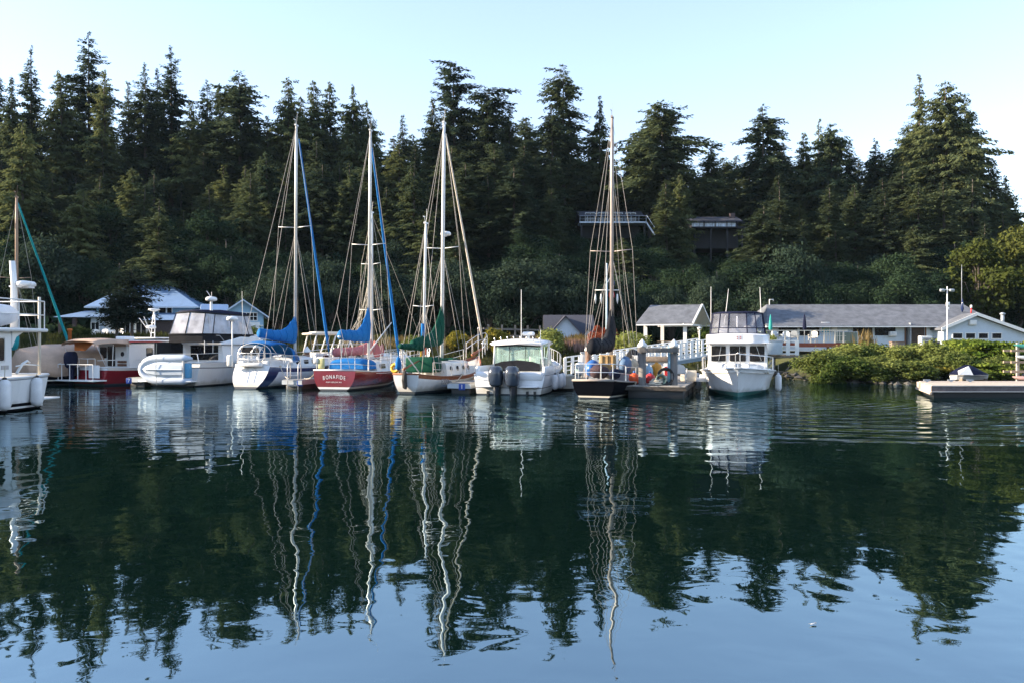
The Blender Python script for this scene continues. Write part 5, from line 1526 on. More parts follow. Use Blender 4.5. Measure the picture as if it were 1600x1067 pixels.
ef.build("enclosure_frame", K["blackcanvas"], bt.root); ep.build("clear_panel", K["vinyl"], bt.root)
tp = MBY(); tp.loft([[rp2(i, z1) for i in range(n)], [rp2(i, z1) * .9 + Vector((.37, 0, .62)) for i in range(n)], [Vector((3.8, rp2(i, z1).y * .3, z1 + .32)) for i in range(n)]], True, True, True)
tp.build("enclosure_top", K["navycanvas"], bt.root)
dr = MBY(); dr.tube((2.3, -.9, 2.85), (2.3, -.9, 5.35), .085, 8); dro = dr.build("radar_mast", K["white"], bt.root)
rd = MBY(); radar_dome(rd, (2.3, -.9, 5.3), .34, .27); rd.build("radar_dome", K["white"], dro)
rl = MBY(); rl.tube((2.3, -.9, 3.3), (1.2, -1.5, 4.4), .02, 5); rl.tube((2.3, -.9, 5.5), (2.25, -.6, 5.9), .02, 5)
for px_, y_ in ((305, .7), (353, -1.6)): rl.tube((4.5, y_, 3.4), (4.4, y_, 6.0), .02, 5, .012)
for x, y in ((.9, -1.5), (1.6, -1.55)): rl.tube((x, y, 2.0), (x, y, 3.0), .02, 5)
rl.path([(.3, 1.5, 2.0), (.25, -1.5, 2.0), (2.4, -1.75, 2.05)], .022, 5); rl.path([(.3, 1.6, 1.35), (.3, 1.5, 2.0)], .022, 5); rl.path([(.25, -1.6, 1.35), (.25, -1.5, 2.0)], .022, 5)
rl.path([(2.5, -1.66, 3.0), (2.1, -1.66, 3.35), (1.2, -1.2, 3.38), (1.2, 1.2, 3.38)], .022, 5)
rl.build("hand_rail", K["steel"], bt.root)
bt.lifelines(.55, .97, 7, .7, K["steel"], K["wire"], wires=(.5, 1.0), top_r=.016)
swp = MB(); swp.box((-.35, 0, .32), (.7, 3.3, .07), bev=.02); swp.build("swim_platform", K["white"], bt.root)
bx = MB(); bx.box((1.4, .45, 2.6), (.05, .95, .45)); bx.build("side_board", mat("pale_blue_panel", (.55, .66, .74), .5), bt.root)
yacht = bt
# the inflatable hangs on edge across the stern: floor and one tube toward the camera
dn = thing("inflatable_dinghy", "pale grey inflatable dinghy tipped on its side across the motor yacht's stern", "dinghy", bt.w((-.55, .05, .95)), bt.root.rotation_euler.z)
tb = MB(); rt = .235
pts = [(0, -1.75, .62)] + [(0, -1.2, .64), (0, .4, .64)] + [(0, .4 + 1.15 * sin(a), .64 * cos(a)) for a in np.linspace(.25, pi - .25, 9)] + [(0, .4, -.64), (0, -1.2, -.64), (0, -1.75, -.62)]
tb.path(pts, [.09] + [rt] * (len(pts) - 2) + [.09], 12); tb.build("tube", mat("pale_grey_hypalon", (.50, .57, .66), .5, var=.06), dn)
dn.scale = (.94, .94, .94)
fl_ = MB()
rings = []
for y, w_, b_ in ((-1.25, .56, .16), (-.4, .58, .2), (.5, .56, .24), (1.1, .4, .2), (1.4, .06, .12)):
    rings.append([Vector((-.05 - b_ * q, y, w_ * s_)) for s_, q in ((1, 0), (.55, .6), (.5, 1), (.06, 1.15), (0, 1.5), (-.06, 1.15), (-.5, 1), (-.55, .6), (-1, 0))])
fl_.loft(rings, False, False, False); fl_.loft([[p + Vector((.04, 0, 0)) for p in r] for r in rings], False, False, False)
fl_.build("hull_bottom", mat("pale_grey_fibreglass", (.54, .61, .69), .4, var=.05), dn)
tn = MB(); tn.box((.0, -1.3, 0), (.42, .06, 1.0)); tn.build("transom", K["white2"], dn)
bb = MB(); bb.box((.05, -1.48, -.05), (.3, .3, .85), bev=.05); bb.build("fuel_tank_cover", mat("sky_blue_cloth", (.10, .33, .55), .7), dn)
dl = MB(); dl.path([(-.3, .35, 1.5), (-.34, .35, .9), (-.36, .35, 0), (-.3, .35, -.9)], .014, 5); dl.path([(-.2, 1.45, .5), (-.2, 1.6, 0), (-.2, 1.45, -.5)], .014, 5); dl.build("lashing", K["rope"], dn)

# ------------------------------------------------------------------ red tug
bt = Boat("tug_yacht", "small maroon-hulled tug yacht with tan bimini and covered outboard", "motorboat", 139, 45.0, 24)
TX = -1.1
bt.hull(8.8, 3.1, (1.0, 1.05, 1.7), [("z", -.45, 1), ("z", -.1, 1), ("z", .1, 0), ("f", .3, 0), ("f", .6, 0), ("f", .86, 2), ("f", 1.0, 2)],
        [K["tugred"], K["bottom"], K["white"]], sfrac=.9, um=.45, pw=2.4, bow_rake=.8, stern_rake=.1, chine=(.25, .85))
bt.deck(K["white2"], drop=.08); bt.caprail(K["white"], .05, "gunwale")

class MBX(MB):
    """parts that move with the tug's cabin, set aft by TX"""
    def build(s, name, mats, parent=None, fix=True):
        s.v = [(x + TX, y, z) for x, y, z in s.v]
        return MB.build(s, name, mats, parent, fix)
class WMBX(WMB):
    def prism(s, *a):
        m = MBX(); MB.prism(m, *a); s.pieces.append(m); return s
bt.house("cabin", [(2.7 + TX, 1.3, 1.25, .95, 2.35), (4.6 + TX, 1.3, 1.25, .95, 2.4), (5.8 + TX, 1.2, 1.1, 1.0, 2.6), (6.4 + TX, 1.05, .95, 1.1, 2.5)], K["white"], rnd=.06)
rf = MBX(); rf.box((4.6, 0, 2.5), (4.0, 2.8, .1), bev=.04); rf.box((5.6, 0, 2.68), (2.0, 2.5, .08), bev=.04); rf.box((3.6, .1, 2.66), (.8, .7, .22), bev=.06); rfo = rf.build("cabin_roof", K["white"], bt.root)
rb = MBX(); rb.path([(2.6, -1.42, 2.44), (6.6, -1.32, 2.5)], .035, 5); rb.path([(2.6, 1.42, 2.44), (6.6, 1.32, 2.5)], .035, 5); rb.build("roof_trim", K["redplastic"], bt.root)
wn_ = WMBX(); end_window(wn_, 2.69, .55, 1.1, 1.5, 2.15, -.02, .08)
for sg in (1, -1):
    side_window(wn_, 3.9, 4.35, sg * 1.29, 1.6, 2.1, lean=.03); side_window(wn_, 4.7, 5.2, sg * 1.28, 1.6, 2.1, lean=.03); side_window(wn_, 5.4, 5.9, sg * 1.25, 1.7, 2.25, lean=.05, dy=-.1)
wn_.build("cabin_window", K["window"], bt.root)
dd = MBX(); end_window(dd, 2.68, -.15, .42, 1.05, 2.2, -.025, .04); dd.build("cabin_door", K["window"], bt.root)
pw = MBX(); pw.lathe([(.14, 0), (.14, .03)], (2.68, -.75, 1.75), 14, "X"); pw.build("round_port", K["window"], bt.root)
tk = MBX()
for y in (-.5, -.75, -1.0):
    for z in (1.12, 1.3): tk.box((2.66, y, z), (.04, .2, .13))
tk.build("teak_rack", K["brownwood"], bt.root)
bm_ = MB(); hb = lambda x, z, dz=.28: [Vector((x, 1.35 * cos(a), z - dz + dz * max(0, sin(a)) ** .5)) for a in np.linspace(0, pi, 11)]
strip(bm_, [hb(-.7, 2.5), hb(-.3, 2.62), hb(.7, 2.66), hb(1.7, 2.6)]); bmo = bm_.build("bimini_top", K["tancanvas"], bt.root)
fr = MB()
for x0_, x1_ in ((-.6, .1), (.5, .4), (1.4, 1.5)):
    for sg in (1, -1): fr.tube((x0_, sg * 1.33, 2.3), (x1_ if x0_ > 0 else -.0, sg * 1.38, 1.05), .016, 5)
fr.build("bimini_frame", K["steel"], bt.root)
oc = MB(); oc.prism([(.45, 1.95), (1.3, 1.95), (1.3, 2.4), (.0, 2.5), (-.35, 2.45)], -.02, .02, lambda u, v, w: Vector((.1 + w, u, v))); oc.build("valance", K["orangecanvas"], bt.root)
tnv = MB(); tnv.box((1.52, -.7, 2.38), (.05, 1.3, .4)); tnv.build("side_valance", K["tancanvas"], bt.root)
ms = MBX()
for y in (-.16, .16): ms.tube((5.5, y, 2.7), (5.6, y * .5, 4.1), .035, 6)
for z in (3.0, 3.3, 3.6): ms.tube((5.52, -.15, z), (5.52, .15, z), .025, 5)
ms.tube((5.6, 0, 3.8), (5.6, 0, 4.35), .05, 8); ms.tube((5.5, .1, 2.8), (5.5, .75, 4.0), .02, 5); ms.tube((5.3, .3, 3.3), (5.3, .9, 3.9), .02, 5); mso = ms.build("light_mast", K["white"], bt.root)
rd = MBX(); radar_dome(rd, (5.35, -.05, 3.25), .28, .22); rd.lathe([(.1, 0), (.36, .12), (.3, .18), (.05, .2)], (5.6, 0, 4.3), 14); rd.build("radar_dome", K["white"], mso)
sp_ = MB(); sp_.box((-.5, 0, .3), (.9, 3.0, .08), bev=.02); sp_.build("swim_platform", K["white"], bt.root)
rl = MB()
for y in (1.4, 1.1, .45, -.2, -.85, -1.4): rl.tube((-.85, y, .33), (-.85, y, 1.2), .02, 5)
rl.path([(-.85, 1.4, 1.2), (-.85, -1.4, 1.2)], .022, 5); rl.path([(-.85, 1.4, 1.2), (0, 1.4, 1.5)], .018, 5); rl.path([(.0, 1.4, 1.5), (-.0, -.5, 1.5)], .02, 5); rl.path([(.05, -.6, 1.4), (2.4, -1.4, 1.45)], .02, 5)
for y in (1.4, .8, .1, -.5): rl.tube((.0, y, 1.0), (0, y, 1.5), .018, 5)
rl.build("platform_rail", K["whitepaint"], bt.root)
outboard(bt, (-.15, .75, .85), bt.root, K["navycanvas"], 1.15)
wc = MB(); wc.box((-.1, -.55, .78), (.06, .85, .72), bev=.03); wc.build("transom_door_cover", K["white"], bt.root)
text("name_lettering", "LUCY", .2, (3.4, -1.47, 1.03), (R(90), 0, 0), K["letterg"], bt.root, shear=.2)
bt.lifelines(.6, .97, 6, .65, K["steel"], K["wire"], wires=(.5, 1.0))
tug = bt

# ------------------------------------------------------------------ boat under a tan tarpaulin
bt = Boat("covered_boat", "dark-hulled boat shrouded in a tan tarpaulin with a rust-orange stovepipe", "motorboat", 30, 44.5, 38)
bt.hull(9.5, 3.1, (.75, .75, 1.15), [("z", -.45, 1), ("z", -.1, 1), ("z", .1, 0), ("z", .26, 2), ("z", .33, 0), ("f", .75, 0), ("f", 1.0, 0)], [K["navyblk"], K["bottom"], K["white2"]], sfrac=.8, um=.45, pw=2.3, bow_rake=1.2)
bt.deck(K["white2"])
tp = MB(); rings = []
rr = random.Random(8)
for i in range(15):
    u = i / 14; b = bt.B(min(.97, u)) + .06; x = bt.xx(u, 1.0); zt = 2.32 - .55 * max(0, (u - .55) / .45) ** 1.6 - .25 * max(0, .15 - u) / .15
    sag = .08 * sin(i * 1.9)
    z0_ = bt.sheer_z(u) - .18 + .05 * sin(i * 2.3)
    rings.append([Vector((x, -b, z0_)), Vector((x, -b * 1.0, z0_ + .35)), Vector((x, -b * .86, zt - .62 + sag)), Vector((x, -b * .45, zt - .2 + sag * .6)), Vector((x, 0, zt)), Vector((x, b * .45, zt - .2 + sag * .6)), Vector((x, b * .86, zt - .62 + sag)), Vector((x, b, z0_ + .35)), Vector((x, b, z0_))])
tp.loft(rings, True, True, True)
tpo = tp.build("tarpaulin", K["tancanvas"], bt.root)
pt = MB(); pt.box((5.6, -1.33, 1.35), (.75, .03, .5), ry=.05, rx=.12); pt.build("patch", mat("pale_tan_patch", (.55, .42, .30), .85), tpo)  # paler warm rectangle on the tarpaulin's near side
ck = MB(); q = bt.ax(109, 514); ck.lathe([(.28, 1.95), (.22, 2.2), (.13, 2.28)], (q.x, 0, 0), 12); ck.build("stovepipe_boot", K["white2"], bt.root)
cp = MB(); cp.lathe([(.1, 2.2), (.1, q.z - .1), (.14, q.z - .1), (.14, q.z), (.04, q.z + .02)], (q.x, 0, 0), 10); cp.build("stovepipe", K["orangecanvas"], bt.root)
covered = bt

# ------------------------------------------------------------------ flybridge trawler cut by the left edge, nearest the camera
bt = Boat("flybridge_trawler", "pale flybridge trawler cut off by the left edge, nearest the camera", "motorboat", 0, 29.2, 184, X=-18.6)
bt.hull(11.0, 3.6, (1.2, 1.25, 1.9), [("z", -.5, 1), ("z", -.1, 1), ("z", .08, 2), ("z", .15, 1), ("z", .26, 0), ("f", .4, 0), ("f", .56, 0), ("f", .93, 3), ("f", .96, 0), ("f", 1.0, 0)], [K["whitehull"], K["navyblk"], K["white2"], K["letterg"]], sfrac=.88, um=.45, pw=2.5, bow_rake=1.0, stern_rake=-.12, chine=(.25, .9))
bt.deck(K["white2"], drop=.06); bt.caprail(K["white"], .055, "gunwale", flat=.6)
bt.house("cabin", [(1.55, 1.4, 1.38, 1.2, 2.72), (7.5, 1.4, 1.36, 1.3, 2.75)], K["white"], rnd=.06)
ov = MB(); ov.box((3.6, 0, 2.80), (7.3, 3.3, .13), bev=.05); ov.build("boat_deck", K["white"], bt.root)
br_ = MB()
for sg in (1, -1): br_.prism([(1.55, 2.74), (.95, 2.74), (1.35, 2.55), (1.55, 2.2)], sg * 1.34, sg * 1.42, lambda u, v, w: Vector((u, w, v)))
br_.build("deck_bracket", K["white"], bt.root)
wn_ = WMB()
for sg in (1, -1):
    for x in (1.95, 3.6, 5.3): side_window(wn_, x, x + 1.15, sg * 1.4, 1.75, 2.5, r=.07)
wn_.build("cabin_window", K["window"], bt.root)
wf = MB()
for sg in (1, -1):
    for x in (1.95, 3.6, 5.3):
        wf.path([(x - .03, sg * 1.41, 1.72), (x + 1.18, sg * 1.41, 1.72), (x + 1.18, sg * 1.41, 2.53), (x - .03, sg * 1.41, 2.53), (x - .03, sg * 1.41, 1.72)], .025, 4)
wf.build("window_frame", K["white2"], bt.root)
np_ = MB(); np_.box((1.9, 1.41, 1.52), (.35, .02, .14)); np_.box((1.9, -1.41, 1.52), (.35, .02, .14)); np_.build("builder_plate", mat("grey_plate", (.45, .42, .40), .5), bt.root)
for sg in (1, -1):
    po = MB(); po.tube((.25, sg * 1.5, 1.2), (.25, sg * 1.5, 4.0), .05, 8); po.build("deck_post", K["cream"], bt.root)
rl = MB()
for z in (3.35, 3.85):
    rl.path([(7.0, 1.55, z), (.05, 1.55, z), (.05, -1.55, z), (7.0, -1.55, z)], .022, 6)
for sg in (1, -1):
    for x in (.05, 1.4, 2.8, 4.2, 5.6, 7.0): rl.tube((x, sg * 1.55, 2.85), (x, sg * 1.55, 3.85), .02, 5)
rl.path([(1.5, 1.5, 1.55), (.9, 1.45, 1.6), (.2, 1.5, 1.55)], .022, 5)
rl.build("upper_rail", K["whitepaint"], bt.root)
ms = MB(); pm = bt.ax(22, 396, .3); xm = pm.x; ms.path([(xm, .3, 2.8), (xm, .3, 4.5), (xm + .1, .3, 5.35)], [.13, .11, .1], 8); mso = ms.build("radar_mast", K["white"], bt.root)
rd = MB(); radar_dome(rd, (xm - .1, .6, 4.42), .24, .22); radar_dome(rd, (xm - .75, .3, 4.45), .28, .22); rd.box((xm - .35, .35, 4.42), (.7, .5, .06)); rd.build("radar_dome", K["white"], mso)
hb_ = MB(); hb_.path([(1.4, 1.46, 1.3), (1.1, 1.46, 1.62), (.85, 1.46, 1.72), (.7, 1.46, 1.66)], [.05, .05, .045, .03], 6); hb_.build("stern_cleat_horn", K["white"], bt.root)
swp = MB(); swp.box((-.45, 0, .32), (.95, 3.0, .06), bev=.02); swp.tube((-.3, 1.3, .3), (.05, 1.3, -.05), .02, 5); swp.tube((-.3, -1.3, .3), (.05, -1.3, -.05), .02, 5); swp.build("swim_platform", K["whitepaint"], bt.root)
near = bt
cd = soft("covered_dinghy", "dinghy under a white cover on the upper deck of the nearest flybridge trawler", "dinghy", bt, (1.55, .55, 2.9), (2.6, 1.4, .85), mat("white_boat_cover", (.72, .72, .74), .75, var=.08, bump=.6, bscale=3), 21)
fender(bt.w((.75, 1.55 + .2, .62)), 1.05, .2, "large white fender at the stern of the nearest flybridge trawler")
fender(bt.w((2.5, 1.66 + .18, .62)), 1.05, .2, "large white fender touching the photo's left edge on the nearest trawler")

# ------------------------------------------------------------------ sailboat behind it, only the rig clear of the others
bt = Boat("sailboat", "sailboat with brown mast and furled teal jib behind the tan tarpaulin", "sailboat", 20, 46.5, -9)
bt.hull(9.2, 2.9, (1.0, .9, 1.2), [("z", -.5, 1), ("z", -.1, 1), ("z", .1, 0), ("f", .5, 0), ("f", 1.0, 0)], [K["whitehull"], K["bottom"]], sfrac=.65, um=.45, pw=2.2, bow_rake=1.4)
bt.deck(K["white2"]); bt.house("cabin", [(2.9, .95, .85, .9, 1.45), (5.2, .85, .75, .9, 1.5), (6.4, .45, .35, 1.0, 1.3)], K["white"])
mf = Vector((4.9, 0, 1.4)); Dm = bt.D + 4.9 * cos(bt.psi); mtz = EYE + (HY - 309) / FOC * Dm
kx = bt.ax(26, 309)
mf.x = kx.x; mt = Vector((kx.x, 0, kx.z))
mast_set(bt, mf, mt, .085, mat("varnished_spruce_spar", (.32, .21, .14), .5), ((.5, .85),), (.1, 1.3, .95), back=[Vector((.3, 0, 1.1))])
tk_ = bt.ax(75, 531)
furled_jib(bt, (9.0, 0, 1.6), (mf.x + .15, 0, mt.z - .3), .1, K["tealcanvas"])
bo = MB(); bo.tube((mf.x, 0, 2.2), (mf.x - 3.4, 0, 2.2), .06, 8); bo.build("boom", K["alu"], bt.root)
sc_ = MB(); sail_cover(sc_, (mf.x - .02, 0, 2.2), (mf.x - 3.5, 0, 2.3), .5, .36, .8, seed=22); sc_.build("sail_cover", K["tealcanvas"], bt.root)
bt.pulpit(.85, .6, K["steel"]); bt.lifelines(.15, .85, 5, .6, K["steel"], K["wire"])

# ------------------------------------------------------------------ boats glimpsed between the blue and red sailboats, and behind the red one
bt = Boat("cabin_boat", "white cabin boat with a cream roof glimpsed between the blue and red sailboats", "motorboat", 462, 52.5, 60)
bt.hull(8.2, 2.8, (1.1, 1.1, 1.5), [("z", -.4, 1), ("z", -.1, 1), ("z", .1, 0), ("f", .5, 0), ("f", 1.0, 0)], [K["whitehull"], K["bottom"]], sfrac=.85, um=.45, pw=2.4, bow_rake=1.0, chine=(.25, .85))
bt.deck(K["white2"]); bt.house("cabin", [(1.0, 1.15, 1.1, 1.1, 1.75), (5.0, 1.1, 1.0, 1.1, 1.8), (6.6, .6, .5, 1.2, 1.6)], K["white"])
rf = MB(); rf.box((2.4, 0, 2.98), (3.4, 2.3, .14), bev=.06); rf.box((2.4, 0, 3.08), (2.6, 1.7, .1), bev=.05); rf.build("roof", K["cream"], bt.root)
ps = MB()
for x0_, x1_ in ((.8, 1.1), (2.0, 2.4), (3.1, 3.5), (4.4, 3.9)):
    for sg in (1, -1): ps.tube((x0_, sg * 1.08, 1.75), (x1_, sg * 1.05, 2.95), .05, 6)
ps.path([(.8, -1.08, 2.3), (4.4, -1.08, 2.3)], .02, 5); ps.build("roof_post", K["whitepaint"], bt.root)
wn_ = WMB()
for x in (1.5, 2.6, 3.7): side_window(wn_, x, x + .6, -1.15, 1.3, 1.6, lean=.05); side_window(wn_, x, x + .6, 1.15, 1.3, 1.6, lean=.05)
wn_.build("cabin_window", K["window"], bt.root)
bt.lifelines(.1, .95, 7, .6, K["steel"], K["wire"])
bt = Boat("ketch", "ketch with faded pink sail covers behind the dark red sailboat", "sailboat", 556, 51.0, 25)
bt.hull(9.0, 2.9, (1.0, .95, 1.4), [("z", -.4, 1), ("z", -.1, 1), ("z", .1, 0), ("f", .5, 0), ("f", 1.0, 0)], [K["whitehull"], K["bottom"]], sfrac=.65, um=.45, pw=2.2, bow_rake=1.4)
bt.deck(K["white2"]); bt.house("cabin", [(2.6, .95, .85, .9, 1.5), (5.2, .85, .75, .9, 1.55), (6.6, .45, .35, 1.0, 1.35)], K["white"])
p1, p2 = bt.ax(581, 575), bt.ax(582, 333); p1.z = 1.5
p2.x = p1.x
mast_set(bt, p1, p2, .085, K["whitepaint"], ((.32, .9), (.64, .75)), (.1, 1.35, 1.0), back=[Vector((.3, .3, 1.1)), Vector((.3, -.3, 1.1))], fore=[Vector((8.8, 0, 1.5))], rig_m=K["rope"])
lz = MB()
for k in range(7): lz.tube((p1.x - .6 - .55 * k, 0, 2.1), (p1.x - .1, 0, 3.4 + 1.1 * (7 - k) ** .8), .012, 4)
lz.build("lazy_jacks", K["rope"], bt.root)
sc_ = MB(); sail_cover(sc_, (p1.x - .1, 0, 1.9), (p1.x - 3.9, 0, 1.75), .5, .55, .5, seed=31, w=.2); sc_.build("sail_cover", K["pinkcanvas"], bt.root)
st_ = MB(); sail_cover(st_, (p1.x + 1.2, 0, 1.7), (p1.x + .3, 0, 1.7), .4, 1.1, .5, seed=33, w=.14); st_.build("staysail_bag", K["pinkcanvas"], bt.root)
bt.pulpit(.85, .6, K["steel"]); bt.lifelines(.15, .85, 6, .6, K["steel"], K["wire"])
# small skiff with a white outboard between the cruiser and the black sailboat
bt = Boat("skiff", "small cream skiff with a white outboard between the cruiser and the black sailboat", "motorboat", 898, 40.5, 285)
bt.hull(3.9, 1.55, (.72, .66, .8), [("z", -.25, 1), ("z", -.05, 1), ("z", .1, 0), ("f", .6, 0), ("f", 1.0, 0)], [K["cream"], K["darkwood"]], draft=.25, sfrac=.9, um=.4, pw=2.2, bow_rake=.5, chine=(.3, .85))
bt.deck(K["white2"], drop=.2); bt.caprail(K["cream"], .035, "gunwale")
outboard(bt, (.1, .0, .72), bt.root, K["white2"], .85, tilt=-.25)
rl = MB(); rl.path([(1.4, .7, .7), (1.35, .7, 1.15), (2.3, .65, 1.15), (2.4, .65, .7)], .02, 5); rl.build("grab_rail", K["steel"], bt.root)
# ------------------------------------------------------------------ docks
def plank_float(name, label, p0, p1, w, top=.45, skirt=.22, group=None, cat="dock", deckm=None, rubm=None):
    """a floating dock from p0 to p1 (x, y); parts: decking, timber fascia, dark floats"""
    a, b = Vector((*p0, 0)), Vector((*p1, 0)); L = (b - a).length
    t = thing(name, label, cat, a, atan2(b.y - a.y, b.x - a.x), group)
    n = max(2, int(L / .16)); mb = MB()
    for i in range(n): mb.box(((i + .5) * L / n, 0, top - .02), (L / n - .012, w, .045))
    mb.build("decking", deckm or K["deckwood"], t)
    f = MB()
    for sg in (1, -1): f.box((L / 2, sg * (w / 2 + .03), top - skirt / 2 - .03), (L, .06, skirt))
    for x in (-.03, L + .03): f.box((x, 0, top - skirt / 2 - .03), (.06, w + .12, skirt))
    f.build("fascia", rubm or K["wood"], t)
    s = MB(); k = max(1, int(L / 2.4))
    for i in range(k): s.box(((i + .5) * L / k, 0, top - skirt - .23), (L / k - .25, w - .1, .5), bev=.05)
    s.build("float", K["black"], t)
    return t
def hd(psi): return Vector((sin(R(psi)), cos(R(psi)), 0))
d15 = hd(16)
main_dock = plank_float("walkway_float", "long grey walkway float behind the row of moored boats", (-34, 57), (9.6, 46.2), 1.9)
fend = {}
for key, px, D, L, lab in (("a", 212, 43.6, 10.5, "finger float between the maroon tug yacht and the dinghy-carrying motor yacht"), ("b", 457, 41.0, 9.0, "finger float between the blue-striped and dark red sailboats, with a ladder"), ("c", 718, 37.4, 10.5, "finger float between the white ketch and the twin-outboard cruiser")):
    p = at(px, HY, D); q = Vector((p.x, p.y, 0)); fend[key] = q
    plank_float("finger_float", lab, (q.x, q.y), (q.x + d15.x * L, q.y + d15.y * L), 1.05, top=.5, group="finger floats between the boats", rubm=K["galv"])
pe0 = Vector((6.15, 34.2, 0)); d17 = hd(17)
pier = plank_float("pier_float", "end float with two timber piles in front of the gangway", (pe0.x, pe0.y), (pe0.x + d17.x * 12, pe0.y + d17.y * 12), 2.5, top=.52, skirt=.16, rubm=K["darkwood"])
for (k, txt, off) in (("b", "8", (.42, -.1)), ("c", "1", (.12, -.1)), ("a", "7", (-.3, -.1))):
    q = fend[k]
    t = thing("berth_sign", f"blue berth number {txt} plate on the end of a finger float", "sign", (q.x + off[0], q.y + off[1] - .02, .33), 0, "berth number plates")
    mb = MB(); mb.box((0, -.02, 0), (.3, .03, .3), bev=.01); mb.build("plate", K["bluesign"], t)
    text("number", txt, .28, (0, -.045, 0), (R(90), 0, 0), K["letterw"], t)
# ladder hooked on the middle finger
q = fend["b"]
t = thing("dock_ladder", "aluminium swim ladder with hooped handrails on the finger float by the red sailboat", "ladder", (q.x + .05, q.y - .12, 0))
mb = MB()
for sx in (-.27, .27):
    mb.path([(sx, 0, -.6), (sx, 0, 1.05), (sx, .1, 1.3), (sx, .3, 1.38), (sx, .5, 1.28), (sx, .55, 1.05), (sx, .55, .5)], .028, 6)
mb.build("side_rail", K["alu"], t)
mb = MB()
for z in (-.4, -.1, .2, .5, .72): mb.box((0, 0, z), (.54, .07, .035))
mb.build("rung", K["alu"], t)

def pile(label, pos, top, r, m=None, cap=True, group="dock piles"):
    t = thing("dock_pile", label, "pile", (pos[0], pos[1], -1.2), 0, group)
    mb = MB(); mb.lathe([(r * 1.05, 0), (r, 1.0), (r * .96, top + 1.2)], n=12); mb.build("shaft", m or K["greywood"], t)
    if cap:
        c = MB(); c.lathe([(r * 1.25, top + 1.18), (r * 1.25, top + 1.28), (.02, top + 1.28 + r * 1.5)], n=12); c.build("cap", K["whitepaint"], t)
    return t
p = at(1003.5, HY, 34.9); pile("left grey pile of the timber portal on the end float", (p.x, p.y), 2.2, .17)
p2_ = at(1053, HY, 34.9); pile("right grey pile of the timber portal on the end float", (p2_.x, p2_.y), 2.2, .165)
t = thing("pile_crossbeam", "grey timber beam joining the two capped piles of the end float", "beam", ((p.x + p2_.x) / 2, p.y, 2.05)); mb = MB(); mb.box((0, -.2, 0), (p2_.x - p.x + .35, .1, .2), bev=.01); mb.box((0, .2, 0), (p2_.x - p.x + .35, .1, .2), bev=.01); mb.build("timber", K["greywood"], t)
p = at(480, HY, 48); pile("brown pile with white cone cap behind the blue furled jib", (p.x, p.y), 1.85, .17, K["brownwood"])
p = at(919, HY, 45.5); pile("brown pile with white cap behind the black sailboat's stern", (p.x, p.y), 1.95, .17, K["brownwood"])
p = at(911, HY, 46.3); t = thing("power_pedestal", "white power pedestal beside the pile behind the black sailboat", "pedestal", (p.x, p.y, .45)); mb = MB(); mb.box((0, 0, .65), (.26, .26, 1.3), bev=.03); mb.build("body", K["whitepaint"], t); mb = MB(); mb.box((0, 0, 1.36), (.32, .32, .1), bev=.03); mb.build("lid", K["galv"], t)

# ------------------------------------------------------------------ things on the end float
def onp(px, D, z=.52): v = at(px, HY, D); return Vector((v.x, v.y, z))
t = thing("dock_box_kiosk", "white dock kiosk with weathered timber top behind the pile portal", "kiosk", onp(1030, 39.5), -R(12))
mb = MB(); mb.box((0, 0, .47), (1.5, .9, .94), bev=.02); mb.build("cabinet", K["whitepaint"], t)
mb = MB(); mb.box((0, -.05, 1.07), (1.75, 1.15, .24), bev=.02); mb.build("timber_top", K["wood"], t)
fx = thing("fire_extinguisher_box", "narrow white box with a red sign on the dock kiosk's front", "safety box", onp(1040.5, 38.6, 1.08), -R(12))
mb = MB(); mb.box((0, 0, 0), (.2, .1, .62), bev=.01); mb.build("case", K["whitepaint"], fx); mb = MB(); mb.box((0, -.055, -.06), (.14, .02, .44)); mb.build("sign_panel", K["redplastic"], fx)
def buoy(lab, pos, r, m, group="mooring buoys on the end float"):
    t = thing("mooring_buoy", lab, "buoy", pos, 0, group)
    mb = MB(); mb.lathe([(.03, 0), (r * .7, r * .25), (r, r), (r * .75, r * 1.65), (r * .2, r * 2.0)], n=14); mb.build("ball", m, t); mb = MB(); mb.lathe([(r * .25, r * 1.95), (r * .2, r * 2.3), (.02, r * 2.35)], n=8); mb.build("eye", K["bluepl"], t)
buoy("red buoy left of the left portal pile", onp(991, 35.6), .26, K["orange"])
buoy("red buoy just right of the left portal pile", onp(1016, 35.8), .25, K["redplastic"])
t = thing("fuel_can", "tall orange drum standing before the white dock kiosk", "drum", onp(1026, 37.2)); mb = MB(); mb.lathe([(.22, 0), (.24, .05), (.24, .75), (.2, .85), (.08, .9), (.08, .96)], n=14); mb.build("body", mat("amber_plastic", (.62, .26, .02), .45), t)
t = thing("water_jug", "pale blue water jug between the orange drum and the red buoy", "jug", onp(1014, 36.8)); mb = MB(); mb.lathe([(.16, 0), (.19, .05), (.19, .6), (.15, .72), (.06, .8), (.06, .9)], n=12); mb.build("body", mat("pale_blue_plastic", (.30, .45, .55), .4), t)
t = thing("stand_up_pole", "pale blue upright pole leaning on the right portal pile", "pole", onp(1045, 34.9), 0); mb = MB(); mb.path([(0, 0, 0), (.05, .05, 1.7)], .07, 8); mb.build("shaft", mat("pale_blue_enamel", (.22, .40, .50), .4), t)
def coil(lab, pos, r, m):
    t = thing("hose_coil", lab, "hose", pos, 0, "hoses on the end float")
    mb = MB()
    for k in range(4): mb.path([((r - .03 * k) * cos(a), .06 * k, r + .04 + (r - .03 * k) * sin(a)) for a in np.linspace(0, 2 * pi, 18)], .028, 6)
    mb.build("hose", m, t)
coil("black hose coiled upright beside the right portal pile", onp(1040, 34.75), .36, K["black"])
coil("smaller green-grey hose coil between the portal piles", onp(1033, 34.75), .22, mat("grey_green_hose", (.16, .24, .20), .5))
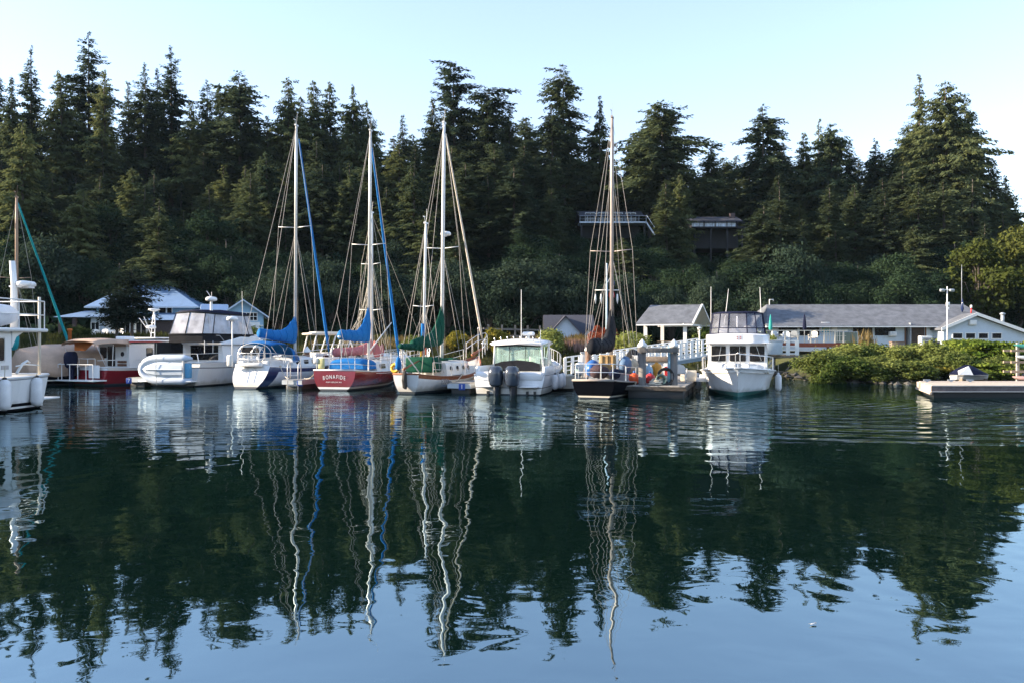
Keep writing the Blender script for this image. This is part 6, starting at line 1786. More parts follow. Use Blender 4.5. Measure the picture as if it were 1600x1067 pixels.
def chair(lab, pos, rz, m, group, h=.86, w=.56):
    """moulded armchair: seat, arched back, four legs, two arms"""
    t = thing("patio_chair", lab, "chair", pos, rz, group)
    mb = MB(); mb.box((0, 0, .42), (w, .5, .05), bev=.02); mb.build("seat", m, t)
    mb = MB(); mb.prism([(-w / 2, .44), (w / 2, .44), (w / 2, h - .18), (w * .36, h - .05), (0, h), (-w * .36, h - .05), (-w / 2, h - .18)], 0, .035, lambda u, v, q: Vector((u, .24 + q + (v - .44) * .22, v))); mb.build("backrest", m, t)
    for sx in (-1, 1):
        for sy in (-1, 1):
            mb = MB(); mb.tube((sx * (w / 2 - .03), sy * .22, .42), (sx * (w / 2), sy * .27, 0), .025, 6); mb.build("leg", m, t)
        mb = MB(); mb.path([(sx * w / 2, -.22, .42), (sx * w / 2, -.22, .64), (sx * w / 2, .28, .66)], .025, 6); mb.build("armrest", m, t)
    return t
chair("white plastic armchair on the end float beside the portal", onp(1063, 37.6), R(160), K["whitepaint"], "white plastic chairs")
t = thing("dock_steps", "cream boarding steps and locker on the end float beside the bow-on trawler", "dock steps", onp(1084, 38.6), -R(14))
mb = MB(); mb.box((-.25, .3, .26), (.75, .6, .52), bev=.03); mb.build("locker", K["cream"], t)
mb = MB(); mb.box((.42, .1, .09), (.6, .9, .18), bev=.02); mb.box((.5, .25, .26), (.45, .6, .16), bev=.02); mb.box((.55, .4, .41), (.3, .3, .14), bev=.02); mb.build("step", K["whitepaint"], t)
t = thing("rope_pile", "heap of pale rope and sacking at the foot of the portal", "rope", onp(1024, 34.9))
mb = MB(); rr = random.Random(3)
for k in range(5): mb.path([(.02 * k + (.32 - .03 * k) * cos(a) + rr.uniform(-.03, .03), (.22 - .02 * k) * sin(a), .04 + .05 * k + rr.uniform(0, .04)) for a in np.linspace(0, 2 * pi, 14)], .035, 6)
mb.build("coil", K["rope"], t)

# ------------------------------------------------------------------ gangway from the floats up to the shore
g0, g1 = Vector((3.6, 47.0, .45)), Vector((13.6, 56.0, 1.62))
dv = (g1 - g0); Lg = dv.length; dxy = Vector((dv.x, dv.y, 0)).normalized(); nrm = Vector((-dxy.y, dxy.x, 0))
t = thing("gangway", "white slatted gangway ramp climbing from the floats to the pavilion", "gangway", g0, 0)
mb = MB()
for sg in (-1, 1):
    o_ = nrm * .65 * sg; up = Vector((0, 0, 1))
    for z, r_ in ((.0, .07), (1.08, .05)): mb.path([o_ + up * z, o_ + dv + up * z], r_, 4)
    n = int(Lg / .62)
    for i in range(n + 1):
        c = dv * (i / n) + o_
        rz = atan2(dxy.y, dxy.x)
        mb.box(c + up * .54, (.24, .05, 1.06), rz)
    for z in (.3, .55, .8): mb.path([o_ + up * z, o_ + dv + up * z], .035, 4)
mb.build("railing", K["whitepaint"], t)
mb = MB(); ry = -atan2(dv.z, hypot(dv.x, dv.y)); mb.box(dv / 2 + Vector((0, 0, .04)), (Lg, 1.2, .05), atan2(dxy.y, dxy.x), ry); mb.box(dv / 2 + Vector((0, 0, -.16)) - nrm * .62, (Lg * .97, .1, .26), atan2(dxy.y, dxy.x), ry); mb.box(dv / 2 + Vector((0, 0, -.16)) + nrm * .62, (Lg * .97, .1, .26), atan2(dxy.y, dxy.x), ry); mb.build("deck", mat("blue_grey_steel", (.20, .26, .30), .6), t)
t = thing("gangway_landing", "white-railed timber landing on trestle legs right of the gangway", "landing", (15.8, 55.6, -.78))
mb = MB(); mb.box((.8, 0, 2.28), (6.0, 2.4, .16)); mb.build("platform", K["wood"], t)
mb = MB()
for x in np.arange(-1.9, 3.8, .62): mb.box((x, -1.18, 2.85), (.26, .05, 1.0))
for z in (2.45, 2.7, 2.95, 3.32): mb.box((.9, -1.17, z), (5.8, .06, .09))
mb.build("railing", K["whitepaint"], t)
for x in (-1.6, .4, 2.2, 3.6):
    mb = MB(); mb.tube((x, -.9, -1.2), (x, -.9, 2.2), .1, 8); mb.build("trestle_leg", K["darkwood"], t)
mb = MB(); mb.tube((.4, -.95, .3), (2.2, -.95, 2.0), .06, 5); mb.tube((2.2, -.95, .3), (3.6, -.95, 2.0), .06, 5); mb.tube((-1.6, -.95, 2.0), (.4, -.95, .3), .06, 5); mb.box((1.0, -.9, 1.2), (5.4, .08, .16)); mb.build("brace", K["wood"], t)
t = thing("dock_cart", "grey-white lidded bin standing on the timber landing", "bin", (17.7, 54.25, 1.6)); mb = MB(); mb.box((0, 0, .45), (1.4, .3, .9), bev=.04); mb.build("bin_body", mat("faded_pale_plastic", (.42, .48, .52), .6), t); mb = MB(); mb.box((0, 0, .93), (1.5, .36, .07), bev=.02); mb.build("lid", K["galv"], t)

# ------------------------------------------------------------------ pavilion
FL, FR_, BL, BR_ = Vector((10.4, 62, 0)), Vector((13.3, 61.2, 0)), Vector((12.35, 65.4, 0)), Vector((15.2, 64.6, 0))
zb, ze, zr = gz(12, 63) - .05, 3.92, 5.42
t = thing("pavilion", "open white-posted picnic pavilion with a grey gable roof", "pavilion", (12.8, 63.3, 0))
o = Vector((12.8, 63.3, 0)); ex = (FR_ - FL).normalized(); ey = (BL - FL).normalized()
for c in (FL, FR_, BL, BR_):
    mb = MB(); mb.box(c - o + Vector((0, 0, (ze + zb) / 2 - .1)), (.27, .27, ze - zb), atan2(ex.y, ex.x)); mb.build("post", K["whitepaint"], t)
mb = MB(); A = FL - ex * .55 - ey * .55 - o; B_ = FR_ + ex * .75 - ey * .55 - o; C = BR_ + ex * .75 + ey * .55 - o; D_ = BL - ex * .55 + ey * .55 - o
rl_, rr_ = (A + D_) / 2 + ex * .25, (B_ + C) / 2
zv = lambda p, z: Vector((p.x, p.y, z))
th = .12
V = [zv(A, ze), zv(B_, ze), zv(C, ze), zv(D_, ze), zv(rl_, zr), zv(rr_, zr)]
V2 = [v - Vector((0, 0, th)) for v in V]
mb.add(V + V2, [(0, 1, 5, 4), (3, 4, 5, 2), (6, 10, 11, 7), (9, 8, 11, 10), (0, 6, 7, 1), (3, 2, 8, 9), (0, 4, 10, 6), (4, 3, 9, 10)]); mb.build("roof", K["greyroof"], t)
so = MB(); w_ = [v - Vector((0, 0, th + .02)) for v in V]; so.add(w_, [(0, 4, 5, 1), (3, 2, 5, 4)]); so.build("soffit", K["whitepaint"], t, False)
mb = MB()
mb.path([zv(B_, ze - .05), zv(rr_, zr - .02)], .09, 4); mb.path([zv(C, ze - .05), zv(rr_, zr - .02)], .09, 4); mb.path([zv(B_ - ex * .75, ze - .1), zv(C - ex * .75, ze - .1)], .09, 4); mb.path([zv((B_ + C) / 2 - ex * .75, ze - .1), zv(rr_ - ex * .75, zr - .25)], .07, 4)
for p, q in ((A, B_), (D_, C)): mb.path([zv(p + ey * (.0), ze - .14), zv(q, ze - .14)], .07, 4)
mb.build("bargeboard", K["whitepaint"], t)
for k, (f, g) in enumerate(((.35, .5), (.75, .4))):
    c = FL + ex * 2.9 * f + ey * 3.9 * g
    tt = thing("picnic_table", ["left", "right"][k] + " weathered picnic table under the open pavilion", "picnic table", (c.x, c.y, gz(c.x, c.y)), atan2(ex.y, ex.x), "picnic tables")
    mb = MB(); mb.box((0, 0, .74), (1.5, .7, .06)); mb.build("table_top", K["wood"], tt)
    for sy in (-1, 1):
        mb = MB(); mb.box((0, sy * .6, .44), (1.5, .26, .05)); mb.build("bench_seat", K["wood"], tt)
    for sx in (-.5, .5):
        mb = MB(); mb.tube((sx, -.6, 0), (sx, .25, .74), .045, 4); mb.tube((sx, .6, 0), (sx, -.25, .74), .045, 4); mb.build("leg", K["wood"], tt)
t = thing("path_lamp", "slim white lamp post at the pavilion's right post", "lamp post", (14.2, 60.3, gz(14.2, 60.3))); mb = MB(); mb.tube((0, 0, 0), (0, 0, 2.0), .05, 8); mb.build("pole", K["whitepaint"], t); mb = MB(); mb.lathe([(.06, 1.95), (.16, 2.05), (.19, 2.1), (.05, 2.17)], n=10); mb.build("lamp_head", K["whitepaint"], t)

# ------------------------------------------------------------------ houses
def gable_block(t, x0, x1, y0, y1, z0, ze, zr, wallm, roofm, axis="x", over=.4, trimm=None, wall_name="wall", hipl=0.0, hipr=0.0):
    """block with a ridge along x or y (thing-local metres)"""
    mb = MB()
    mb.box(((x0 + x1) / 2, (y0 + y1) / 2, (z0 + ze) / 2), (x1 - x0, y1 - y0, ze - z0))
    w = None
    if axis == "x":
        ym = (y0 + y1) / 2
        for x in (x0, x1):
            if (x == x0 and hipl) or (x == x1 and hipr): continue
            mb.prism([(y0, ze + .001), (y1, ze + .001), (ym, zr - .12)], x - .01 if x == x1 else x, x if x == x1 else x + .01, lambda u, v, q: Vector((q, u, v)))
        k = (zr - ze) / (ym - y0)
        E = [(x0 - over, y0 - over, ze - k * over), (x1 + over, y0 - over, ze - k * over), (x1 + over, y1 + over, ze - k * over), (x0 - over, y1 + over, ze - k * over), (x0 - over + hipl, ym, zr), (x1 + over - hipr, ym, zr)]
    else:
        xm = (x0 + x1) / 2
        for y in (y0, y1): mb.prism([(x0, ze + .001), (x1, ze + .001), (xm, zr - .12)], y, y + .01 if y == y0 else y - .01, lambda u, v, q: Vector((u, q, v)))
        k = (zr - ze) / (xm - x0)
        E = [(x0 - over, y0 - over, ze - k * over), (x1 + over, y0 - over, ze - k * over), (x1 + over, y1 + over, ze - k * over), (x0 - over, y1 + over, ze - k * over), (xm, y0 - over, zr), (xm, y1 + over, zr)]
    wo = mb.build(wall_name, wallm, t)
    E = [Vector(e) for e in E]; E2 = [e - Vector((0, 0, .14)) for e in E]
    rb = MB()
    if axis == "x": fs = [(0, 1, 5, 4), (2, 3, 4, 5), (1, 2, 5), (3, 0, 4)] if (hipl or hipr) else [(0, 1, 5, 4), (2, 3, 4, 5)]
    else: fs = [(0, 4, 5, 3), (1, 2, 5, 4)]
    rim = {"x": [(0, 1), (1, 2), (2, 3), (3, 0)] if (hipl or hipr) else [(0, 1), (1, 5), (5, 2), (2, 3), (3, 4), (4, 0)], "y": [(0, 4), (4, 1), (1, 2), (2, 5), (5, 3), (3, 0)]}[axis]
    rb.add(E + E2, fs + [tuple(i + 6 for i in f[::-1]) for f in fs] + [(a, b, b + 6, a + 6) for a, b in rim])
    ro = rb.build("roof", roofm, t)
    fb = MB()
    fr_rim = rim if axis == "y" or not (hipl or hipr) else rim
    for a, b in fr_rim:
        fb.path([E2[a] + Vector((0, 0, .05)), E2[b] + Vector((0, 0, .05))], .07, 4)
    fb.build("fascia", trimm or K["whitehouse"], ro)
    return wo, ro
def win(t, x, y, z, w, h, nx=1, ny=1, fm=None, gm=None, th=.06, name="window", face=-1):
    """framed window on a wall that faces -y (thing-local)"""
    fb = MB(); b = .07
    for sx in (-1, 1): fb.box((x + sx * (w / 2 + b / 2), y + face * th / 2, z), (b, th, h + 2 * b))
    for sz in (-1, 1): fb.box((x, y + face * th / 2, z + sz * (h / 2 + b / 2)), (w, th, b))
    for i in range(1, nx): fb.box((x - w / 2 + w * i / nx, y + face * th / 2, z), (.045, th * .8, h))
    for i in range(1, ny): fb.box((x, y + face * th / 2, z - h / 2 + h * i / ny), (w, th * .78, .045))
    fo = fb.build(name, fm or K["whitepaint"], t)
    pb = MB(); pb.box((x, y + face * .012, z), (w, .02, h)); pb.build("pane", gm or K["window"], fo)
    return fo

# pale blue hip-roofed house on the left
HX, HYY = -41.0, 74.0; hz_ = 2.55
t = thing("house", "two-storey pale blue house with a hipped light blue roof behind the dark conifer", "house", (HX, HYY, 0))
gable_block(t, 1.6, 10.8, 1.5, 8.0, hz_, 6.3, 8.25, K["bluehouse"], K["blueroof"], "x", .75, hipl=2.6, hipr=4.7, trimm=K["whitehouse"])
b = MB(); b.box((3.6, .95, hz_ + 1.2), (3.9, 1.1, 2.4)); b.box((7.0, .7, hz_ + 1.0), (2.8, 1.6, 2.0)); b.build("ground_floor", K["whitehouse"], t)
b = MB(); b.box((9.6, .4, hz_ + .95), (3.4, 2.2, 1.9)); b.build("stone_wing", K["brickdark"], t)
def skirt(t, x0, x1, y0, y1, z0, z1, m, name="porch_roof", end=.8):
    mb = MB(); E = [(x0, y0, z0), (x1, y0, z0), (x1 - end, y1, z1), (x0 + end, y1, z1), (x1, y1, z0), (x0, y1, z0)]
    mb.add([Vector(e) for e in E], [(0, 1, 2, 3), (1, 4, 2), (0, 3, 5), (0, 5, 4, 1), (3, 2, 4, 5)]); return mb.build(name, m, t)
skirt(t, 5.2, 11.8, -1.1, 1.6, hz_ + 1.95, hz_ + 2.75, K["blueroof"])
skirt(t, -1.6, 5.6, -.2, 2.6, hz_ + 2.25, hz_ + 2.95, K["blueroof"], end=1.6)
for x in (-1.0, .3): 
    b = MB(); b.box((x, .1, hz_ + 1.1), (.3, .3, 2.3)); b.build("porch_post", K["brickdark"], t)
for x, w_ in ((2.1, .7), (4.9, .8), (6.6, .9), (7.7, .9)): win(t, x, .35 if x < 5.5 else -.12, hz_ + 1.05, w_, 1.4, 2, 1)
for x, w_, z in ((2.3, .7, 5.3), (3.1, .7, 5.3), (7.9, .7, 5.35), (8.5, .5, 5.35)): win(t, x, 1.5, z, w_, .8, 1, 1)
b = MB(); b.box((3.5, .37, hz_ + 1.05), (.95, .06, 2.1)); b.build("door", K["whitepaint"], t)
for i, px in enumerate((148, 160, 172, 184)):
    v = at(px, HY, 70.5); chair(f"{['leftmost','second from left','third from left','rightmost'][i]} of the four white patio chairs before the hip-roofed house", (v.x, v.y, gz(v.x, v.y)), R((20, -15, 10, -25)[i]), K["whitepaint"], "patio chairs before the house", .95, .7)
# small blue gabled house
v = at(379, HY, 70); zb_ = gz(v.x, 71) - .2
t = thing("house", "small bright blue gabled house with a white-framed upper window", "house", (v.x, 70, 0), R(17))
gable_block(t, -1.65, 1.75, 0, 5.5, zb_, 5.05, 6.25, K["bluehouse"], K["blueroof"], "y", .45)
gable_block(t, -3.3, -1.66, .7, 4.9, zb_, 4.6, 5.9, K["bluehouse"], K["blueroof"], "x", .3)
b = MB(); b.box((0.05, -.06, 3.95), (3.4, .1, .1)); b.box((.9, -.03, zb_ + 1.1), (1.1, .06, 1.7)); b.build("trim_band", K["whitepaint"], t)
win(t, .62, 0, 4.72, 1.15, .62, 4, 2, name="window"); win(t, -2.45, .7, 4.2, .6, .5, 2, 1)
# cottage with a dark slate roof behind the trellis
v = at(890, HY, 68); zb_ = gz(v.x, 69) - .2
t = thing("cottage", "low pale cottage with a dark slate roof right of the trellis fence", "house", (v.x, 68, 0), R(0))
gable_block(t, -1.75, 1.95, 1.2, 5.0, zb_, 3.35, 4.9, K["whitehouse"], K["darkroof"], "x", .35, trimm=K["darkroof"])
gable_block(t, -1.6, .9, 0, 2.6, zb_, 3.4, 4.75, K["whitehouse"], K["darkroof"], "y", .25, trimm=K["darkroof"])
gable_block(t, 1.15, 2.0, .5, 2.2, zb_, 3.1, 3.7, K["whitehouse"], K["darkroof"], "y", .15, trimm=K["darkroof"])
win(t, 1.0, 1.2, 2.95, .3, .4)
# trellis fence
fa, fb_ = at(763, HY, 63), at(880, HY, 70)
t = thing("trellis_fence", "grey post-and-rail trellis fence with wire mesh on top of the bank", "fence", (fa.x, fa.y, 0))
dvf = Vector((fb_.x - fa.x, fb_.y - fa.y, 0)); zf = gz(fa.x, fa.y); nP = 7
for i in range(nP):
    c = dvf * (i / (nP - 1)); b = MB(); b.box(c + Vector((0, 0, zf + .95)), (.16, .16, 2.3)); b.build("post", K["greywood"], t)
b = MB(); b.path([Vector((-.4, 0, zf + 1.75)), dvf + Vector((.3, 0, zf + 1.72))], .1, 4); b.path([Vector((0, -.05, zf + .55)), dvf + Vector((0, -.05, zf + .55))], .04, 4); b.path([Vector((0, -.05, zf + 1.25)), dvf + Vector((0, -.05, zf + 1.25))], .04, 4); b.build("rail", K["greywood"], t)
b = MB(); rz = atan2(dvf.y, dvf.x); nS = 90
for i in range(nS):
    c = dvf * ((i + .5) / nS); b.box(c + Vector((0, .02, zf + .68)), (.05, .02, 1.15), rz)
for k in range(7): b.box(dvf * .5 + Vector((0, .05, zf + .2 + .16 * k)), (dvf.length, .02, .05), rz)
b.build("mesh_panel", mat("grey_blue_mesh", (.17, .18, .22), .8, var=.3, scale=12), t)
v = at(748, HY, 63); t = thing("fence_post", "lone grey post left of the trellis fence", "post", (v.x, 63, gz(v.x, 63))); b = MB(); b.tube((0, 0, -.3), (0, 0, 1.75), .1, 8); b.build("shaft", K["greywood"], t); b = MB(); b.lathe([(.12, 1.72), (.12, 1.78), (.02, 1.86)], n=8); b.build("cap", K["galv"], t)
# yacht club flagpole with a gaff
v = at(948, HY, 63.5); zp = gz(v.x, 63.5)
t = thing("flagpole", "pale blue nautical flagpole with yardarm seen through the black sailboat's rigging", "flagpole", (v.x, 63.5, zp))
b = MB(); b.path([(0, 0, -.3), (0, 0, 4.0), (0, 0, 8.75 - zp)], [.1, .085, .05], 8); b.build("pole", mat("pale_blue_pole", (.45, .58, .66), .5), t)
b = MB(); b.tube((-.95, 0, 6.6 - zp), (.95, 0, 6.6 - zp), .035, 6); b.build("yardarm", K["whitepaint"], t)
b = MB(); b.tube((0, 0, 7.1 - zp), (.42, 0, 7.85 - zp), .035, 6); b.build("gaff", K["whitepaint"], t)
fl = thing("flag", "striped flag with a blue canton hanging limp from the flagpole's gaff", "flag", (v.x + .42, 63.5, 7.75))
def fold(k0, k1, z0, z1, m, nm):
    b = MB(); V = []; nn = 8
    for j in range(nn + 1):
        s_ = j / nn; z = z0 + (z1 - z0) * s_
        for k in range(5):
            q = k0 + (k1 - k0) * k / 4
            V.append((-.18 + .36 * q + .05 * sin(6 * s_ + q * 3), .09 * sin(q * 14 + 2 * s_), z))
    F = [(j * 5 + k, j * 5 + k + 1, j * 5 + k + 6, j * 5 + k + 5) for j in range(nn) for k in range(4)]
    off = len(V); b.add(V + [(x, y + .012, z) for x, y, z in V], F + [tuple(off + i for i in f[::-1]) for f in F], True); b.build(nm, m, fl)
fold(0, 1, 0, -.75, K["navy"], "canton")
for k in range(7): fold(k / 7, (k + 1) / 7, -.76, -1.75, K["redplastic"] if k % 2 == 0 else K["whitepaint"], "stripe")
for i, dx in enumerate((-.9, -.45, .85)):
    pn = thing("pennant", f"{['leftmost','middle','rightmost'][i]} white signal pennant under the flagpole's yardarm", "pennant", (v.x + dx, 63.5, 6.5), 0, "signal pennants")
    b = MB(); b.tube((0, 0, .08), (0, 0, -.2), .008, 4); b.build("halyard", K["rope"], pn)
    b = MB(); b.loft([[Vector((-.05, -.02, -.2)), Vector((.05, -.02, -.22)), Vector((.05, .02, -.22)), Vector((-.05, .02, -.2))], [Vector((-.09, -.03, -.6)), Vector((.08, .01, -.62)), Vector((.08, .04, -.62)), Vector((-.09, .0, -.6))], [Vector((-.02, -.01, -.98)), Vector((.03, -.01, -.98)), Vector((.03, .01, -.98)), Vector((-.02, .01, -.98))]]); b.build("cloth", K["whitepaint"], pn)

# ------------------------------------------------------------------ long marina building with annex and deck
t = thing("marina_building", "long low pale building with a grey shingle roof and dark windows", "building", (22.6, 70, 0))
zf = 1.6
wo, ro = gable_block(t, .3, 19.2, 0, 8.6, zf, 4.22, 6.0, K["whitehouse"], K["greyroof"], "x", .75, hipl=1.6, hipr=.4, trimm=K["whitepaint"])
def wx(px, D=70): return (px - CX) / FOC * D - 22.6
for a_, b_, z0, z1, nx_ in ((1216, 1246, 3.05, 4.12, 1), (1249, 1280, 3.05, 4.12, 1), (1332, 1363, 3.05, 4.12, 1), (1366, 1399, 3.05, 4.12, 1)):
    win(t, (wx(a_) + wx(b_)) / 2, 0, (z0 + z1) / 2, wx(b_) - wx(a_), z1 - z0, nx_, 1, fm=K["whitehouse"])
b = MB(); b.box(((wx(1416) + wx(1444)) / 2, -.012, 3.2), (wx(1444) - wx(1416), .03, 1.95)); dro = b.build("doorway_shade_panel", K["doorshade"], t)  # flat dark panel: the shade inside the doorway is its colour
b = MB(); b.box((wx(1415) - .05, -.04, 3.2), (.1, .08, 2.0)); b.box((wx(1445) + .05, -.04, 3.2), (.1, .08, 2.0)); b.build("door_frame", K["brownwood"], dro)
b = MB(); b.box((wx(1418), -.3, 3.2), (.06, .6, 1.9)); b.build("door_leaf", K["galv"], dro)
b = MB()
for x in np.arange(wx(1284), wx(1330), .3): b.box((x, -.02, 3.6), (.04, .04, 1.1))
b.build("batten", K["whitehouse"], wo)
t2 = thing("chart_board", "blue and turquoise chart board on the marina building's wall", "notice board", (22.6 + wx(1289), 69.95, 3.75)); b = MB(); b.box((0, -.02, 0), (.75, .05, .95), bev=.01); b.build("frame", K["whitepaint"], t2)
m_ = bpy.data.materials.new("nautical_chart"); m_.use_nodes = True; N = m_.node_tree.nodes; tc = N.new("ShaderNodeTexCoord"); ns = N.new("ShaderNodeTexNoise"); ns.inputs["Scale"].default_value = 4; rp = N.new("ShaderNodeValToRGB"); rp.color_ramp.interpolation = "CONSTANT"; rp.color_ramp.elements[0].color = (.05, .30, .42, 1); rp.color_ramp.elements[1].position = .52; rp.color_ramp.elements[1].color = (.35, .42, .22, 1)
m_.node_tree.links.new(tc.outputs["Object"], ns.inputs["Vector"]); m_.node_tree.links.new(ns.outputs["Fac"], rp.inputs[0]); m_.node_tree.links.new(rp.outputs[0], N["Principled BSDF"].inputs["Base Color"])
b = MB(); b.box((0, -.05, 0), (.65, .02, .85)); b.build("chart", m_, t2)
for i, (px, w_, h_, dk) in enumerate(((1303, .6, .7, 0), (1319, .55, .3, 1))):
    t2 = thing("notice_board", ["white notice board right of the blue chart on the long building", "small dark notice board left of the reeds on the long building"][i], "notice board", (22.6 + wx(px), 69.93, 3.85 if i else 3.7), 0, "notice boards"); b = MB(); b.box((0, 0, 0), (w_, .05, h_)); b.build("frame", K["galv"], t2); b = MB(); b.box((0, -.03, 0), (w_ - .1, .02, h_ - .1)); b.build("panel", K["window"] if dk else K["whitepaint"], t2)
t2 = thing("air_conditioner", "white air conditioner box under the building's right-hand window", "air conditioner", (22.6 + wx(1392), 69.7, 3.2)); b = MB(); b.box((0, 0, 0), (.55, .4, .4), bev=.03); b.build("case", K["whitepaint"], t2); b = MB(); [b.box((0, -.21, -.12 + .06 * k), (.4, .02, .025)) for k in range(5)]; b.build("grille", K["galv"], t2)
# annex
t = thing("annex", "pale blue gabled annex with four small windows in front of the long building", "building", (39.75, 68.4, 0))
b = MB(); b.prism([(-2.7, 1.5), (4.6, 1.5), (4.6, 3.1), (0, 4.72), (-2.7, 3.58)], 0, 1.9, lambda u, v, w: Vector((u, w, v))); b.build("wall", K["whitehouse"], t)
b = MB(); b.prism([(-3.0, 3.5), (0, 4.78), (5.0, 3.0), (5.0, 3.18), (0, 4.97), (-3.0, 3.68)], -.35, 1.9, lambda u, v, w: Vector((u, w, v))); ro = b.build("roof", K["greyroof"], t)
b = MB(); b.prism([(-3.05, 3.44), (0, 4.74), (5.05, 2.93), (5.05, 3.21), (0, 5.01), (-3.05, 3.72)], -.42, -.352, lambda u, v, w: Vector((u, w, v))); b.build("bargeboard", K["whitepaint"], ro)
for px in (1496, 1516, 1536, 1557): win(t, (px - CX) / FOC * 68.4 - 39.75, 0, 3.02, .78, .42)
b = MB(); b.box((-.25, -.12, 4.15), (.6, .25, .42), bev=.02); b.build("vent_box", K["whitepaint"], t)
t2 = thing("chimney_pipe", "short red and white flue pipe on the annex's roof peak", "flue", (39.8, 69.0, 4.85)); b = MB(); b.tube((0, 0, 0), (0, 0, .6), .06, 8); b.build("pipe", K["redplastic"], t2); b = MB(); b.lathe([(.1, .58), (.1, .78), (.02, .85)], n=8); b.build("cowl", K["whitepaint"], t2)
t2 = thing("roof_vent", "grey vent pipe behind the annex roof's right slope", "vent", (43.0, 69.8, 3.9)); b = MB(); b.tube((0, 0, 0), (0, 0, 1.0), .14, 10); b.build("pipe", K["galv"], t2); b = MB(); b.lathe([(.22, .98), (.22, 1.1), (.05, 1.18)], n=10); b.build("cowl", K["galv"], t2)
# lamp pole with floodlights and gadgets
v = at(1480, HY, 61); t = thing("light_pole", "tall white pole with floodlights in front of the annex's left eave", "light pole", (v.x, 61, gz(v.x, 61)))
zt = EYE + 90 / FOC * 61 - gz(v.x, 61); b = MB(); b.tube((0, 0, 0), (0, 0, zt), .05, 8, .038); b.build("pole", K["whitepaint"], t)
b = MB(); b.box((0, 0, zt - .25), (.75, .06, .06)); b.box((.0, -.1, zt - 1.35), (.22, .2, .3), bev=.03); b.box((0, -.1, zt - 1.7), (.16, .16, .2), bev=.03); b.build("bracket", K["whitepaint"], t)
for sx in (-.42, .3):
    b = MB(); b.box((sx, -.08, zt - .3), (.34, .24, .2), bev=.04, rx=.3); b.build("floodlight", K["galv"], t)
v = at(1544, HY, 68); t = thing("radio_mast", "thin dark radio mast at the right end of the long roof", "antenna", (v.x, 72, 5.5)); b = MB(); b.path([(0, 0, 0), (0, 0, 3.0), (0, 0, 4.0)], [.035, .025, .015], 6); b.build("whip", K["galv"], t); b = MB(); b.lathe([(.05, -.3), (.14, .0), (.1, .5), (.02, .9)], (.0, -.1, 0), 8); b.build("furled_flag", K["navy"], t)
v = at(1214, HY, 72); t = thing("roof_bracket", "small white bracket at the left end of the long roof's ridge", "bracket", (24.0, 74.2, 5.85)); b = MB(); b.path([(0, 0, 0), (0, 0, .6), (.35, 0, .6), (.35, 0, .45)], .05, 6); b.build("arm", K["whitepaint"], t); b = MB(); b.box((0, 0, .02), (.25, .25, .06)); b.build("base_plate", K["galv"], t)
# deck
t = thing("timber_deck", "timber deck with white-railed front before the long building", "deck", (19.6, 62, 0))
b = MB(); b.box((3.2, 3.2, 2.36), (7.2, 7.0, .1)); b.build("floor", K["wood"], t)
b = MB(); b.box((3.2, -.33, 2.25), (7.2, .06, .32)); b.box((6.83, 3.2, 2.25), (.06, 7.0, .32)); b.build("fascia", mat("red_brown_stain", (.20, .055, .03), .8, var=.2), t)
xs = [(px - CX) / FOC * 61.7 - 19.6 for px in (1196, 1227, 1247, 1267, 1288, 1305, 1318)]
for x in xs:
    b = MB(); b.box((x, -.28, 2.85), (.1, .1, 1.0)); b.build("rail_post", K["cream"], t)
b = MB(); b.box((2.9, -.28, 3.36), (7.0, .14, .06)); b.box((2.9, -.28, 2.52), (6.8, .05, .05)); [b.box((x, -.28, 2.95), (6.8 if k == 0 else 6.8, .02, .025)) for k, x in ((0, 2.9),)]; [b.box((xs[4] + .2 * k, -.28, 2.92), (.05, .04, .85)) for k in range(7)]; b.build("handrail", K["cream"], t)
for x in (.2, 2.6, 5.0, 6.6):
    b = MB(); b.box((x, 0, 1.3), (.16, .16, 2.2)); b.build("support_post", K["brownwood"], t)
def umbrella(lab, px, D, z0, z1, m):
    v = at(px, HY, D); t = thing("patio_umbrella", lab, "umbrella", (v.x, D, 0), 0, "closed patio umbrellas")
    b = MB(); b.tube((0, 0, 2.42), (0, 0, z1), .03, 6); b.build("pole", K["galv"], t)
    b = MB(); b.lathe([(.09, z0), (.16, z0 + .25), (.13, (z0 + z1) / 2), (.06, z1 - .15), (.015, z1 + .05)], n=10); b.build("canopy", m, t)
umbrella("closed teal patio umbrella at the deck's left end", 1204, 62.6, 3.3, 4.6, mat("teal_umbrella", (.02, .30, .27), .8))
umbrella("closed navy patio umbrella on the middle of the deck", 1257, 64.5, 3.4, 4.75, K["navycanvas"])
for i, (px, m) in enumerate(((1216, "galv"), (1228, "whitepaint"), (1242, "galv"), (1270, "cream"))):
    v = at(px, HY, 63.6); chair(("grey chair nearest the teal umbrella on the deck", "white low chair on the deck left of the navy umbrella", "grey chair just left of the navy umbrella", "cream chair right of the navy umbrella on the deck")[i], (v.x, v.y, 2.42), R((30, -20, 150, -40)[i]), K[m], "deck chairs before the marina building", .95)
v = at(1322, HY, 62.5); t = thing("wind_screen", "grey-green windscreen panel at the right end of the deck", "screen", (v.x, 62.5, 2.35)); b = MB(); b.box((0, 0, .45), (1.75, .04, .85)); b.build("panel", K["greenpanel"], t); b = MB(); b.box((-.9, 0, .45), (.06, .06, 1.0)); b.box((.9, 0, .45), (.06, .06, 1.0)); b.box((0, 0, .9), (1.8, .06, .05)); b.build("frame", K["galv"], t)
v = at(1401, HY, 66); t = thing("planter_box", "wooden planter box left of the open doorway", "planter", (v.x, 66, 1.9)); b = MB(); b.box((0, 0, .3), (1.0, .5, .6), bev=.02); b.build("box", K["wood"], t); b = MB(); b.box((0, 0, .62), (1.06, .56, .05)); b.build("rim", K["brownwood"], t)
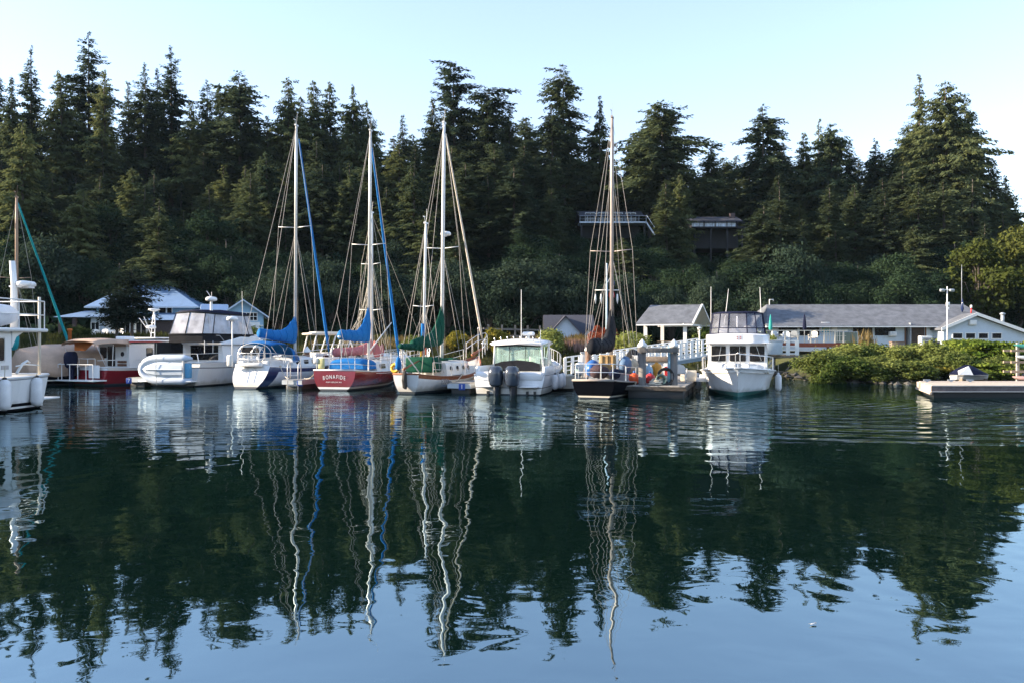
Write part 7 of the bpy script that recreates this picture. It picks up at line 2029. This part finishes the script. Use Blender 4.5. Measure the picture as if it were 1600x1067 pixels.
v = at(1456, HY, 65); t = thing("garden_bench", "dark blue bench right of the open doorway", "bench", (v.x, 65, 1.95), R(10))
b = MB(); b.box((0, 0, .42), (1.2, .45, .06)); b.build("seat", K["navycanvas"], t); b = MB(); [b.box((0, .24, .56 + .13 * k), (1.2, .04, .08)) for k in range(3)]; b.build("backrest", K["navycanvas"], t)
for sx in (-.55, .55):
    b = MB(); b.box((sx, 0, .3), (.07, .45, .6)); b.build("leg", K["navycanvas"], t)
v = at(1455, HY, 67); t = thing("white_cabinet", "white cabinet against the wall left of the light pole", "cabinet", (v.x, 68, 2.1)); b = MB(); b.box((0, 0, .45), (.95, .5, .9), bev=.02); b.build("carcass", K["whitepaint"], t); b = MB(); b.box((-.23, -.26, .45), (.42, .02, .8)); b.box((.23, -.26, .45), (.42, .02, .8)); b.build("door", K["whitepaint"], t)

# ------------------------------------------------------------------ two houses up the wooded slope
K["hillrail"] = mat("weathered_rail_paint", (0.30, 0.34, 0.40), 0.7, var=.15)
K["hillwall"] = mat("dark_stained_siding", (0.022, 0.022, 0.026), 0.8, var=.2)
for k, (px, D, lab) in enumerate(((957, 99, "dark hillside house with a long white deck rail behind the black sailboat's mast"), (1121, 97, "dark-roofed hillside house on posts with bright window panes"))):
    v = at(px, HY, D)
    t = thing("house", lab, "house", (v.x, D, 0))
    if k == 0:
        zd = EYE + (HY - 349) / FOC * D
        gable_block(t, -3.6, 3.6, 1.6, 6, zd - 1.6, zd + 1.35, zd + 2.1, K["hillwall"], K["darkroof"], "x", .5, trimm=K["darkroof"])
        b = MB(); b.box((0, .6, zd), (8.3, 2.6, .18)); b.build("deck", K["whitehouse"], t)
        b = MB(); b.box((0, -.65, zd + .8), (8.3, .05, .05)); b.box((0, -.65, zd + .42), (8.3, .025, .025)); [b.box((-4.1 + .91 * i, -.65, zd + .4), (.05, .05, .8)) for i in range(10)]; b.build("deck_rail", K["hillrail"], t)
        for x in (-3.9, 0, 3.9):
            b = MB(); b.box((x, -.4, zd - 3.1), (.2, .2, 6.2)); b.build("deck_post", K["hillwall"], t)
        b = MB(); b.path([(4.15, -.5, zd), (5.1, -.9, zd - 1.6)], .12, 4); b.path([(4.15, -.5, zd + .9), (5.1, -.9, zd - .7)], .05, 4); b.build("stair", K["whitehouse"], t)
        for x in (-2.6, -1.0, .8, 2.5): win(t, x, 1.6, zd + .95, 1.2, 1.1, 2, 1, fm=K["galv"])
    else:
        zd = EYE + (HY - 356) / FOC * D
        gable_block(t, -2.9, 2.9, 1.4, 6, zd - 2.4, zd + 1.15, zd + 1.9, K["hillwall"], K["darkroof"], "x", .45, trimm=K["darkroof"])
        b = MB(); b.box((0, .5, zd - .05), (6.4, 2.4, .14)); b.build("deck", K["hillwall"], t)
        b = MB(); b.box((0, -.65, zd + .5), (6.4, .05, .05)); [b.box((-3.1 + .77 * i, -.65, zd + .22), (.03, .03, .55)) for i in range(9)]; b.build("deck_rail", K["hillwall"], t)
        for x in (-2.9, -.9, 1.1, 2.9):
            b = MB(); b.box((x, -.4, zd - 2.9), (.18, .18, 5.7)); b.build("deck_post", K["hillwall"], t)
        for x, w_ in ((-2.1, 1.3), (-.6, 1.1), (.8, 1.2), (2.1, .9)): win(t, x, 1.4, zd + .5, w_, .85, 1, 1, fm=K["galv"], gm=K["paintedsky"])
        b = MB(); b.box((2.6, 3, zd + 1.6), (.6, .6, 1.2)); b.build("chimney", K["brickdark"], t)

# ------------------------------------------------------------------ shrubs along the right bank
SH = []
for s, (h, r, kd, op) in enumerate([(2.6, 1.5, "shrub", dict(lobes=22, flat=.9)), (2.2, 1.6, "shrub", dict(lobes=26, flat=.9)), (2.4, 1.3, "shrub", dict(lobes=18, flat=.95)), (2.0, 1.1, "shrubgold", dict(lobes=12)), (2.0, 1.9, "juniper", dict(lobes=24, flat=.35)), (2.2, 1.5, "redleaf", dict(lobes=12))]):
    me, tr = broadleaf(h, r, 500 + s, kd, cb=.02, n=7000, leaf=.085 if kd != "juniper" else .10, trunk=.06, **op)
    root = thing("shrub", None, "shrub"); tr.build("trunk", K["bark"], root); obj_from("crown", me, root)
    SH.append((root, h, r, kd))
bushes = [
 (1278, 546, 596, 49.5, 0, 1.0, "rounded green shrub at the left end of the bank hedge, beside the trestle legs"), (1298, 541, 592, 51, 1, 1.0, "second green shrub from the left in the bank hedge, top row"), (1296, 570, 600, 47.6, 2, .9, "low yellow-green shrub at the waterline right of the trestle legs"),
 (1318, 536, 590, 52, 0, 1.0, "green shrub below the windscreen panel"), (1340, 531, 590, 52, 2, 1.05, "tall light green shrub below the dry reeds"), (1330, 562, 600, 48.2, 1, 1.0, "dark lower shrub at the waterline under the reeds"),
 (1368, 534, 590, 52, 1, 1.0, "green shrub below the air conditioner window"), (1398, 537, 592, 51, 0, .95, "green shrub below the wooden planter box"), (1385, 560, 600, 48.4, 2, 1.0, "lower green shrub under the planter box shrub"),
 (1424, 531, 590, 52, 2, 1.0, "bright yellow-green shrub before the open doorway"), (1420, 562, 602, 48, 0, 1.0, "green shrub at the waterline before the open doorway"), (1452, 540, 596, 50.5, 1, 1.0, "green shrub before the dark blue bench"),
 (1458, 562, 594, 49.3, 3, 1.1, "golden yellowing shrub in the middle of the bank hedge"), (1443, 572, 602, 47.6, 2, .8, "small shrub at the waterline left of the right-hand dock"), (1360, 575, 602, 47.6, 0, .8, "small dark shrub at the waterline mid hedge"),
 (1482, 524, 585, 53, 4, 1.0, "flat-topped juniper at the foot of the light pole"), (1512, 526, 582, 52, 4, 1.1, "spreading juniper below the annex's left windows"), (1545, 530, 584, 51, 4, 1.1, "spreading juniper below the annex's right windows"), (1578, 533, 582, 51, 4, 1.1, "juniper above the kayak rack"), (1608, 531, 584, 52, 4, 1.1, "juniper at the photo's right edge"),
 (1492, 552, 592, 48.5, 1, .9, "green shrub behind the covered skiff's left end"), (1530, 556, 590, 48, 4, .9, "low juniper behind the navy covered skiff"), (1556, 562, 590, 47.8, 1, .8, "green shrub left of the kayak rack"), (1470, 545, 596, 49.5, 0, .95, "dark green shrub between the golden shrub and the junipers"),
 (985, 514, 531, 60, 1, .9, "round green bush left of the pavilion"), (938, 512, 530, 61.5, 5, .8, "rust-red bush at the foot of the flagpole"), (385, 509, 526, 66, 1, 1.0, "dark green bush before the small gabled house"), (122, 508, 528, 66, 0, 1.0, "dark green bush left of the patio chairs"),
 (775, 514, 532, 60, 3, .8, "yellow-brown weedy bush at the fence's left end"), (862, 512, 532, 60, 1, .9, "green weedy bush at the fence's right end"), (1190, 516, 546, 60, 0, 1.0, "dark shrub behind the bow-on trawler's flybridge"), (712, 518, 534, 61, 3, .7, "yellow-brown weeds behind the ketch's pulpit"), (650, 522, 538, 61, 1, .7, "low green weeds behind the ketch's mizzen mast"),
 (1110, 512, 545, 61, 1, 1.0, "dark shrub between the pavilion and the bow-on trawler"),]
used_s = set()
for i, (px, ty, by, D, k, w, lab) in enumerate(bushes):
    proto, h, r, kd = SH[k]
    o = proto if id(proto) not in used_s else copy_tree(proto)
    used_s.add(id(proto))
    v = at(px, HY, D); zt = EYE - (ty - HY) / FOC * D; g = gz(v.x, D) - .2
    sc = max(.3, (zt - g) / h)
    o.location = (v.x, D, g); o.rotation_euler = (0, 0, i * 1.7); vr = 1 + .22 * sin(i * 2.7)
    o.scale = (w * 1.12 * vr, w * 1.12, sc * (1 + .16 * sin(i * 4.1)))
    tag(o, lab, "shrub", "shrubs on the bank")
# dry reeds before the long building
def reeds(lab, px, D, n, h, m, seed, sp=.5, z=None):
    rng = np.random.RandomState(seed); v = at(px, HY, D); g = gz(v.x, D) if z is None else z
    x = rng.randn(n) * sp * .5; y = rng.randn(n) * .25; ln = h * (.6 + .5 * rng.rand(n))
    A = np.stack([rng.randn(n) * .12, rng.randn(n) * .1, np.ones(n)], 1) * (ln / 2)[:, None]
    B = np.stack([np.ones(n) * .03, rng.randn(n) * .02, np.zeros(n)], 1)
    V, F = leaf_quads(np.stack([x, y, np.zeros(n)], 1) + A, A, B)
    o = obj_from("reed_clump", np_mesh("reed_clump", V, F, m)); o.location = (v.x, D, g); tag(o, lab, "reeds", "dry reed clumps"); return o
reeds("tall dry tan reeds before the long building's right windows", 1352, 58, 110, 1.7, K["drygrass"], 71, .8, 1.7)
reeds("pinkish seed heads left of the flagpole", 925, 60.5, 200, 1.0, K["pinkflower"], 72, 1.6)
reeds("pinkish seed heads in front of the dark-roofed cottage", 900, 62, 260, 1.0, K["pinkflower"], 73, 2.4)
reeds("dry tan reeds at the trellis fence's middle", 800, 60.5, 220, 1.2, K["drygrass"], 74, 1.6)

# ------------------------------------------------------------------ right-hand dock, covered skiff, kayak rack
class MBD(MB):
    """dock pieces: the end is cut at an angle, so x shifts with depth"""
    def build(s, name, mats, parent=None, fix=True):
        s.v = [(x + .36 * y, y, z * .78) for x, y, z in s.v]
        return MB.build(s, name, mats, parent, fix)
t = thing("timber_dock", "timber float with pale plank top and grey fascia at the right edge", "dock", (18.25, 34.6, 0))
b = MBD(); nb = 60
for i in range(nb): b.box((.17 + i * .27, 2.0, .66), (.255, 4.2, .05))
b.build("decking", mat("pale_planks", (.48, .40, .32), .8, var=.2, scale=5), t)  # the light tone is the planks' own colour
b = MBD(); b.box((8.1, -.13, .50), (16.3, .06, .26)); b.build("fascia", mat("unlit_tone_fascia", (.15, .125, .125), .8, var=.3, scale=4), t)  # grey-brown timber, with its unlit look put into the colour
b = MBD(); b.box((8.1, -.15, .665), (16.3, .12, .05)); b.box((8.1, -.15, .345), (16.3, .1, .05)); b.build("edge_strip", K["concrete"], t)
b = MBD(); b.box((-.03, 2.0, .48), (.06, 4.3, .34)); b.box((-.06, 2.0, .25), (.1, 4.3, .12)); b.build("end_board", mat("sunlit_tone_end_board", (.52, .42, .33), .8, var=.15), t)  # sun falling on this end is put into the pale colour
b = MBD(); b.box((8.1, 2.0, .05), (16.0, 3.8, .5)); b.build("float", K["black"], t)
for i, (x, lab) in enumerate(((.15, "left"), (1.3, "middle"), (2.2, "right"))):
    tt = thing("dock_cleat", f"{lab} small pale cleat on the right-hand dock's near edge", "cleat", (19.6 + x, 37.9, .535), 0, "cleats on the right-hand dock"); b = MB(); b.box((0, 0, .08), (.34, .08, .06), bev=.02); b.build("horn", K["galv"], tt); b = MB(); b.box((0, 0, .03), (.12, .07, .06)); b.build("foot", K["galv"], tt)
v = at(1514, HY, 43.8); t = thing("covered_skiff", "small skiff under a navy and white cover on the shore behind the right-hand dock", "skiff", (v.x, 43.8, .1), R(8))
def tentm(x): return max(0, 1 - abs(x) ** 1.3)
b = MB(); rings = []
for i in range(11):
    x = -1 + 2 * i / 10; w_ = .62 * (1 - abs(x) ** 2.4) + .04; zt_ = .62 + .5 * tentm(x + .1)
    rings.append([Vector((x * 1.15, -w_, .5)), Vector((x * 1.15, -w_ * .6, (.5 + zt_) / 2 + .02)), Vector((x * 1.15, 0, zt_)), Vector((x * 1.15, w_ * .6, (.5 + zt_) / 2 + .02)), Vector((x * 1.15, w_, .5))])
b.loft(rings, True, True, False); b.build("boat_cover", K["navycanvas"], t)
b = MB(); rings = []
for i in range(11):
    x = -1 + 2 * i / 10; w_ = .64 * (1 - abs(x) ** 2.4) + .05
    rings.append([Vector((x * 1.15, -w_, .55)), Vector((x * 1.1, -w_ * .5, .28)), Vector((x * 1.1, w_ * .5, .28)), Vector((x * 1.15, w_, .55))])
b.loft(rings, True, True, False); b.add([(-1.1, -.62, .58), (-.25, -.66, .56), (-.25, -.3, 1.04), (-.9, -.3, .78)], [(0, 1, 2, 3)]); b.build("hull", K["whitepaint"], t)
b = MB()
for x in (-.7, .7): b.box((x, 0, .1), (.1, .9, .5))
b.build("trestle", K["wood"], t)
v = at(1590, HY, 42.5); gk = .25
t = thing("kayak_rack", "timber rack with three arms of kayaks at the photo's right edge", "kayak rack", (v.x, 42.5, gk))
for x in (0, 2.1):
    b = MB(); b.box((x, 0, 1.0), (.12, .12, 2.3)); b.build("upright", K["cream"], t)
for z in (.62, 1.12, 1.72):
    b = MB(); b.box((1.0, -.55, z), (3.4, .09, .11)); b.box((1.0, .1, z), (3.4, .09, .11)); b.build("arm", mat("tan_timber_%d" % int(z * 100), (.42, .30, .20), .8, var=.2), t)  # arms in an even tan timber colour
def kayak(lab, pos, m, L=2.6, rz=0):
    t = thing("kayak", lab, "kayak", pos, rz, "kayaks on the rack")
    b = MB(); rings = []
    for i in range(13):
        x = -1 + 2 * i / 12; w_ = .33 * (1 - abs(x) ** 2.2) + .012; h_ = .15 * (1 - abs(x) ** 3) + .02; zc = .1 * abs(x) ** 2.5
        rings.append([Vector((x * L / 2, w_ * cos(2 * pi * k / 10), zc + h_ * sin(2 * pi * k / 10) * (1.0 if sin(2 * pi * k / 10) < 0 else .8))) for k in range(10)])
    b.loft(rings, True, True, True); b.build("hull", m, t)
    c = MB(); c.path([(.45 * cos(a), .2 * sin(a), .13) for a in np.linspace(0, 2 * pi, 15)], .025, 5); c.build("cockpit_rim", K["black"], t)
kayak("teal green kayak on the rack's top arm", (v.x + .95, 42.2, gk + 1.93), mat("teal_kayak", (.03, .20, .18), .4), 2.7)
kayak("pale blue-grey kayak on the rack's middle arm", (v.x + .95, 42.2, gk + 1.34), mat("pale_blue_kayak", (.40, .46, .52), .4), 2.5)
kayak("yellow-orange kayak on the rack's bottom arm", (v.x + 1.2, 42.0, gk + .42), mat("orange_kayak", (.62, .28, .03), .4), 2.2)
kayak("pinkish kayak lying at the foot of the rack", (v.x + .1, 41.6, gk + .28), mat("pink_kayak", (.45, .28, .25), .5), 1.9)
v = at(1601, HY, 40); t = thing("upturned_dinghy", "white upturned dinghy on the right-hand dock by the kayak rack", "dinghy", (v.x, 38.0, .54), R(5)); b = MB(); b.loft([[Vector((x, w_ * c_, h_ * max(0, s_))) for c_, s_ in ((1, 0), (.8, .6), (.4, .95), (0, 1), (-.4, .95), (-.8, .6), (-1, 0))] for x, w_, h_ in ((-.75, .03, .05), (-.5, .3, .18), (0, .45, .26), (.6, .48, .28), (.9, .44, .26))], True, True, True); b.build("hull", K["whitepaint"], t); b = MB(); b.box((.15, 0, .27), (1.3, .05, .05)); b.build("keel", K["whitepaint"], t)
# a pale feather afloat near the camera
v = at(1271, 976, EYE * FOC / (976 - HY)); t = thing("feather", "small white feather floating on the open water near the camera", "feather", (v.x, v.y, .004), R(20))
b = MB(); b.loft([[Vector((x, w_, .006)), Vector((x, 0, .014)), Vector((x, -w_, .006))] for x, w_ in ((-.032, .002), (-.015, .012), (.01, .014), (.03, .003))], True, True, True); b.build("vane", K["whitepaint"], t); b = MB(); b.tube((-.045, 0, .012), (.03, 0, .016), .0015, 5); b.build("quill", K["cream"], t)

# mooring lines from the boats to the floats
def line(lab, a, b, sag=.18):
    a, b = Vector(a), Vector(b); t = thing("mooring_line", lab, "rope", a, 0, "mooring lines")
    mb = MB(); mb.path([(b - a) * f - Vector((0, 0, sag * 4 * f * (1 - f))) for f in np.linspace(0, 1, 9)], .022, 5); mb.build("rope", K["rope"], t)
    k = MB(); k.lathe([(.05, -.05), (.07, 0), (.05, .05)], (0, 0, 0), 8); k.build("eye_splice", K["rope"], t)
qb, qc = fend["b"], fend["c"]
line("mooring line from the blue-striped sailboat's quarter to the ladder float", blue_boat.w((1.2, -1.35, 1.15)), (qb.x - .3, qb.y + .4, .55))
line("mooring line from the red sailboat's quarter to the ladder float", red_boat.w((.6, 1.2, 1.0)), (qb.x + .45, qb.y + .6, .55))
line("mooring line from the ketch's side to the float marked 1", ketch.w((3.2, -1.5, .8)), (qc.x - .35, qc.y + .3, .55), .1)
line("mooring line from the black sailboat's side to the end float", black_boat.w((2.2, -1.38, .62)), (pe0.x - .9, pe0.y + .15, .56), .12)
line("mooring line from the bow-on trawler to the end float", trawler.w((9.6, 1.3, 1.05)), (pe0.x + 2.6, pe0.y + 5.0, .56), .1)
# ------------------------------------------------------------------ the thin evening haze that lifts the shade under the far trees
hz = bpy.data.materials.new("evening_haze"); hz.use_nodes = True
hn = hz.node_tree.nodes; hn.remove(hn["Principled BSDF"])
hv = hn.new("ShaderNodeVolumePrincipled")
hv.inputs["Color"].default_value = (0.58, 0.80, 1.0, 1)
hv.inputs["Density"].default_value = 0.00007
hv.inputs["Anisotropy"].default_value = 0.0
hz.node_tree.links.new(hv.outputs[0], hn["Material Output"].inputs["Volume"])
hb = MB(); hb.box((0, 65, 22), (360, 190, 52))
tag(hb.build("haze", hz), kind="stuff")
cy.volume_bounces = 0
